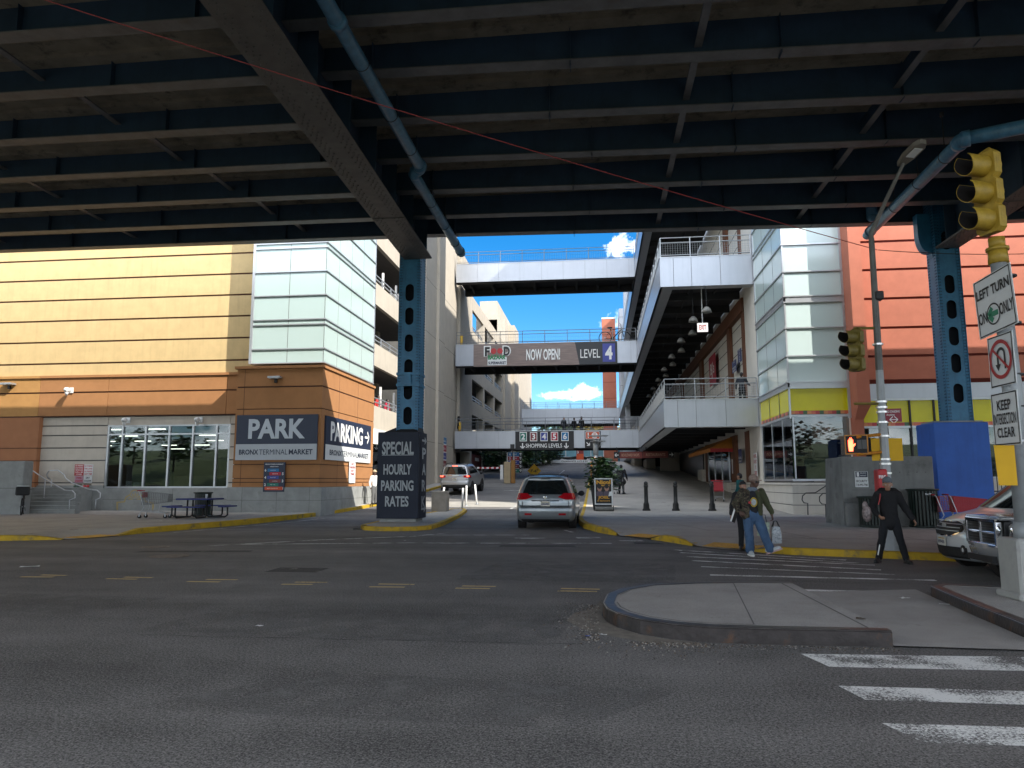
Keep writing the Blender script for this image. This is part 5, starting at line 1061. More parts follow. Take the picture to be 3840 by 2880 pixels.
t = thing('concrete_block', 'square weathered concrete block near the end of the column island', 'concrete block', (-7.62, 35.3, zi(35))); b = MB().use(mat('old concrete block', (.30, .27, .23), .95, var=.2, scale=3, bump=.4)); b.rbox(-8.02, -7.28, 34.9, 35.6, zi(35)-.03, 1.22, .04); tag(b.build('block', t))
def leaves(b, pts, size, m, flat=.4):
    for p in pts:
        a = random.uniform(0, 6.28); s = size*random.uniform(.6, 1.3); d = Vector((math.cos(a), math.sin(a), random.uniform(-flat, flat))).normalized(); e = d.cross(Vector((random.uniform(-.5, .5), random.uniform(-.5, .5), 1))).normalized()*(s*.36); p = Vector(p)
        b.use(random.choice(m)); b.add([p-d*s*.5, p+e, p+d*s*.5, p-e], [(0, 1, 2, 3)])
LEAFD = [mat('leaf dark', (.028, .062, .020), .5, var=.3), mat('leaf mid', (.050, .105, .032), .45, var=.3), mat('leaf light', (.13, .21, .075), .5, var=.3)]
LEAFY = [mat('leaf yellow', (.42, .30, .03), .6, var=.3), mat('leaf gold', (.30, .19, .02), .6, var=.3), mat('leaf olive', (.15, .16, .03), .6, var=.3)]
LEAFO = [mat('leaf rust', (.16, .06, .02), .6, var=.3), mat('leaf brown', (.10, .05, .02), .6, var=.3), LEAFD[1]]
PLX, PLY = .12, 36.4; zpl = zs(PLY)
t = thing('planter', 'dark square planter overflowing with a leafy green shrub at the kerb', 'planter', (PLX, PLY, zpl)); b = MB().use(mat('planter charcoal', (.05, .052, .055), .5, var=.1)); b.add([(PLX+x, PLY+y, zpl+z) for z, k in ((0, .42), (1.15, .55), (1.15, .48), (1.05, .48)) for x, y in ((-k, -k), (k, -k), (k, k), (-k, k))], [(i*4+j, i*4+(j+1) % 4, i*4+4+(j+1) % 4, i*4+4+j) for i in range(3) for j in range(4)]+[(12, 13, 14, 15)]); b.build('pot', t)
pts = []
while len(pts) < 1500:
    x, y, z = random.gauss(0, .42), random.gauss(0, .42), random.uniform(-.25, 1.35)
    if math.hypot(x, y) < .98*math.sqrt(max(.05, 1-((z-.45)/1.0)**2))*(1+.18*noise.noise(Vector((x*3, y*3, z*3)))): pts.append((PLX+x, PLY+y, zpl+1.15+z))
b = MB(); leaves(b, pts, .24, [LEAFD[0], LEAFD[1], LEAFD[1], LEAFD[2]]); b.use(LEAFD[0]);
for i in range(12): a = i*.52; b.tube([(PLX, PLY, zpl+1.0), (PLX+.4*math.cos(a), PLY+.4*math.sin(a), zpl+1.7), (PLX+.6*math.cos(a), PLY+.6*math.sin(a), zpl+2.1)], .012, 4)
b.build('foliage', t)
b = MB(); leaves(b, [(PLX+random.gauss(-.05, .14), PLY+.2, zpl+2.35+random.gauss(0, .1)) for _ in range(60)], .13, [mat('marigold', (.55, .25, .01), .6)]); b.build('blossom', t)
t = thing('poster_stand', 'wheeled pavement poster stand with a black and gold concert poster', 'poster stand', (.25, 35.2, zs(35.2))); zz = zs(35.2); x0, x1 = A(1285, 1100, Y=35.2).x, A(1324, 1100, Y=35.2).x; zt_ = A(1300, 1033, Y=35.2).z; zb_ = A(1300, 1090, Y=35.2).z
b = MB().use(SIGNW); b.box(x0, x0+.05, 35.17, 35.23, zb_, zt_); b.box(x1-.05, x1, 35.17, 35.23, zb_, zt_); b.box(x0+.05, x1-.05, 35.17, 35.23, zt_-.05, zt_); b.box(x0+.05, x1-.05, 35.17, 35.23, zb_, zb_+.05); b.build('frame', t)
po = MB().use(SIGNK); po.box(x0+.05, x1-.05, 35.19, 35.21, zb_+.05, zt_-.05); po.build('poster', t)
s = Sign('x', '', '', ((x0+x1)/2, 35.185, (zb_+zt_)/2), X3, x1-x0-.1, zt_-zb_-.1, SIGNK, thick=.004, part='poster_sheet', parent=t); GO = mat('poster gold', (.60, .30, .02), .5, var=.2); SK = mat('poster skin', (.36, .20, .15), .6, var=.15)
s.text(GO, 'Nicol', .5, .88, .17, .9, .05).text(GO, 'Perez', .55, .755, .08, .7, .03).text(GO, 'JOEL', .5, .24, .15, .72, .05).text(GO, 'el bachatero', .5, .12, .07, .8, .02)
for a, d in ((.25, .62), (.70, .63)): s.disc(SK, a, d, .14, .008, sq=.75); s.poly(mat('poster coat', (.09, .07, .10), .6), [(a-.22, .30), (a+.22, .30), (a+.2, .48), (a, .54), (a-.2, .48)], .007); s.disc(SIGNK, a, d+.09, .12, .012, sq=.8)
s.poly(SIGNW, [(.80, .30), (1, .32), (1, .5), (.86, .48)], .009); s.l.build('poster_print', t)
b = MB().use(POLED, True); b.tube([(x0+.02, 35.1, zz+.11), (x1+.02, 35.1, zz+.11)], .11, 10); b.use(DARK).box(x0+.05, x1-.05, 35.05, 35.4, zz+.2, zz+.3); b.build('water_base', t)
for sx in (x0-.03, x1+.03): b = MB().use(RUBBER, True); b.cyl((sx-.02, 35.35, zz+.13), (sx+.02, 35.35, zz+.13), .13, 14); b.build('wheel', t)
lpX = A(1288, 1040, Y=44).x; t = thing('plaza_lamp', 'silver lamp post with round flat reflector discs behind the planter', 'street lamp', (lpX, 44, zs(44))); zt_ = A(1288, 950, Y=44).z
b = MB().use(GALV, True); b.cyl((lpX, 44, zs(44)), (lpX, 44, zt_), .115, 12); b.cyl((lpX, 44, zt_-.9), (lpX, 44, zt_), .16, 12); b.build('shaft', t)
for z, r in ((zt_+.22, .62), (zt_-.1, .48)): b = MB().use(GALV, True); b.lathe([(r, 0), (r, .025), (.05, .06)], (lpX+.15, 44, z), 20); [b.cyl((lpX+.1*math.cos(a), 44+.1*math.sin(a), zt_-.5), (lpX+.15+r*.8*math.cos(a), 44+r*.8*math.sin(a), z), .012, 4) for a in (0, 2.1, 4.2)]; b.build('reflector', t)
# ------------------------------------------------------------------ concrete wall, bins
t = thing('concrete_wall', 'tall board marked concrete wall beside the bright blue column base', 'wall', (9.7, 25.9, .2)); b = MB().use(mat('board marked concrete', (.20, .205, .20), .92, var=.25, scale=1.6, bump=.3, bscale=25, dirt=(.09, .092, .09), dscale=1.3, dthr=.55, streak=.3)); xa, xb = 8.08, 11.0; zt_ = A(1870, 986, Y=25.9).z
b.rbox(xa, xb, 25.9, 26.3, .1, zt_, .03); b.add([(xa-.02, 25.86, .1), (xa+.25, 25.86, .1), (xa+.25, 27.6, .1), (xa-.10, 27.6, .1), (xa+.02, 25.92, zt_-.02), (xa+.3, 25.92, zt_-.02), (xa+.3, 27.6, zt_-.02), (xa+.0, 27.6, zt_-.02)], [(0, 1, 5, 4), (1, 2, 6, 5), (2, 3, 7, 6), (3, 0, 4, 7), (4, 5, 6, 7)]); b.rbox(xa+.02, xa+1.1, 25.6, 25.88, .1, .95, .02); b.build('wall_body', t)
b = MB().use(CONCJ)
for z in (1.95, 1.1):
    for k in range(9): b.cyl((xa+.5+k*.27, 25.89, z), (xa+.5+k*.27, 25.905, z), .022, 8)
b.box(xa+.3, xb, 25.894, 25.899, 1.36, 1.375); b.build('tie_hole', t)
notice('white SECURITY plate with a navy head on the concrete wall', (xa+.62, 25.88, 1.72), X3, .42, .52, SIGNW, ['', '', 'SECURITY', '718-993-7700'], name='security_sign')
s = Sign('x', '', '', (xa+.62, 25.86, 1.88), X3, .38, .18, NAVY, thick=.004, part='navy_panel', parent=bpy.data.objects[[o.name for o in bpy.data.objects if o.name.startswith('security_sign')][0]]); s.rect(SIGNW, .1, .3, .1, .9).text(SIGNW, 'BRONX', .65, .75, .2, .5, .02).text(SIGNW, 'MARKET', .65, .3, .2, .5, .02); s.l.build('lettering', s.o)
def bin_(label, x, y, r, h, lid=True):
    z = zs(y); t = thing('litter_bin', label, 'litter bin', (x, y, z), group='dark green slatted litter bins'); m = mat('bin green', (.006, .016, .012), .45, var=.15); b = MB().use(m)
    for i in range(26): a = 2*math.pi*i/26; c, s_ = math.cos(a), math.sin(a); b.prism([(x+(r+.0)*c-s_*.03, y+(r)*s_+c*.03, z+.05), (x+r*c+s_*.03, y+r*s_-c*.03, z+.05), (x+(r-.02)*c+s_*.03, y+(r-.02)*s_-c*.03, z+.05), (x+(r-.02)*c-s_*.03, y+(r-.02)*s_+c*.03, z+.05)], None, (0, 0, h-.1))
    b.build('slat', t); b = MB().use(m, True); b.lathe([(r+.05, h-.06), (r+.07, h-.02), (r+.05, h), (r-.06, h), (r-.08, h-.05)], (x, y, z), 24); b.lathe([(r+.02, .0), (r+.03, .05), (r, .07)], (x, y, z), 24); b.use(TLI, True).cyl((x, y, z+.05), (x, y, z+h-.08), r-.05, 20); b.build('rim', t)
    return t
bin_('low open litter bin by the concrete wall, partly behind the person in black', 8.75, 25.2, .40, .98)
tb = bin_('taller dark green paper litter bin next to the red carts', 10.35, 25.3, .42, 1.22); b = MB().use(SIGNW); b.text('PAPER', (10.35, 24.85, zs(25)+1.05), X3, Z3, .05, .2, .02); b.build('lettering', tb)
t = thing('stair_handrail', 'pair of dark looped handrails on the white mall plinth steps', 'handrail', (9.2, 31.5, .25)); b = MB().use(DARK, True)
h7 = lambda x, y, Y: A((2400+x*.3617)/1.736, (1560+y*.3617)/1.736, Y=Y)
for pts in ([(1980, 690), (1820, 795), (1720, 798), (1685, 830), (1680, 870), (1700, 900), (1740, 905), (1742, 1025)], [(1985, 802), (1895, 802), (1860, 840), (1862, 885), (1885, 912), (1925, 915), (1930, 1050)]): b.tube([h7(u, v, 31.2-.1*i) for i, (u, v) in enumerate(pts)], .022, 7)
b.build('rail', t); b = MB().use(CONC); b.box(9.7, 11.5, 29.5, 31.5, .1, .5); b.box(10.2, 11.5, 29.9, 31.5, .5, .7); b.build('step', t)
# black picket railing on the far side of the blue base
t = thing('picket_fence', 'dark metal picket fence on a low wall behind the blue column base', 'fence', (16, 29.5, .2)); b = MB().use(CONC); b.box(13.7, 40, 29.4, 29.8, .1, 1.1); b.build('low_wall', t); b = MB().use(DARK); [b.box(13.7, 40, 29.58, 29.62, z, z+.05) for z in (1.25, 2.05, 2.3)]; [b.box(x-.012, x+.012, 29.59, 29.61, 1.1, 2.3) for x in np.arange(13.8, 24, .14)]; b.build('picket', t)
# ------------------------------------------------------------------ picnic table with cup, carts, bicycle
def hexa(x, y, z, w, d): return [(x-w, y-d, z), (x+w, y-d, z), (x+w, y+d, z), (x-w, y+d, z)]
TX, TY = -16.2, 28.6; zz = zs(TY); BLT = mat('table blue', (.012, .028, .16), .45, var=.15)
t = thing('picnic_table', 'blue topped picnic table with attached benches on the pavement', 'picnic table', (TX, TY, zz))
b = MB().use(BLT); b.rbox(TX-.72, TX+.72, TY-.6, TY+.6, zz+.73, zz+.79, .02); b.build('tabletop', t)
for dx, dy, wx, wy in ((0, -1.05, .72, .16), (0, 1.05, .72, .16), (-1.2, 0, .16, .5), (1.2, 0, .16, .5)): b = MB().use(BLT); b.rbox(TX+dx-wx, TX+dx+wx, TY+dy-wy, TY+dy+wy, zz+.44, zz+.49, .015); b.build('seat', t)
for sx, sy in ((-1, -1), (1, -1), (-1, 1), (1, 1)):
    b = MB().use(BLACKP, True); x = TX+sx*.42; b.tube([(x, TY+sy*.2, zz+.72), (x, TY+sy*.2, zz+.12), (x, TY+sy*.28, zz+.05), (x, TY+sy*.95, zz+.05), (x, TY+sy*1.05, zz+.12), (x, TY+sy*1.05, zz+.44)], .034, 8); b.build('leg', t)
for sx in (-1, 1): b = MB().use(BLACKP, True); b.tube([(TX+sx*.3, TY, zz+.72), (TX+sx*.3, TY, zz+.12), (TX+sx*.4, TY, zz+.05), (TX+sx*1.1, TY, zz+.05), (TX+sx*1.2, TY, zz+.12), (TX+sx*1.2, TY, zz+.44)], .034, 8); b.build('leg', t)
t = thing('paper_cup', 'white paper cup left on the blue picnic table', 'cup', (TX+.38, TY-.2, zz+.79)); b = MB().use(WHITE, True); b.lathe([(.035, 0), (.048, .16), (.05, .165), (.044, .16), (.03, .01)], (TX+.38, TY-.2, zz+.79), 14); b.build('cup_body', t)
def cart(name, label, loc, rz, wire_m, plastic, solid=False, group=None):
    """shopping cart: tapering wire basket, handle, under frame and four castors; local x is forward"""
    t = thing(name, label, 'shopping cart', group=group); fr = MB().use(GALV, True); L, zb, ztp = .86, .42, 1.0
    for sy in (-1, 1):
        fr.tube([(-.42, sy*.27, 1.04), (-.36, sy*.27, .98), (-.20, sy*.26, .40), (-.28, sy*.26, .26), (.45, sy*.2, .20), (.50, sy*.2, .12)], .014, 6); fr.tube([(-.28, sy*.26, .26), (-.32, sy*.26, .13)], .014, 6); fr.tube([(.1, sy*.23, .23), (.16, sy*.22, .55)], .012, 6)
    fr.tube([(-.30, -.26, .26), (-.30, .26, .26)], .012, 6); fr.tube([(.45, -.2, .2), (.45, .2, .2)], .012, 6); fr.build('frame', t)
    def P(x, s, z): f = (x+.3)/.86; return Vector((x, s*(.27-.07*f), z))
    k = MB().use(wire_m); rows = 9
    back = (-.32, -.24); zt = lambda x: 1.0-.10*(x+.3)/.86; zl = lambda x: .50+.12*(x+.3)/.86
    for sy in (-1, 1):
        for i in range(rows+1): f = i/rows; k.tube([P(-.30+.06*(1-f), sy, .50+(1.0-.50)*f), P(.56, sy, zl(.56)+(zt(.56)-zl(.56))*f)], .006 if 0 < i < rows else .010, 4)
        for i in range(15): x = -.28+.84*i/14; k.tube([P(x, sy, zl(x)), P(x, sy, zt(x))], .005, 4)
    for xx in (-.27, .56):
        for i in range(9): s_ = -1+i/4; k.tube([P(xx, s_, zl(xx)), P(xx, s_, zt(xx))], .005, 4)
        for i in range(7): z = zl(xx)+(zt(xx)-zl(xx))*i/6; k.tube([P(xx, -1, z), P(xx, 1, z)], .006, 4)
    for i in range(12): x = -.27+.83*i/11; k.tube([P(x, -1, zl(x)), P(x, 1, zl(x))], .005, 4)
    if solid:
        k.use(wire_m)
        for sy in (-1, 1): k.add([P(-.27, sy*.97, zl(-.27)), P(.56, sy*.97, zl(.56)), P(.56, sy*.97, zt(.56)), P(-.27, sy*.97, zt(-.27))], [(0, 1, 2, 3)])
        k.add([P(.55, -1, zl(.56)), P(.55, 1, zl(.56)), P(.55, 1, zt(.56)), P(.55, -1, zt(.56))], [(0, 1, 2, 3)]); k.add([P(-.27, -.97, .55), P(-.27, .97, .55), P(-.27, .97, .98), P(-.27, -.97, .98)], [(0, 1, 2, 3)]); k.add([P(-.27, -.97, zl(-.27)), P(.56, -.97, zl(.56)), P(.56, .97, zl(.56)), P(-.27, .97, zl(-.27))], [(0, 1, 2, 3)])
    k.build('basket', t)
    h = MB().use(plastic, True); h.tube([(-.42, -.29, 1.04), (-.42, .29, 1.04)], .022, 8); h.use(plastic).box(-.30, -.27, -.2, .2, .78, .98); h.build('handle', t)
    for x, y, z in ((-.32, .26, .1), (-.32, -.26, .1), (.5, .2, .1), (.5, -.2, .1)):
        w_ = MB().use(RUBBER, True); w_.cyl((x, y-.018, .065), (x, y+.018, .065), .065, 12); w_.use(GALV).box(x-.02, x+.02, y-.03, y+.03, .06, .15); w_.build('castor', t)
    t.location = loc; t.rotation_euler = (0, 0, rz); return t
WIR = mat('cart wire', (.13, .135, .14), .35, metal=.7, var=.1); CRED = mat('cart red', (.38, .012, .025), .45, var=.1); WIRR = mat('red coated wire', (.30, .05, .05), .4, var=.1)
c1 = cart('shopping_cart', 'grey wire shopping cart with red child seat beside the picnic table', (-18.05, 28.3, zs(28.3)), math.radians(8), WIR, CRED); c1.scale = (1.22, 1.05, 1.06)
c2 = cart('shopping_cart', 'foremost red shopping cart nested in front of the blue column base', (10.95, 24.9, zs(25)), math.radians(-8), WIRR, CRED, group='nested red carts by the blue column base'); c2.scale = (1.15, 1, 1)
c3 = cart('shopping_cart', 'second red shopping cart pushed into the foremost one by the blue base', (11.35, 24.85, zs(25)), math.radians(-8), CRED, CRED, True, group='nested red carts by the blue column base'); c3.scale = (1.15, 1, 1)
c4 = cart('shopping_cart', 'red plastic shopping cart parked against the white cafe plinth', (6.45, 41.5, zs(41.5)), math.radians(75), CRED, CRED, True); c4.scale = (1.1, 1.15, 1.1)
bi = bin_('black litter bin with slotted rim behind the grey shopping cart', -17.2, 30.6, .34, 1.0) 
bi.scale = (1, 1, 1)
def bicycle(label, loc, rz, basket=True, s=1.0):
    t = thing('bicycle', label, 'bicycle')
    for x in (-.52, .52):
        b = MB().use(RUBBER, True); b.tube([(x+.33*math.cos(a), 0, .34+.33*math.sin(a)) for a in np.linspace(0, 2*math.pi, 25)[:-1]], .024, 6, closed=True); o = b.build('wheel', t); q = MB().use(GALV); [q.tube([(x, 0, .34), (x+.32*math.cos(a), 0, .34+.32*math.sin(a))], .003, 3) for a in np.linspace(0, 2*math.pi, 17)[:-1]]; q.cyl((x, -.04, .34), (x, .04, .34), .03, 8); q.build('spoke', o)
    b = MB().use(BLACKP, True); b.tube([(-.52, .05, .34), (-.1, .0, .30), (-.22, 0, .82)], .018, 6); b.tube([(-.52, 0, .34), (-.2, 0, .75)], .012, 6); b.tube([(-.1, 0, .30), (.36, 0, .78)], .032, 7); b.tube([(-.2, 0, .76), (.37, 0, .86)], .018, 6); b.tube([(.52, 0, .34), (.40, 0, .72), (.35, 0, .98)], .02, 6); b.tube([(-.1, -.08, .3), (-.02, -.1, .16)], .012, 5); b.cyl((-.1, -.05, .3), (-.1, .05, .3), .09, 12); b.build('frame', t)
    b = MB().use(BLACKP, True); b.tube([(.28, -.32, 1.06), (.36, -.1, 1.02), (.36, .1, 1.02), (.28, .32, 1.06)], .014, 6); b.build('handlebar', t)
    b = MB().use(BLACKP, True); b.sph((-.26, 0, .90), (.15, .08, .05), 10, 6); b.cyl((-.23, 0, .76), (-.25, 0, .88), .014, 6); b.build('saddle', t)
    if basket: b = MB().use(mat('black mesh bag', (.02, .02, .02), .8, var=.3)); b.rbox(-.78, -.38, -.24, .24, .80, 1.16, .04); b.use(SIGNW).box(-.79, -.37, -.2, .2, 1.163, 1.19); b.build('rear_box', t)
    t.location = loc; t.rotation_euler = (0, 0, rz); t.scale = (s, s, s); return t
bicycle('black bicycle with a rear carrier box parked end on by the entrance steps', (-25.6, 30.4, zs(30)), math.radians(126), True, 1.08)
bk = A(1330, 739, Y=BY+.8); bicycle('black electric bicycle leaning at the railing of the banner footbridge', (A(1328, 739, Y=BY+.5).x, BY+.6, zt4-.1), math.radians(0), False, 1.65)
# ------------------------------------------------------------------ vehicles: bodies are stacks of rounded outlines
class Body:
    """levels: (z, half width, y of the tail, y of the nose, corner radius, tail bulge, nose bulge); y runs from tail to nose"""
    def __init__(s, levels): s.L = levels
    def level(s, l):
        i = max(0, min(int(l), len(s.L)-2)); f = l-i; return [a+(b-a)*f for a, b in zip(s.L[i], s.L[i+1])]
    def pt(s, l, p):
        z, hw, y0, y1, r, b0, b1 = s.level(l); p %= 4; q = int(p); f = p-q
        cs = [Vector((-hw, y0)), Vector((hw, y0)), Vector((hw, y1)), Vector((-hw, y1))]; a, c = cs[q], cs[(q+1) % 4]; L = (c-a).length; r = min(r, L*.48); d = (c-a)/L; n = Vector((-d.y, d.x)); t = f*L
        def arc(k): return n*(r*(1-math.cos(k)))
        if t < r: k = (1-t/r)*math.pi/4; x = a+d*(r*(1-math.sin(k)))+n*(r*(1-math.cos(k)))
        elif t > L-r: k = (1-(L-t)/r)*math.pi/4; x = c-d*(r*(1-math.sin(k)))+n*(r*(1-math.cos(k)))
        else: x = a+d*t
        u = x.x/hw; yy = x.y
        m = (yy-y0)/(y1-y0); yy += b0*u*u*max(0, 1-m*4)-b1*u*u*max(0, m*4-3)
        return Vector((x.x, yy, z))
    def n(s, l, p):
        a = s.pt(l, p+.01)-s.pt(l, p-.01); b = s.pt(min(l+.05, len(s.L)-1), p)-s.pt(max(l-.05, 0), p); k = a.cross(b)
        return k.normalized() if k.length > 1e-9 else Z3
    def patch(s, mb, l0, l1, p0, p1, off, nl=6, np_=16, shape=None):
        rows = []
        for i in range(nl+1):
            f = i/nl; l = l0+(l1-l0)*f; a, b = shape(f) if shape else (p0, p1); rows.append([s.pt(l, a+(b-a)*k/np_)+s.n(l, a+(b-a)*k/np_)*off for k in range(np_+1)])
        return mb.strip(rows)
    def shell(s, mb, sub=3, np_=18):
        rows = []; nl = (len(s.L)-1)*sub
        ps = [q+k/np_ for q in range(4) for k in range(np_)]
        for i in range(nl+1): rows.append([s.pt(i/sub, p) for p in ps])
        mb.strip(rows, True); o = len(mb.v); n = len(ps); mb.add(rows[-1], [tuple(range(n))]); return mb.add(rows[0], [tuple(range(n-1, -1, -1))])
def carmat(name, col, metal=.6, rough=.3): 
    return mat(name, col, rough, metal=metal, var=.05, scale=3, coat=.6, spec=.6)
CG = mat('car glass', (.010, .013, .014), .04, var=0, spec=.9); TLR = mat('tail lamp red', (.42, .008, .015), .12, var=.1, coat=.8); LAMPW = mat('lamp clear', (.62, .62, .62), .1, var=.1, coat=.8); TRIMK = mat('black trim', (.014, .014, .015), .6, var=.15); RIM = mat('wheel rim', (.32, .33, .34), .3, metal=.9, var=.1)
BRK = mat('lit brake lamp', (.9, .06, .03), .2, var=0, emit=3.0)
def wheels(t, xs, ys, r, w, side_rim=True):
    for y in ys:
        for sx in (-1, 1):
            x = sx*xs; b = MB().use(RUBBER, True); b.lathe([(r*.66, -w/2), (r*.95, -w/2), (r, -w*.38), (r, w*.38), (r*.95, w/2), (r*.66, w/2)], (0, 0, 0), 24, T=Matrix.Translation((x, y, r)) @ Matrix.Rotation(math.pi/2, 4, 'Y')); o = b.build('wheel', t)
            q = MB().use(RIM); T = Matrix.Translation((x+sx*w*.42, y, r)) @ Matrix.Rotation(math.pi/2, 4, 'Y'); q.lathe([(r*.68, -.02), (r*.68, .02), (r*.6, .0), (r*.6, -.02)], (0, 0, 0), 24, T=T)
            for i in range(6): a = i*math.pi/3; q.box(-.035, .035, 0, r*.62, -.015, .012, T=T @ Matrix.Rotation(a, 4, 'Z'))
            q.lathe([(.06, -.02), (.06, .03), (.03, .035)], (0, 0, 0), 12, T=T); q.use(TLI).lathe([(r*.64, -.03), (r*.64, -.028)], (0, 0, 0), 20, T=T); q.build('rim', o)
            k = MB().use(TLI); k.lathe([(r*1.16, -w*.56), (r*1.16, w*.52)], (0, 0, 0), 24, T=Matrix.Translation((x, y, r*1.02)) @ Matrix.Rotation(math.pi/2, 4, 'Y')); k.build('wheel_arch', t)
def plate(t, c, right, s_, n_off, cm=None):
    s = Sign('x', '', '', c, right, .31, .155, mat('plate white', (.62, .60, .52), .5, var=.05), thick=.012, part='number_plate', parent=t); s.text(mat('plate navy', (.03, .04, .12), .5), s_, .5, .48, .42, .8, .02).rect(mat('plate gold', (.5, .3, .03), .5), .1, .9, .86, .96, .004); s.l.build('plate_lettering', s.b, wloc=True)
def place(t, loc, rz): t.location = loc; t.rotation_euler = (0, 0, rz)
# silver blue minivan seen from behind
t = thing('minivan', 'silver blue minivan seen from behind waiting at the street entrance', 'minivan'); SB = carmat('minivan silver', (.27, .295, .31))
B = Body([(.24, .86, .16, 4.9, .25, .08, .2), (.30, .93, .02, 5.0, .25, .08, .3), (.40, .965, -.03, 5.05, .25, .09, .35), (.62, .985, -.05, 5.06, .28, .09, .4), (.72, .985, -.03, 5.05, .28, .09, .4), (.75, .985, .06, 5.03, .26, .08, .4), (.92, .99, .07, 4.9, .26, .08, .4), (1.02, .985, .09, 4.55, .26, .08, .35), (1.12, .965, .12, 4.1, .26, .09, .3), (1.40, .88, .23, 3.55, .25, .09, .25), (1.60, .80, .31, 3.1, .24, .10, .2), (1.69, .73, .31, 2.85, .24, .09, .2), (1.755, .60, .42, 2.6, .25, .09, .2), (1.78, .42, .7, 2.3, .25, .05, .1)])
b = MB().use(SB, True); B.shell(b); b.build('body', t)
b = MB().use(CG, True); B.patch(b, 8.1, 10.35, .10, .90, .006, 8, 20, lambda f: (.085+.045*f, .915-.045*f)); b.build('rear_window', t)
for q0 in (1.10, 2.90): 
    b = MB().use(CG, True); d = 1 if q0 < 2 else -1; B.patch(b, 8.15, 10.1, 0, 0, .006, 6, 24, (lambda f: (1.11+.03*f, 1.80-.05*f)) if d > 0 else (lambda f: (3.20+.05*f, 3.89-.03*f))); b.build('side_window', t)
for sgn in (0, 1):
    def shp(f, sgn=sgn):
        a, e = -.10, .30-.13*abs(f-.55)*2
        return (a, e) if sgn == 0 else (1-e, 1-a)
    b = MB().use(TLR, True); B.patch(b, 6.55, 8.25, 0, 0, .010, 6, 12, shp); o = b.build('tail_light', t)
    b = MB().use(LAMPW, True); B.patch(b, 6.15, 6.52, 0, 0, .010, 2, 8, (lambda f: (.0, .2)) if sgn == 0 else (lambda f: (.8, 1.0))); b.build('reverse_lamp', o)
    b = MB().use(TLR); B.patch(b, 2.3, 2.6, 0, 0, .008, 1, 6, (lambda f: (.15, .27)) if sgn == 0 else (lambda f: (.73, .85))); b.build('reflector', t)
b = MB().use(CHROME, True); B.patch(b, 6.02, 6.32, .27, .73, .022, 2, 10); b.build('chrome_strip', t)
b = MB().use(CHROME); c = B.pt(7.25, .5)+Vector((0, -.01, 0)); b.lathe([(.062, 0), (.062, .012), (.045, .016), (.045, .0)], (0, 0, 0), 18, T=Matrix.Translation(c) @ Matrix.Rotation(math.pi/2, 4, 'X')); b.cyl(c+Vector((-.05, -.012, 0)), c+Vector((.05, -.012, 0)), .008, 5); b.lathe([(.028, 0), (.028, .014), (.02, .014), (.02, 0)], (0, 0, 0), 12, T=Matrix.Translation(c) @ Matrix.Rotation(math.pi/2, 4, 'X')); b.build('round_emblem', t)
b = MB().use(TRIMK); B.patch(b, 4.75, 5.0, .10, .90, .012, 1, 14); B.patch(b, 5.0, 6.0, .10, .112, .006, 3, 1); B.patch(b, 5.0, 6.0, .888, .90, .006, 3, 1); B.patch(b, .3, 1.4, .06, .94, .012, 3, 12); b.build('bumper_seam', t)
b = MB().use(SB, True); B.patch(b, 10.3, 11.3, .12, .88, .05, 4, 14); b.use(TRIMK).box(-.16, .16, .26, .30, 1.655, 1.685); b.build('spoiler', t)
plate(t, (0, .035, .835), X3, 'LDH-6901', 0)
b = MB().use(TRIMK, True); 
for sx in (-1, 1): b.tube([(sx*.62, .75, 1.74), (sx*.64, .85, 1.80), (sx*.64, 2.5, 1.82), (sx*.6, 2.7, 1.75)], .018, 6)
b.build('roof_rail', t); b = MB().use(TRIMK); b.box(-.62, .62, 1.0, 1.05, 1.80, 1.83); b.box(-.62, .62, 2.1, 2.15, 1.80, 1.83); b.build('roof_bar', t)
for sx in (-1, 1): b = MB().use(TRIMK, True); b.sph((sx*1.09, 3.45, 1.14), (.12, .07, .10), 12, 8); b.box(min(sx*.93, sx*1.05), max(sx*.93, sx*1.05), 3.43, 3.48, 1.08, 1.13); b.build('mirror', t)
b = MB().use(TRIMK, True); b.tube([(.05, .12, 1.15), (-.25, .14, 1.18), (-.45, .17, 1.22)], .009, 5); b.build('wiper', t)
wheels(t, .86, (.98, 4.0), .335, .22)
place(t, (-1.90, 26.0, zr(27)), math.radians(-.5)); t.scale = (1.06, 1.06, 1.05)
# silver SUV farther up
t = thing('suv', 'silver off road car with lit brake lights climbing the garage driveway', 'SUV'); SV = carmat('suv silver', (.33, .34, .35))
B = Body([(.42, .90, .12, 5.05, .2, .05, .2), (.50, .97, .0, 5.1, .2, .06, .3), (.72, 1.0, -.03, 5.15, .2, .06, .3), (.84, 1.01, 0, 5.15, .2, .05, .3), (.87, 1.01, .09, 5.1, .2, .05, .3), (1.10, 1.015, .11, 5.0, .2, .05, .3), (1.22, 1.0, .13, 4.7, .2, .05, .3), (1.28, .97, .15, 3.7, .2, .05, .2), (1.62, .89, .24, 3.1, .2, .06, .2), (1.82, .82, .30, 2.7, .2, .06, .2), (1.92, .70, .36, 2.5, .2, .06, .2), (1.95, .5, .6, 2.2, .2, .05, .1)])
b = MB().use(SV, True); B.shell(b); b.build('body', t)
b = MB().use(CG, True); B.patch(b, 7.1, 9.0, .08, .92, .006, 6, 14, lambda f: (.07+.03*f, .93-.03*f)); b.build('rear_window', t)
for fn in (lambda f: (1.08+.02*f, 1.78-.05*f), lambda f: (3.22+.05*f, 3.92-.02*f)): b = MB().use(CG, True); B.patch(b, 7.15, 8.9, 0, 0, .006, 5, 18, fn); b.build('side_window', t)
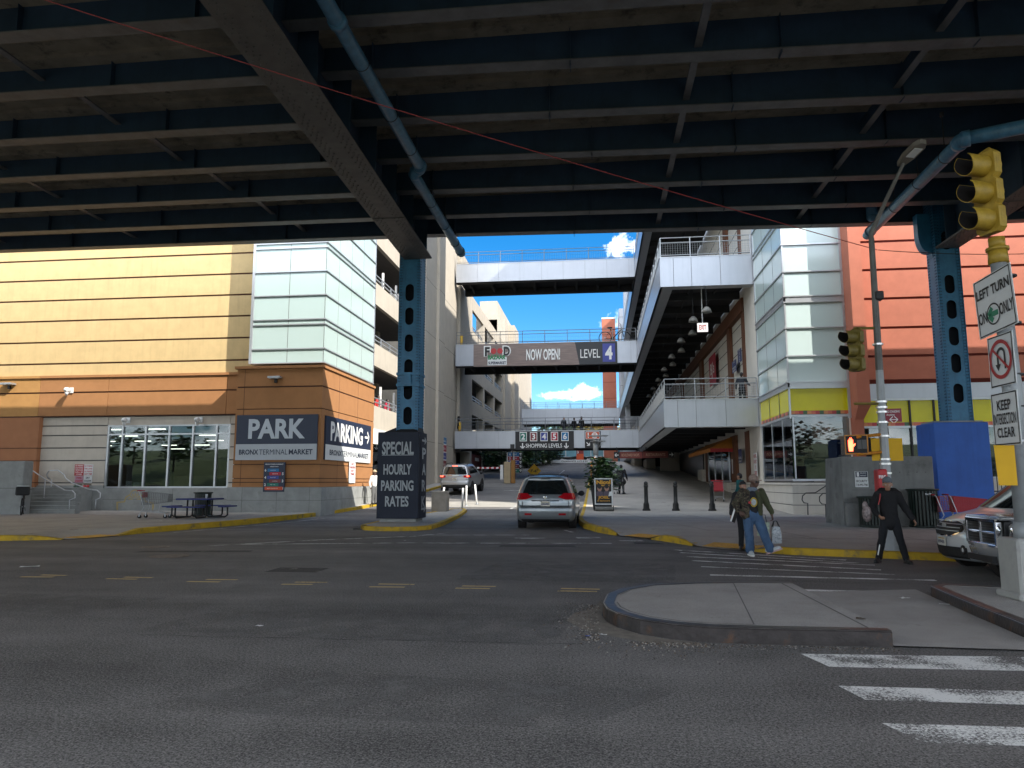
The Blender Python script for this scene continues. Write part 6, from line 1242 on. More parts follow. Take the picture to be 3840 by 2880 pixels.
for a, e in ((-.12, .20), (.80, 1.12)): b = MB().use(TLR, True); B.patch(b, 5.1, 6.6, a, e, .012, 3, 8); o = b.build('tail_light', t); q = MB().use(BRK); B.patch(q, 5.5, 6.2, a+.10, e-.08 if a < 0 else e-.12, .018, 2, 4); q.build('brake_lamp', o)
b = MB().use(BRK); B.patch(b, 9.2, 9.7, .4, .6, .01, 1, 4); b.build('high_brake_light', t)
b = MB().use(CHROME); B.patch(b, 6.3, 6.75, .25, .75, .015, 1, 6); b.build('chrome_strip', t); b = MB().use(TRIMK); B.patch(b, .4, 1.7, .1, .9, .01, 2, 8); b.build('bumper_insert', t); plate(t, (0, .07, 1.0), X3, 'HYX-2714', 0)
for sx in (-1, 1): b = MB().use(TRIMK, True); b.sph((sx*1.13, 3.2, 1.3), (.13, .09, .12), 10, 7); b.build('mirror', t)
b = MB().use(TRIMK, True); [b.tube([(sx*.72, .8, 1.93), (sx*.74, 1.0, 2.0), (sx*.74, 2.3, 2.0), (sx*.7, 2.5, 1.93)], .022, 6) for sx in (-1, 1)]; b.build('roof_rail', t)
wheels(t, .88, (1.0, 4.05), .40, .27); p = A(982, 1062, Y=48); place(t, (p.x+.05, 47.6, zr(48.2)), math.radians(-2)); t.rotation_euler = (math.radians(3.4), 0, math.radians(-3))
# white compact van and silver pickup in the street, noses showing beyond the pole
t = thing('compact_van', 'silver white compact van with dark oval grille stopped at the kerb', 'van'); VW = carmat('van silver white', (.62, .63, .64), .3)
B = Body([(.22, .85, .2, 4.25, .3, .1, .3), (.30, .90, .05, 4.36, .3, .1, .32), (.50, .92, .0, 4.40, .32, .1, .34), (.72, .925, .0, 4.40, .34, .1, .34), (.86, .92, .0, 4.34, .34, .1, .34), (.98, .915, .02, 4.20, .34, .1, .34), (1.08, .91, .03, 3.95, .32, .1, .3), (1.18, .90, .04, 3.55, .3, .08, .25), (1.55, .84, .06, 3.05, .25, .08, .2), (1.75, .78, .08, 2.8, .22, .06, .2), (1.83, .66, .12, 2.55, .2, .05, .2), (1.85, .5, .3, 2.3, .2, .05, .1)])
b = MB().use(VW, True); B.shell(b); b.build('body', t)
b = MB().use(CG, True); B.patch(b, 7.1, 9.0, 2.08, 2.92, .006, 6, 14); b.build('windshield', t)
for fn in (lambda f: (1.2, 1.86-.05*f), lambda f: (3.14+.05*f, 3.8)): b = MB().use(CG, True); B.patch(b, 7.1, 8.8, 0, 0, .006, 5, 14, fn); b.build('side_window', t)
b = MB().use(CHROME, True); B.patch(b, 2.75, 4.75, 2.2, 2.8, .012, 6, 18, lambda f: (2.5-.31*math.sqrt(max(0, 1-(2*f-1)**2*.75)), 2.5+.31*math.sqrt(max(0, 1-(2*f-1)**2*.75)))); o = b.build('grille', t)
b = MB().use(TRIMK, True); B.patch(b, 2.88, 4.62, 2.2, 2.8, .020, 6, 18, lambda f: (2.5-.29*math.sqrt(max(0, 1-(2*f-1)**2*.75)), 2.5+.29*math.sqrt(max(0, 1-(2*f-1)**2*.75)))); b.build('grille_mesh', o)
b = MB().use(GALV); [B.patch(b, l, l+.12, 2.24, 2.76, .026, 1, 12) for l in (3.3, 3.75, 4.2)]; c = B.pt(4.1, 2.5)+Vector((0, .03, 0)); b.sph(c, (.09, .02, .045), 12, 6); b.build('grille_bar', o)
b = MB().use(TRIMK); B.patch(b, .6, 1.9, 2.16, 2.84, .012, 3, 14); b.build('lower_grille', t); b = MB().use(GALV); B.patch(b, .25, .5, 2.06, 2.94, .02, 1, 14); b.build('skid_strip', t)
for a, e in ((1.93, 2.17), (2.83, 3.07)): b = MB().use(LAMPW, True); B.patch(b, 4.0, 5.3, 0, 0, .010, 4, 10, (lambda f: (1.90+.02*f, 2.17-.10*f)) if a < 2 else (lambda f: (2.83+.10*f, 3.10-.02*f))); o = b.build('headlight', t); q = MB().use(TRIMK, True); B.patch(q, 4.3, 5.0, a+.05, e-.06, .014, 3, 6); q.build('lamp_insert', o)
plate(t, B.pt(2.35, 2.5)+Vector((0, .025, -.02)), -X3, 'HYP-4331', 0)
wheels(t, .82, (.8, 3.5), .32, .2)
NX, NY = 6.32, 14.75
place(t, (NX+.12+4.4*.95, NY+.25, 0), math.radians(90)); t.scale = (.95, .95, .95)
t = thing('pickup_truck', 'silver pickup truck with chrome cross grille half hidden by the pole', 'pickup truck'); PS = carmat('pickup grey', (.40, .41, .42), .55, .24)
B = Body([(.36, .88, .1, 5.28, .3, .05, .25), (.44, .96, .0, 5.42, .3, .05, .30), (.60, .99, -.02, 5.46, .3, .05, .30), (.72, .99, 0, 5.45, .3, .05, .28), (.75, .985, .05, 5.34, .25, .05, .2), (1.02, .985, .05, 5.32, .25, .05, .2), (1.10, .97, .05, 5.24, .25, .05, .2), (1.16, .95, .05, 4.95, .25, .05, .2), (1.20, .90, .06, 4.1, .25, .05, .15), (1.24, .88, 1.2, 3.95, .2, .05, .15), (1.60, .80, 1.5, 3.3, .2, .05, .15), (1.74, .72, 1.7, 3.0, .2, .05, .15), (1.78, .55, 1.9, 2.8, .2, .05, .1)])
b = MB().use(PS, True); B.shell(b); b.build('body', t)
b = MB().use(CG, True); B.patch(b, 9.1, 10.9, 2.06, 2.94, .006, 5, 12); b.build('windshield', t)
for fn in (lambda f: (1.12, 1.9-.06*f), lambda f: (3.1+.06*f, 3.88)): b = MB().use(CG, True); B.patch(b, 9.15, 10.8, 0, 0, .006, 5, 12, fn); b.build('side_window', t)
yg = 5.34; b = MB().use(CHROME)
def gfr(b, x0, x1, z0, z1, y, d): b.rbox(x0, x1, y, y+d, z0, z1, .012)
for x0, x1, z0, z1 in ((-.50, -.44, .70, 1.12), (.44, .50, .70, 1.12), (-.50, .50, 1.06, 1.13), (-.46, .46, .66, .71), (-.035, .035, .70, 1.07), (-.46, .46, .885, .92)): gfr(b, x0, x1, z0, z1, yg-.12, .22)
o = b.build('grille', t); b = MB().use(TRIMK); b.box(-.46, .46, yg-.02, yg+.03, .70, 1.07); b.use(DARK); [b.box(-.45, .45, yg+.03, yg+.05, z, z+.018) for z in np.arange(.72, 1.06, .045)]; b.build('grille_mesh', o)
b = MB().use(PS); b.rbox(-.56, .56, yg-.5, yg+.07, 1.10, 1.17, .03); b.build('grille_surround', t)
for sx in (-1, 1):
    b = MB().use(LAMPW, True); b.rbox(min(sx*.56, sx*.93), max(sx*.56, sx*.93), yg-.3, yg-.055, .80, 1.06, .04); o = b.build('headlight', t); b = MB().use(CHROME, True); b.sph((sx*.74, yg-.05, .93), (.11, .03, .09), 12, 8); b.build('lamp_bowl', o)
    b = MB().use(TRIMK); b.box(min(sx*.52, sx*.555), max(sx*.52, sx*.555), yg-.3, yg-.02, .78, 1.08); b.build('lamp_surround', t)
    b = MB().use(TLI, True); b.lathe([(.085, .0), (.085, .02), (.06, .022)], (0, 0, 0), 16, T=Matrix.Translation((sx*.70, 5.40, .53)) @ Matrix.Rotation(-math.pi/2, 4, 'X')); b.use(LAMPW, True).sph((sx*.70, 5.40, .53), (.06, .03, .06), 10, 6); b.build('fog_lamp', t)
b = MB().use(TRIMK); b.box(-.4, .4, 5.40, 5.475, .42, .52); b.build('lower_grille', t)
wheels(t, .86, (1.0, 4.45), .39, .25)
place(t, (6.02+5.45*.95, 12.72, 0), math.radians(90)); t.scale = (.95, .95, .95)
# ------------------------------------------------------------------ people: one fused body each, clothes as children
SKIN_D = mat('dark skin', (.105, .055, .038), .5, var=.12, scale=9); SKIN_M = mat('tan skin', (.36, .19, .12), .5, var=.12, scale=9); HAIR = mat('black hair', (.012, .010, .010), .6, var=.2)
def fuse(name, caps, parent, m, vox=.014, smooth=4, disp=0., dscale=9.):
    """caps: tapered capsules (p, r0, q, r1[, squash]) fused into one continuous skin"""
    b = MB().use(m, True)
    for c in caps:
        p, r0, q, r1 = Vector(c[0]), c[1], Vector(c[2]), c[3]; sq = c[4] if len(c) > 4 else 1.
        L = (q-p).length; n = max(2, int(L/max(.02, min(r0, r1)*.6))); pts = [p.lerp(q, i/n) for i in range(n+1)]; rs = [r0+(r1-r0)*i/n for i in range(n+1)]
        d = (q-p).normalized() if L > 1e-6 else Z3
        pts = [p-d*r0*.97, p-d*r0*.75, p-d*r0*.4]+pts+[q+d*r1*.4, q+d*r1*.75, q+d*r1*.97]; rs = [r0*.2, r0*.66, r0*.92]+rs+[r1*.92, r1*.66, r1*.2]
        s0 = len(b.v); b.tube(pts, rs, 14)
        if sq != 1.:
            fx = c[5] if len(c) > 5 else Vector((0, 1, 0))
            for k in range(s0, len(b.v)):
                v = Vector(b.v[k]); a = p+(q-p)*max(0, min(1, (v-p).dot(q-p)/max(1e-9, (q-p).length_squared))); w = v-a; b.v[k] = tuple(a+w-fx*(w.dot(fx)*(1-sq)))
    o = b.build(name, None)
    r = o.modifiers.new('r', 'REMESH'); r.mode = 'VOXEL'; r.voxel_size = vox; r.use_smooth_shade = True
    s = o.modifiers.new('s', 'SMOOTH'); s.iterations = smooth; s.factor = .5
    bpy.context.view_layer.update(); dg = bpy.context.evaluated_depsgraph_get(); me = bpy.data.meshes.new_from_object(o.evaluated_get(dg)); o.modifiers.clear(); old = o.data; o.data = me; bpy.data.meshes.remove(old)
    if disp:
        n_ = [v.normal.copy() for v in me.vertices]
        for v, nn in zip(me.vertices, n_): c = v.co; v.co = c+nn*(disp*(noise.noise(Vector((c.x*dscale, c.y*dscale, c.z*dscale*.55)))+.6*noise.noise(Vector((c.x*dscale*2.1, c.y*dscale*2.1+3, c.z*dscale*1.6)))))
    if not me.materials: me.materials.append(m)
    for p_ in me.polygons: p_.use_smooth = True
    me.transform(Matrix.Translation(-Vector(world_of(parent)))); o.parent = parent; return o
def head_caps(c, f, s=1.):
    """skull, jaw, nose, brows, lips, ears around the head centre c, looking along f"""
    f = Vector(f).normalized(); r = f.cross(Z3).normalized(); c = Vector(c)
    def P(x, y, z): return c+r*(x*s)+f*(y*s)+Z3*(z*s)
    k = [(P(0, -.015, .045), .088*s, P(0, .01, .03), .086*s), (P(0, .03, -.03), .068*s, P(0, .045, -.075), .045*s), (P(0, .095, .01), .012*s, P(0, .112, -.022), .016*s), (P(-.035, .078, .03), .014*s, P(.035, .078, .03), .014*s), (P(-.02, .092, -.058), .010*s, P(.02, .092, -.058), .010*s)]
    for e in (-1, 1): k += [(P(e*.088, -.005, .02), .018*s, P(e*.09, -.01, -.015), .013*s), (P(e*.05, .055, -.012), .026*s, P(e*.04, .05, -.03), .022*s)]
    return k
def hand_caps(w, d, palm_n, curl=.5, s=1.):
    """a palm, four bent fingers of different lengths and a thumb from the side of the palm; w wrist, d along the hand"""
    w = Vector(w); d = Vector(d).normalized(); n = Vector(palm_n).normalized(); n = (n-d*n.dot(d)).normalized(); t = d.cross(n); k = [(w, .026*s, w+d*.05*s, .036*s, .6, n), (w+d*.03*s, .036*s, w+d*.08*s, .038*s, .55, n)]
    for i, (L, x) in enumerate(((.070, -.030), (.080, -.010), (.075, .011), (.058, .030))):
        a = w+d*.09*s+t*x*s; b1 = a+(d*math.cos(curl)+n*math.sin(curl))*L*.45*s; b2 = b1+(d*math.cos(curl*2)+n*math.sin(curl*2))*L*.35*s; b3 = b2+(d*math.cos(curl*2.8)+n*math.sin(curl*2.8))*L*.28*s
        k += [(a, .010*s, b1, .0095*s), (b1, .0095*s, b2, .009*s), (b2, .009*s, b3, .0075*s)]
    a = w+d*.03*s-t*.03*s; b1 = a-t*.03*s+d*.03*s+n*.01*s; b2 = b1+d*.035*s+n*.02*s
    return k+[(a, .014*s, b1, .012*s), (b1, .012*s, b2, .010*s)]
EYEW = mat('eye white', (.6, .58, .55), .2, var=0); EYEK = mat('eye dark', (.01, .008, .007), .1, var=0); LIP = mat('lip', (.22, .08, .07), .5, var=0)
def eyes(c, f, t, s=1.):
    f = Vector(f).normalized(); r = f.cross(Z3).normalized(); c = Vector(c)
    for e in (-1, 1): b = MB().use(EYEW, True); p = c+r*(e*.034*s)+f*.082*s+Z3*.008*s; b.sph(p, .013*s, 10, 7); b.use(EYEK, True).sph(p+f*.007*s, .008*s, 8, 6); b.build('eye', t)
    b = MB().use(LIP, True); b.sph(c+f*.100*s-Z3*.058*s, (.022*s, .008*s, .007*s), 8, 5); b.build('mouth', t)
def shoe(t, heel, toe_dir, m, m2=None, pitch=0., s=1., name='shoe'):
    d = Vector(toe_dir).normalized(); h = Vector(heel); u = Z3; dd = (d*math.cos(pitch)+Z3*math.sin(pitch)).normalized(); up = (Z3*math.cos(pitch)-d*math.sin(pitch)).normalized()
    P = lambda a, b: h+dd*a*s+up*b*s
    o = fuse(name, [(P(.02, .055), .045*s, P(.10, .06), .05*s), (P(.10, .05), .048*s, P(.22, .040), .040*s), (P(.0, .07), .04*s, P(.03, .12), .042*s)], t, m, .010, 3)
    sd = dd.cross(up); b = MB().use(m2 or WHITE); out = [(-.045, -.035), (-.03, -.045), (.1, -.045), (.2, -.05), (.26, -.03), (.275, 0), (.26, .03), (.2, .045), (.1, .04), (-.03, .04), (-.045, .03)]
    b.prism([P(a, .0)+sd*c*s for a, c in out], None, up*.028*s); b.build('sole', o); return o
# --- the man in the camouflage jacket stepping off the kerb
mx, my = 3.42, 17.3
t = thing('person', 'man in camouflage jacket, black print shirt and blue jeans stepping off the kerb', 'person', (mx, my, 0))
V_ = lambda x, y, z: Vector((mx+x, my+y, z))
CAMO = bpy.data.materials.new('camouflage'); CAMO.use_nodes = True; _t = CAMO.node_tree; _b = _t.nodes['Principled BSDF']; _b.inputs['Roughness'].default_value = .9; _c = N(_t, 'ShaderNodeTexCoord'); _n = N(_t, 'ShaderNodeTexNoise', i_Scale=11.0, i_Detail=3.0, i_Roughness=.5, i_Distortion=.8); _t.links.new(_c.outputs['Object'], _n.inputs['Vector']); _r = N(_t, 'ShaderNodeValToRGB'); _e = _r.color_ramp; _e.interpolation = 'CONSTANT'; _e.elements[0].color = (.018, .015, .012, 1); _e.elements[1].position = .44; _e.elements[1].color = (.065, .048, .030, 1)
for _p, _q in ((.52, (.035, .040, .022)), (.57, (.12, .095, .065)), (.63, (.022, .018, .014))): _k = _e.elements.new(_p); _k.color = (*_q, 1)
_t.links.new(_n.outputs[0], _r.inputs[0]); _t.links.new(_r.outputs[0], _b.inputs['Base Color'])
OLV = mat('olive lining', (.055, .060, .028), .9, var=.2); JEAN = mat('blue jeans', (.058, .112, .205), .9, var=.3, scale=5, bump=.3, bscale=200, dirt=(.13, .19, .27), dscale=4, dthr=.6); TEE = mat('black shirt', (.010, .011, .016), .85, var=.2)
hip = V_(0, 0, .93); hL = V_(.10, 0, .90); hR = V_(-.10, .02, .90); kL = V_(.20, -.10, .52); aL = V_(.33, -.10, .14); kR = V_(-.10, -.03, .48); aR = V_(-.075, .06, .10); ch = V_(.0, .0, 1.28); sL = V_(.21, 0, 1.42); sR = V_(-.20, .01, 1.42); nk = V_(.02, 0, 1.50); hd = V_(.06, -.02, 1.63)
eL = V_(.34, .04, 1.14); wL = V_(.42, -.02, .90); eR = V_(-.36, .05, 1.16); wR = V_(-.30, -.12, .98); look = Vector((.72, -.68, -.05))
body = [(hip, .13, V_(0, 0, 1.1), .13, .75), (V_(0, 0, 1.1), .13, ch, .15, .75), (ch, .15, V_(0, 0, 1.40), .12, .7), (V_(-.13, 0, 1.42), .065, V_(.14, 0, 1.42), .065), (nk-Z3*.06, .055, nk+Z3*.06, .052), (sL, .055, eL, .042), (eL, .042, wL, .03), (sR, .055, eR, .042), (eR, .042, wR, .03), (hL, .085, kL, .058), (kL, .056, aL, .04), (hR, .085, kR, .058), (kR, .056, aR, .04)]
fuse('body', body+head_caps(hd, look)+hand_caps(wL, (.12, -.05, -1), (-1, 0, 0), .7)+hand_caps(wR, (.75, -.4, -.6), (0, 1, -.2), .6), t, SKIN_D, .011, 3); eyes(hd, look, t)
fuse('trousers', [(V_(-.03, 0, .96), .155, V_(.03, 0, .86), .16, .8), (hL, .115, kL, .105), (kL, .105, aL+Vector((-.01, 0, .03)), .098), (hR, .115, kR, .10), (kR, .10, aR+Z3*.02, .095)], t, JEAN, .014, 3, .016, 8)
fuse('shirt', [(V_(0, -.01, .93), .140, V_(0, -.01, 1.15), .140, .80), (V_(0, -.01, 1.15), .140, V_(0, 0, 1.34), .145, .78), (V_(-.12, 0, 1.40), .075, V_(.12, 0, 1.40), .075)], t, TEE, .014, 3, .006)
jk = fuse('jacket', [(V_(-.15, .0, .88), .085, V_(-.14, .0, 1.25), .11), (V_(-.14, .02, 1.25), .10, V_(-.14, .02, 1.40), .08), (V_(-.02, .08, .88), .12, V_(0, .08, 1.38), .12), (V_(.0, .07, 1.42), .08, V_(0, .07, 1.45), .06), (sR, .088, eR, .082), (eR, .08, wR+Vector((-.02, .03, .02)), .062), (V_(-.17, -.04, .86), .07, V_(-.19, -.04, 1.0), .07), (V_(-.125, -.075, .88), .058, V_(-.115, -.085, 1.30), .058), (V_(-.115, -.085, 1.30), .056, V_(-.07, -.03, 1.46), .05)], t, CAMO, .014, 3, .014, 9)
fuse('jacket_flap', [(V_(.17, -.0, .88), .06, V_(.15, .0, 1.28), .075), (V_(.14, .02, 1.28), .075, V_(.14, .02, 1.40), .075), (V_(.15, -.075, .92), .045, V_(.135, -.085, 1.30), .048), (V_(.135, -.085, 1.30), .046, V_(.08, -.03, 1.46), .045), (sL, .085, eL, .075), (eL, .072, wL+Vector((0, 0, .06)), .055)], t, OLV, .014, 3, .012, 9)
fuse('collar', [(V_(-.05, -.03, 1.47), .06, V_(.07, -.03, 1.47), .06)], t, mat('grey collar', (.14, .17, .21), .9, var=.15), .012, 2)
f = look.normalized(); r_ = f.cross(Z3).normalized(); CAPM = mat('tan print cap', (.27, .20, .165), .9, var=.35, scale=30); c0 = hd+Z3*.055
fuse('cap', [(c0-f*.02+Z3*.03, .102, c0+f*.0+Z3*.035, .100), (c0+f*.06-r_*.05, .014, c0+f*.17-r_*.03-Z3*.005, .010), (c0+f*.06, .014, c0+f*.19-Z3*.005, .010), (c0+f*.06+r_*.05, .014, c0+f*.17+r_*.03-Z3*.005, .010), (c0+f*.06-r_*.025, .014, c0+f*.185-r_*.015, .010), (c0+f*.06+r_*.025, .014, c0+f*.185+r_*.015, .010)], t, CAPM, .010, 2)
b = MB().use(BLACKP, True); [b.sph(hd+f*.088+r_*(e*.036)+Z3*.012, (.03, .03, .022), 8, 6) for e in (-1, 1)]; b.build('sunglasses', t)
SHG = mat('pale grey shoe', (.48, .52, .53), .7, var=.15, dirt=(.10, .45, .12), dscale=9, dthr=.6)
shoe(t, aR+Vector((0, .05, -.10)), (.05, -1, 0), SHG, WHITE, s=1.12); shoe(t, aL+Vector((-.03, .02, -.09)), (.93, -.36, 0), SHG, mat('orange sole', (.45, .30, .28), .7), pitch=.38, s=1.18)
b = MB().use(mat('print yellow', (.40, .28, .03), .8, var=.2)); cc = V_(.012, -.128, 1.19)
R_ = [(math.cos(2*math.pi*i/24), math.sin(2*math.pi*i/24)) for i in range(24)]; b.add([cc+Vector((x*.080, -.012, z*.108)) for x, z in R_]+[cc+Vector((x*.055, -.012, z*.075)) for x, z in R_], [(i, (i+1) % 24, 24+(i+1) % 24, 24+i) for i in range(24)]); b.use(mat('print grey', (.40, .44, .46), .8, var=.4, scale=30)).add([cc+Vector((x*.054, -.014, z*.072)) for x, z in R_], [tuple(range(24))]); b.use(RED).add([cc+Vector((x, -.013, z)) for x, z in ((-.115, -.03), (-.06, -.035), (-.06, .02), (-.115, .015))], [(0, 1, 2, 3)]); b.build('shirt_print', t)
t2 = thing('shopping_bag', 'crumpled silver shopping bag hanging from the hand of the man in jeans', 'shopping bag', tuple(wL+Vector((.10, .0, -.5)))); bc = wL+Vector((.07, .02, -.13))
b = MB().use(mat('silver film bag', (.34, .37, .39), .35, metal=.4, var=.6, scale=26, bump=1.0, bscale=28)); rows = []
for i in range(9): z = -.12-i*.046; k = (.7+.3*min(1, i/3))*.8; rows.append([bc+Vector((x*k+.012*noise.noise(Vector((x*30, i*.9, 1))), y*k+.012*noise.noise(Vector((y*30, i, 5))), z)) for x, y in ((-.12, -.06), (0, -.075), (.14, -.06), (.15, .0), (.14, .06), (0, .07), (-.12, .06), (-.13, 0))])
b.strip(rows, True); b.add(rows[-1], [tuple(range(8))]); b.build('bag_body', t2); b = MB().use(BLACKP, True); [b.tube([bc+Vector((-.07, y, -.13)), bc+Vector((-.03, y*.3, -.0)), bc+Vector((.03, y*.3, -.0)), bc+Vector((.08, y, -.13))], .011, 5) for y in (-.05, .05)]; b.build('handle', t2)
t3 = thing('folder', 'flat white edged folder tucked under the camouflage sleeve', 'folder', tuple(V_(-.36, .1, .95))); b = MB().use(mat('dark folder', (.02, .02, .022), .5)); q = V_(-.33, .10, 1.0); b.box(-.14, .14, -.012, .012, -.28, .28, T=Matrix.Translation(q) @ Matrix.Rotation(.35, 4, 'Y') @ Matrix.Rotation(1.1, 4, 'Z')); b.use(WHITE).box(-.15, -.13, -.016, .016, -.28, .28, T=Matrix.Translation(q) @ Matrix.Rotation(.35, 4, 'Y') @ Matrix.Rotation(1.1, 4, 'Z')); b.build('cover', t3)
# --- generic figure used for everybody else
def person(label, x, y, z, h=1.72, face=(0, -1, 0), top=None, legs=None, skin=SKIN_M, hair=HAIR, shoe_m=BLACKP, arms=None, stance=.09, vox=.018, stride=0., cap=None, lean=0., coat=0., fingers=False, group=None, hood=None, spread=.14, bulk=1.):
    t = thing('person', label, 'person', (x, y, z), group=group); k = h/1.72; f = Vector(face).normalized(); r = f.cross(Z3).normalized()
    P = lambda a, b, c: Vector((x, y, z))+r*(a*k)+f*((b+lean*max(0, c-.9))*k)+Z3*(c*k)
    hp = {e: P(e*.09, 0, .88) for e in (-1, 1)}; kn = {e: P(e*(stance+.09)*.55, .03+e*stride*.5, .48) for e in (-1, 1)}; an = {e: P(e*stance*1.0+e*.03, e*stride, .09) for e in (-1, 1)}
    sh = {e: P(e*.19, 0, 1.40) for e in (-1, 1)}; arms = arms or {}
    el = {e: P(*arms.get(e, ((e*(.22+spread*.5), -.03, 1.12), (e*(.22+spread*.9), .06, .88)))[0]) for e in (-1, 1)}; wr = {e: P(*arms.get(e, ((e*(.22+spread*.5), -.03, 1.12), (e*(.22+spread*.9), .06, .88)))[1]) for e in (-1, 1)}
    c = P(0, .02, 1.60)
    bd = [(P(0, 0, .92), .12*k, P(0, 0, 1.12), .12*k, .75, f), (P(0, 0, 1.12), .12*k, P(0, 0, 1.36), .13*k, .72, f), (P(-.12, 0, 1.40), .06*k, P(.12, 0, 1.40), .06*k), (P(0, 0, 1.42), .05*k, P(0, .01, 1.53), .05*k)]
    for e in (-1, 1): bd += [(sh[e], .05*k, el[e], .04*k), (el[e], .04*k, wr[e], .028*k), (hp[e], .08*k, kn[e], .055*k), (kn[e], .055*k, an[e], .038*k)]
    for e in (-1, 1): d = (wr[e]-el[e]).normalized(); bd += hand_caps(wr[e], d, r*(-e), .6, k) if fingers else [(wr[e], .03*k, wr[e]+d*.09*k, .034*k, .6, r)]
    fuse('body', bd+head_caps(c, f, k), t, skin, vox*.8 if fingers else vox, 3); eyes(c, f, t, k)
    if legs: fuse('trousers', [(P(0, 0, .95), .135*k, P(0, 0, .86), .14*k, .8, f)]+[q for e in (-1, 1) for q in ((hp[e], .10*k, kn[e], .078*k), (kn[e], .078*k, an[e]+Z3*.01, .066*k))], t, legs, vox, 3, .010*k)
    if top: fuse('jacket' if coat else 'shirt', [(P(0, 0, .90-coat), (.135+coat*.25)*k*bulk, P(0, 0, 1.12), .145*k*bulk, .8/bulk, f), (P(0, 0, 1.12), .15*k*bulk, P(0, 0, 1.34), .152*k*bulk, .78/bulk, f), (P(-.12, 0, 1.40), .078*k*bulk, P(.12, 0, 1.40), .078*k*bulk)]+[q for e in (-1, 1) for q in ((sh[e], .078*k*bulk, el[e], .066*k*bulk), (el[e], .064*k*bulk, wr[e]-(wr[e]-el[e]).normalized()*.02, .05*k*bulk))], t, top, vox, 3, .010*k)
    if hair and not hood: fuse('hair', [(c+Z3*.055*k-f*.015*k, .093*k, c+Z3*.06*k, .090*k), (c-f*.05*k+Z3*.02*k, .075*k, c-f*.055*k-Z3*.02*k, .06*k)], t, hair, vox*.7, 2)
    if hood: fuse('hood', [(c+Z3*.05*k-f*.03*k, .115*k, c-Z3*.10*k-f*.05*k, .115*k)], t, hood, vox, 2)
    if cap: fuse('cap', [(c+Z3*.085*k-f*.01*k, .097*k, c+Z3*.09*k, .095*k)]+[(c+f*.06*k+r*q*k+Z3*.075*k, .014*k, c+f*.165*k+r*q*.7*k+Z3*.06*k, .010*k) for q in (-.055, -.03, 0, .03, .055)], t, cap, vox*.6, 2)
    for e in (-1, 1): shoe(t, an[e]-Z3*.09*k-f*.03*k, f+r*(e*.35), shoe_m, shoe_m, s=k)
    return t, P, c, f, r
BLKC = mat('black jacket', (.0075, .0075, .009), .85, var=.3, scale=6, bump=.3, bscale=14); BLKT = mat('black trousers', (.009, .010, .013), .9, var=.2)
t, P, c, f, r = person('person in black jacket and grey cap standing in the road with legs apart', 5.92, 16.12, 0, 1.69, (-.30, -1, 0), BLKC, BLKT, SKIN_M, HAIR, BLACKP, {1: ((.32, -.04, 1.12), (.21, .17, .98)), -1: ((-.30, -.04, 1.13), (-.43, .06, .90))}, .22, .014, 0, mat('grey cap', (.13, .15, .17), .9, var=.2), 0, .07, True, bulk=1.12)
fuse('hood_collar', [(P(-.13, -.03, 1.46), .075, P(.13, -.03, 1.46), .075), (P(-.12, -.05, 1.50), .05, P(.12, -.05, 1.50), .05)], t, mat('fur collar', (.010, .009, .009), 1, var=.4, scale=40), .014, 2, .012, 30)
b = MB().use(WHITE); [b.tube([P(.165, .02, .82), P(.19, .05, .5), P(.27, .12, .16)], .013, 5)]; b.build('trouser_stripe', t)
b = MB().use(mat('red strap', (.42, .05, .05), .7)); b.tube([P(.15, .12, 1.42), P(.17, .165, 1.3), P(.2, .16, 1.2)], .012, 5); b.build('strap', t)
t2 = thing('plastic_bag', 'clear bag of colourful groceries hanging at the side of the person in black', 'shopping bag', tuple(P(.42, .0, 1.0))); b = MB().use(mat('grocery bag', (.26, .21, .20), .4, var=.85, scale=16, bump=.6, bscale=20), True); b.sph(P(.42, .02, 1.0), (.10, .09, .17), 12, 9); b.sph(P(.45, .02, 1.16), (.06, .05, .10), 10, 6); b.build('bag_body', t2)
person('person in dark trousers walking close behind the man in camouflage', 3.50, 18.75, zsx(3.5, 18.75), 1.62, (.1, -1, 0), mat('dark coat', (.016, .016, .018), .9), BLKT, SKIN_M, coat=.05, stance=.10, stride=.12, vox=.018)
q = Vector((3.93, 18.6, .55)); t = thing('shopping_bag', 'white and green shopping bag carried behind the jeans', 'shopping bag', (q.x, q.y, .35)); b = MB().use(mat('printed bag', (.50, .60, .48), .6, var=.6, scale=14)); b.prism([q+Vector((x, 0, z)) for x, z in ((-.15, -.2), (.12, -.2), (.14, .12), (-.13, .12))], None, (0, .09, 0)); b.build('bag_body', t); b = MB().use(BLACKP, True); b.tube([q+Vector((-.07, .04, .12)), q+Vector((-.04, .04, .3)), q+Vector((.05, .04, .3)), q+Vector((.08, .04, .12))], .01, 5); b.build('handle', t)
p = A(1600, 1072, Y=31.5); person('person with short dark hair in a teal shirt standing by the white plinth', p.x+.0, 31.5, zs(31.5), 1.74, (-.8, .6, 0), mat('teal shirt', (.012, .10, .10), .9, var=.15), BLKT, SKIN_M)
p = A(806, 1087, Z=.5); k = 39.2/p.y; person('person in a white shirt and pale hat at the sunlit tower corner', p.x*k+.03, 39.2, zr(39.2)+.15, 1.82, (.9, -.4, 0), mat('white shirt', (.75, .75, .74), .9, var=.05), mat('grey trousers', (.12, .12, .12), .9), SKIN_D, cap=mat('straw hat', (.50, .38, .24), .9, var=.2))
p = A(1604, 856, Y=40.6); person('person in a dark jacket leaning on the lower walkway railing', p.x, 40.7, 5.75, 1.78, (.5, .9, 0), mat('slate jacket', (.030, .036, .048), .9, var=.2), BLKT, SKIN_D, spread=.12, arms={1: ((.27, .1, 1.15), (.30, .32, 1.08))}, coat=.04)
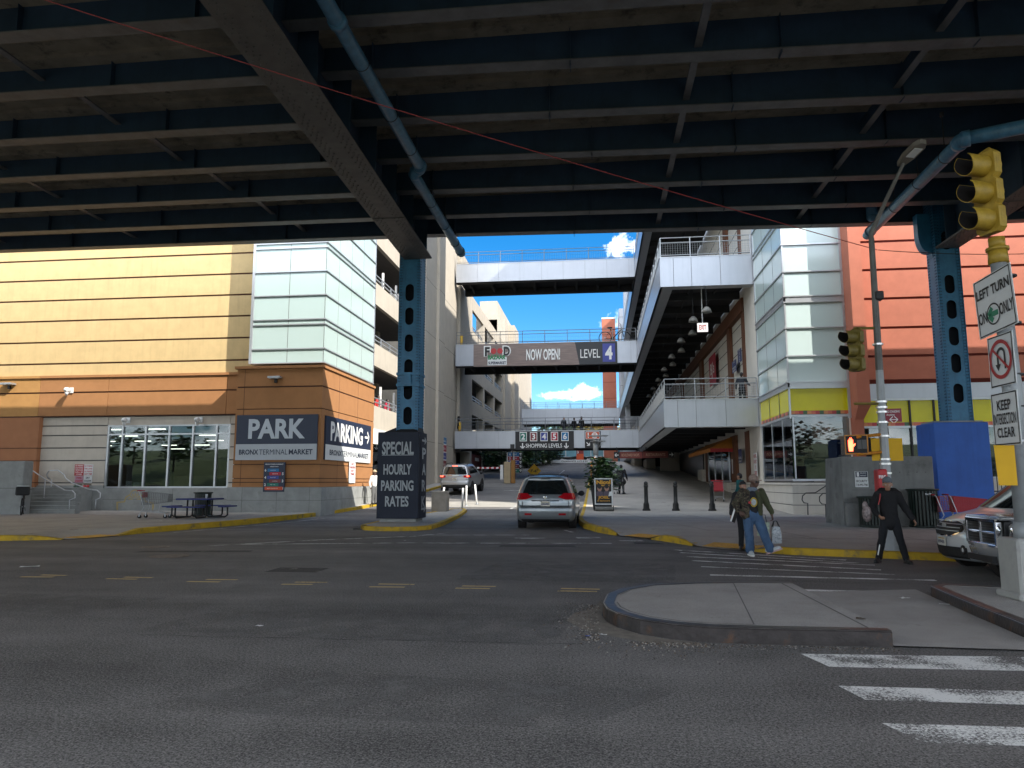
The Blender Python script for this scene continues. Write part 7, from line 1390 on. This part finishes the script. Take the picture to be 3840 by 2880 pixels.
t, P, c, f, r = person('person in a dark coat with a pale scarf pushing a loaded cart up the forecourt', A(1342, 1045, Y=47).x, 47, zs(47), 1.80, (.15, 1, 0), mat('dark coat', (.016, .016, .018), .9), BLKT, SKIN_D, coat=.2, lean=.1); fuse('scarf', [(P(-.14, 0, 1.42), .07, P(.14, 0, 1.42), .07)], t, mat('pale scarf', (.40, .40, .40), .9), .02, 2)
hc = P(-.15, .75, .0); c5 = cart('shopping_cart', 'dark loaded cart in front of the person with the pale scarf', (hc.x-.1, hc.y-1.2, hc.z), math.radians(80), DARK, DARK, True); b = MB().use(mat('dark bundle', (.03, .03, .032), .9, var=.4), True); t = thing('bundle', 'dark bundles piled on the cart in the forecourt', 'bundle', (hc.x-.1, hc.y-1.2, hc.z+.7)); b.sph((hc.x-.12, hc.y-1.2, hc.z+1.05), (.32, .4, .28), 12, 8); b.sph((hc.x-.0, hc.y-1.15, hc.z+.75), (.34, .45, .25), 12, 8); b.build('sack', t)
ztop = zt2+.0
for u, lab, sk, tp, hx in ((991, 'person in a dark hooded coat at the garage end of the lowest footbridge', SKIN_D, BLKC, BLKC), (1218, 'person with pale grey hair crossing the lowest footbridge', SKIN_M, mat('slate jacket', (.030, .036, .048), .9), None), (1240, 'short dark haired person in the middle of the lowest footbridge', SKIN_D, BLKC, None), (1256, 'dark haired person farthest along the lowest footbridge', SKIN_D, mat('dark coat', (.016, .016, .018), .9), None)):
    p = A(u, 905, Y=BY+1.2 if u < 1000 else BY+1.6); person(lab, p.x, p.y, zt2-.35, 1.85 if u < 1000 else 1.72 if u != 1240 else 1.62, (1, .1, 0) if u < 1000 else (.7, -.7, 0), tp, BLKT, sk, HAIR if u != 1218 else mat('grey hair', (.3, .3, .3), .8), vox=.03, hood=hx, coat=.15)
for u, v, lab, m in ((818, 872, 'person in a bright red top behind the lowest garage railing', mat('bright red top', (.5, .03, .03), .9)), (838, 880, 'person in a crimson top farther along the lowest garage railing', mat('crimson top', (.4, .02, .05), .9))):
    p = A(u, v, X=-13.75); person(lab, -13.8, p.y, 5.35, 1.72, (1, -.2, 0), m, BLKT, SKIN_D, vox=.03)
for u, y0, lab, w in ((989, 67.4, 'yellow safety bollard at the garage end of the lowest footbridge', .3),): 
    p = A(993, 905, Y=BY+1.0); t = thing('safety_bollard', lab, 'bollard', (p.x, p.y, zt2-.35)); b = MB().use(mat('safety yellow', (.6, .36, .02), .6), True); b.cyl((p.x, p.y, zt2-.35), (p.x, p.y, zt2+.95), .12, 10); b.sph((p.x, p.y, zt2+.95), (.12, .12, .08), 10, 6); b.build('post', t)
p = A(997, 735, Y=BY+1.0); t = thing('safety_bollard', 'yellow safety bollard at the garage end of the banner footbridge', 'bollard', (p.x, p.y, zt4-.3)); b = MB().use(mat('safety yellow', (.6, .36, .02), .6), True); b.cyl((p.x, p.y, zt4-.3), (p.x, p.y, zt4+1.05), .12, 10); b.sph((p.x, p.y, zt4+1.05), (.12, .12, .08), 10, 6); b.build('post', t)
# ------------------------------------------------------------------ trees, planting, what stands behind the camera
def tree(label, x, y, z, h, r, m, n, name='tree', group=None, size=.35, trunk=.35, bark=None):
    t = thing(name, label, 'tree', (x, y, z), group=group); bk = bark or mat('bark', (.07, .055, .04), .9, var=.3, scale=8, bump=.5)
    b = MB().use(bk, True); b.tube([(x, y, z-.2), (x+.03*h, y, z+h*trunk), (x, y+.02*h, z+h*.8)], [h*.022, h*.017, h*.006], 7)
    for i in range(7): a = i*2.4; k = trunk+.07*i; b.tube([(x+.02*h, y, z+h*k), (x+r*.45*math.cos(a), y+r*.45*math.sin(a), z+h*(k+.14)), (x+r*.75*math.cos(a), y+r*.75*math.sin(a), z+h*(k+.2))], [h*.009, h*.006, h*.002], 5)
    b.build('trunk', t); c = Vector((x, y, z+h*(.5+trunk/2))); hz = h*(1-trunk)/2; pts = []
    cl = [Vector((random.gauss(0, .5)*r, random.gauss(0, .5)*r, random.uniform(-.85, .85)*hz)) for _ in range(22)]
    while len(pts) < n:
        q = random.choice(cl)+Vector((random.gauss(0, .22)*r, random.gauss(0, .22)*r, random.gauss(0, .18)*hz))
        if (q.x/r)**2+(q.y/r)**2+(q.z/hz)**2 < 1.1: pts.append(c+q)
    b = MB(); leaves(b, pts, size, m); b.build('crown', t); return t
G1 = [LEAFD[0], LEAFD[1], LEAFD[1], LEAFD[2]]
for i, (u, y, h, r) in enumerate(((1082, 80, 5.6, 2.3), (1062, 84, 5.2, 2.0), (1135, 90, 5.4, 2.0), (1155, 95, 5.8, 2.1), (1170, 99, 5.4, 1.9), (1183, 103, 5.2, 1.8), (1195, 107, 5.0, 1.7))):
    p = A(u, 1030, Y=y); tree(('dark leafy street tree nearest the level boards', 'dark leafy street tree tucked behind the nearest one', 'third dark tree of the ramp row', 'fourth dark tree of the ramp row', 'fifth dark tree of the ramp row', 'sixth dark tree of the ramp row', 'last and farthest dark tree of the ramp row')[i], p.x, y, zr(y)-.2, h*.85, r*1.1, G1, 1300, 'street_tree', 'dark trees lining the ramp', .42, .04)
for i, (u, y, h, m) in enumerate(((1222, 150, 10, LEAFD[1:]+LEAFY[2:]), (1250, 165, 11, LEAFY), (1276, 158, 10, LEAFY), (1300, 170, 10, LEAFD[1:]), (1200, 160, 10, LEAFD[1:]), (1240, 175, 13, LEAFY), (1320, 175, 9, LEAFY))):
    p = A(u, 985, Y=y); tree(('green and gold tree beyond the top of the ramp', 'golden tree behind the parked white cars', 'second golden tree behind the parked white cars', 'green tree at the mall end of the far row', 'green tree at the garage end of the far row', 'tallest golden tree showing through the footbridge railing', 'small golden tree beside the red block')[i], p.x, y, zr(y), 10.6+(i*7 % 5)*.35, 5.5, m, 1900, 'autumn_tree', 'autumn trees beyond the ramp', .8, .08)
# low wall and fence along the ramp
t = thing('ramp_fence', 'dark picket fence running up beside the ramp trees', 'fence', (-12, 90, zr(90))); b = MB().use(CONC)
b.strip([[(-11.3, y, zr(y)), (-11.3, y, zr(y)+.6), (-11.6, y, zr(y)+.6), (-11.6, y, zr(y))] for y in range(84, 112, 4)]); b.build('low_wall', t)
b = MB().use(DARK)
for y in np.arange(84, 108, .5): b.box(-11.47, -11.43, y-.03, y+.03, zr(y)+.5, zr(y)+1.7)
b.build('picket', t)
# far side of the ramp: barrier, parked white cars, blue hoarding
t = thing('site_hoarding', 'pale blue hoarding across the far end of the ramp', 'fence', (-3, 142, zr(142))); b = MB().use(mat('hoarding blue', (.16, .36, .44), .7, var=.3, scale=.6)); b.box(-14, 6, 142, 142.2, zr(142), zr(142)+3.3); b.build('panel', t); b = MB().use(WHITE); [b.box(x-.06, x+.06, 141.94, 141.99, zr(142), zr(142)+3.3) for x in np.arange(-13.5, 6, 2.4)]; b.build('batten', t)
def far_car(label, x, y, rz, m):
    t = thing('parked_car', label, 'car', group='pale cars parked beyond the ramp')
    b = MB().use(m, True); b.strip([[(xx, -.85*k, z), (xx, -.9*k, z*.6+.25), (xx, .9*k, z*.6+.25), (xx, .85*k, z)] for xx, z, k in ((-2.2, .75, .9), (-2.0, .95, 1), (-1.6, 1.0, 1), (-1.0, 1.45, .85), (.5, 1.47, .85), (1.1, 1.0, 1), (2.0, .85, 1), (2.2, .65, .9))]); b.add([(2.2, -.8, .3), (2.2, .8, .3), (2.2, .8, .65), (2.2, -.8, .65)], [(0, 1, 2, 3)]); b.box(-2.2, 2.2, -.88, .88, .28, .72); b.build('body', t)
    b = MB().use(TLI); b.box(-1.35, .95, -.86, .86, 1.02, 1.38); b.build('window', t)
    for xx in (-1.35, 1.35):
        for yy in (-.8, .8): w = MB().use(RUBBER, True); w.cyl((xx, yy-.1, .32), (xx, yy+.1, .32), .32, 12); w.build('wheel', t)
    t.location = (x, y, zr(y)); t.rotation_euler = (0, 0, rz)
CW = mat('car white', (.72, .72, .70), .3, var=.04); CDK = mat('car dark', (.05, .05, .06), .3, var=.1)
for i, (u, m, l) in enumerate(((1200, CW, 'white car parked beyond the ramp, closest to the garage'), (1222, CW, 'white car parked just beside the far orange board'), (1252, CDK, 'dark car parked between white ones beyond the ramp'), (1268, CW, 'white car parked in the middle beyond the ramp'), (1290, CW, 'white car parked beyond the ramp, closest to the mall'))): far_car(l, A(u, 990, Y=128).x, 126+2*(i % 2), .25+math.pi*(i % 2), m)
# gates and machines at the ramp mouth
def post(label, u, v, y, h, m, w=.12, name='marker_post'):
    p = A(u, v, Y=y); t = thing(name, label, 'post', (p.x, y, zr(y))); b = MB().use(m, True); b.cyl((p.x, y, zr(y)), (p.x, y, zr(y)+h), w/2, 8); b.build('post', t); b = MB().use(BLACKP, True); b.cyl((p.x, y, zr(y)), (p.x, y, zr(y)+.06), w, 8); b.build('foot', t)
post('thin orange marker post on the ramp beside the planter', 1278, 1060, 52, 2.0, mat('marker orange', (.55, .20, .02), .6))
t = thing('ticket_machine', 'worn brown ticket machine box in the garage driveway', 'ticket machine', (A(1101, 1045, Y=60).x, 60, zr(60))); x = A(1101, 1045, Y=60).x; z = zr(60); b = MB().use(mat('machine tan', (.32, .25, .15), .7, var=.2)); b.rbox(x-.45, x+.1, 59.7, 60.2, z, z+1.75, .03); b.use(mat('machine rust', (.25, .12, .03), .8, var=.2)).rbox(x+.12, x+.45, 59.8, 60.3, z, z+1.9, .03); b.build('cabinet', t); b = MB().use(DARK); b.box(x+.2, x+.26, 60, 60.05, z+1.9, z+2.9); b.rbox(x+.05, x+.4, 59.95, 60.1, z+2.8, z+3.2, .02); b.build('screen', t)
t = thing('barrier_gate', 'red and white barrier arm lowered across the garage mouth', 'barrier', (-10.5, 66, zr(66))); b = MB()
x0, x1 = A(1030, 1035, Y=66).x, A(1082, 1035, Y=66).x
for i in range(10): b.use(RED if i % 2 else WHITE).box(x0+(x1-x0)*i/10, x0+(x1-x0)*(i+1)/10, 66, 66.06, zr(66)+.95, zr(66)+1.1)
b.build('arm', t); b = MB().use(WHITE); b.box(x1-.05, x1+.2, 65.9, 66.2, zr(66), zr(66)+1.3); [b.box(x1+dx, x1+dx+.08, 66.3, 66.4, zr(66), zr(66)+2.4) for dx in (.5, 1.1)]; b.build('gate_post', t)
# beyond the street, on the camera's own side: a wooded bank, mirrored in the shop glass
setting(tag((lambda b: b.build('bank_terrain'))(MB().use(mat('bank grass', (.10, .13, .045), .95, var=.35, scale=.4)).strip([[(x, y, z+1.2*noise.noise(Vector((x*.05, y*.05, 1)))) for x in range(-120, 121, 12)] for y, z in ((-18, 0.0), (-22, .8), (-34, 4.5), (-55, 7.5), (-140, 9))]))))
b = MB()
for k in range(26):
    x, y = -95+k*7.3+random.uniform(-2, 2), -28-random.uniform(0, 14); r = random.uniform(2.6, 4.6); h = random.uniform(5, 10); z = 2.5
    b.use(mat('bark', (.07, .055, .04), .9)); b.cyl((x, y, z-1.5), (x, y, z+h*.6), .16, 6)
    c = [Vector((random.gauss(0, .45)*r, random.gauss(0, .45)*r, random.gauss(0, .3)*h*.5)) for _ in range(10)]
    leaves(b, [Vector((x, y, z+h*.62))+random.choice(c)+Vector((random.gauss(0, .3)*r*.6, random.gauss(0, .3)*r*.6, random.gauss(0, .3)*r*.5)) for _ in range(330)], 1.0, LEAFO if k % 5 == 2 else G1)
tag(b.build('bank_woods'), 'wooded bank mirrored in the shop windows', 'woods', kind='stuff')
# ------------------------------------------------------------------ litter, gravel and small marks on the ground
def litter(label, x, y, z, w, h, m, rz=0, cat='litter', name='litter_scrap'):
    b = MB().use(m); c, s_ = math.cos(rz), math.sin(rz); pts = []
    n = 5
    for j in range(n):
        for i in range(n): a, d = (i/(n-1)-.5)*w, (j/(n-1)-.5)*h; pts.append((x+a*c-d*s_, y+a*s_+d*c, z+.006+.35*min(w, h)*abs(noise.noise(Vector((a*40+x*7, d*40+y*3, 2))))))
    b.add(pts, [(j*n+i, j*n+i+1, (j+1)*n+i+1, (j+1)*n+i) for j in range(n-1) for i in range(n-1)]); tag(b.build(name), label, cat, 'scraps of litter on the ground')
for u, v, zf, w, h, m, lab in ((64, 1225, 0, .34, .10, WHITE, 'long white paper scrap on the road by the first centre dash'), (560, 1353, 0, .09, .05, WHITE, 'small white scrap in the middle of the near lane'), (875, 1168, 0, .06, .04, WHITE, 'tiny white scrap near the column island'), (350, 972, None, 0, 0, None, ''), (1270, 1375, 0, .05, .03, mat('bottle cap blue', (.03, .08, .4), .5), 'blue bottle cap by the nose of the island'), (1303, 1372, 0, .08, .03, WHITE, 'white scrap by the nose of the island'), (1955, 1293, .025, .14, .08, WHITE, 'white crumpled scrap on the low island ramp'), (2040, 1306, .025, .12, .05, WHITE, 'second white scrap on the low island ramp, near the tall kerb'), (1860, 1338, .16, .10, .06, mat('dead leaf', (.05, .035, .02), .8), 'dark dead leaf on the island pavement'), (572, 1152, 0, .22, .09, DARK, 'dark crushed scrap on the driveway before the tower'), (775, 1144, 0, .40, .18, DARK, 'black rag lying against the tip of the column island'), (1470, 1190, 0, .07, .05, WHITE, 'white scrap at the kerb ramp'), (348, 976+150, .2, .1, .07, WHITE, 'white scrap on the pavement by the picnic table')):
    if m is None: continue
    p = A(u, v, Z=zf); litter(lab, p.x, p.y, zf if zf else zr(p.y), w, h, m, random.uniform(-.5, .5))
b = MB(); GR = [mat('grit pale', (.30, .28, .25), .9), mat('grit brown', (.13, .09, .06), .9), mat('grit dark', (.05, .045, .04), .9)]
for _ in range(900):
    a = random.uniform(2.6, 5.0); d = random.expovariate(4.5); x = .75+(.80+d)*math.cos(a)*1.0; y = 9.45+(1.45+d*1.0)*math.sin(a)*1.0
    if x > -.02 and 8.0 < y < 11: x = -.03-abs(random.gauss(0, .14))
    s_ = random.uniform(.002, .008); b.use(random.choice(GR)).box(x-s_, x+s_, y-s_*.8, y+s_*.8, .001, s_*1.1, T=None)
for _ in range(500):
    x = random.uniform(.3, 2.9); y = 7.98-random.expovariate(9); s_ = random.uniform(.002, .007); b.use(random.choice(GR)).box(x-s_, x+s_, y-s_, y+s_, .001, s_*1.1)
tag(b.build('kerb_gravel'), 'grit and crumbs swept against the island kerb', 'gravel', kind='stuff')
b = MB().use(mat('silt', (.21, .185, .155), .95, var=.3, scale=8)); pts = [(-.02, 10.6), (-.10, 10.0), (-.35, 9.6), (-.42, 9.1), (-.22, 8.6), (.10, 8.25), (.5, 7.95), (1.0, 7.86), (1.0, 8.03), (.7, 8.15), (.4, 8.38), (.16, 8.75), (.05, 9.1), (.0, 9.5), (.05, 10.2)]
b.add([(x, y, .003) for x, y in pts], [tuple(range(len(pts)))]); setting(b.build('road_silt_patch'))
j = MB().use(CONCJ)
ctr_ = Vector((1.55, 9.85)); ring = [Vector(p).lerp(ctr_, .115) for p in IS if p[0] < 2.4]
for a_, c_ in zip(ring, ring[1:]):
    d = (c_-a_); line(j, a_, c_, .014, .004, lambda y: .155, 2)
line(j, (2.72, 8.15), (2.65, 11.6), .02, .004, lambda y: .155, 2); setting(j.build('traffic_island_joint_lines'))

b = MB().use(mat('road seam', (.035, .034, .034), .9)); P0, P1 = A(300, 1372, Z=0), A(1260, 1392, Z=0); n = 90; rr = []
for i in range(n+1):
    f = i/n; c = P0.lerp(P1, f); y = c.y+.05*noise.noise(Vector((f*9, 0, 0)))+.02*noise.noise(Vector((f*40, 3, 0))); w = .010*max(.1, .6+1.6*noise.noise(Vector((f*14, 7, 0)))); rr.append([(c.x, y-w, .0025), (c.x, y+w, .0025)])
b.strip(rr); setting(b.build('road_seam_line'))

LP_ = paint('worn light asphalt', (.160, .156, .150), .60, 55.); DP_ = paint('tar patch', (.040, .039, .039), .50, 5.)
for m, quads in ((LP_, (((-5.2, 8.0), (-.5, 7.7), (-.35, 9.2), (-3.2, 9.6), (-5.0, 9.1)), ((-9.5, 9.2), (-6.5, 8.8), (-6.2, 10.2), (-9.0, 10.4)), ((-3.5, 5.3), (-.2, 5.2), (.6, 6.2), (-2.4, 6.5)), ((-2.5, 12.6), (1.2, 12.5), (1.5, 15.5), (-2.0, 15.8)))), (DP_, (((-11.0, 16.6), (-8.3, 17.0), (-8.4, 17.35), (-11.0, 17.0)), ((-2.6, 19.0), (-.6, 19.1), (-.7, 19.6), (-2.6, 19.5)), ((.9, 20.2), (1.7, 20.1), (1.6, 20.7), (.9, 20.8)), ((-6.2, 13.3), (-5.2, 13.3), (-5.2, 14.0), (-6.2, 14.0))))):
    b = MB().use(m)
    for q in quads: stripe(b, q, .0022)
    setting(b.build('road_patch_surface'))
bpy.context.view_layer.update()
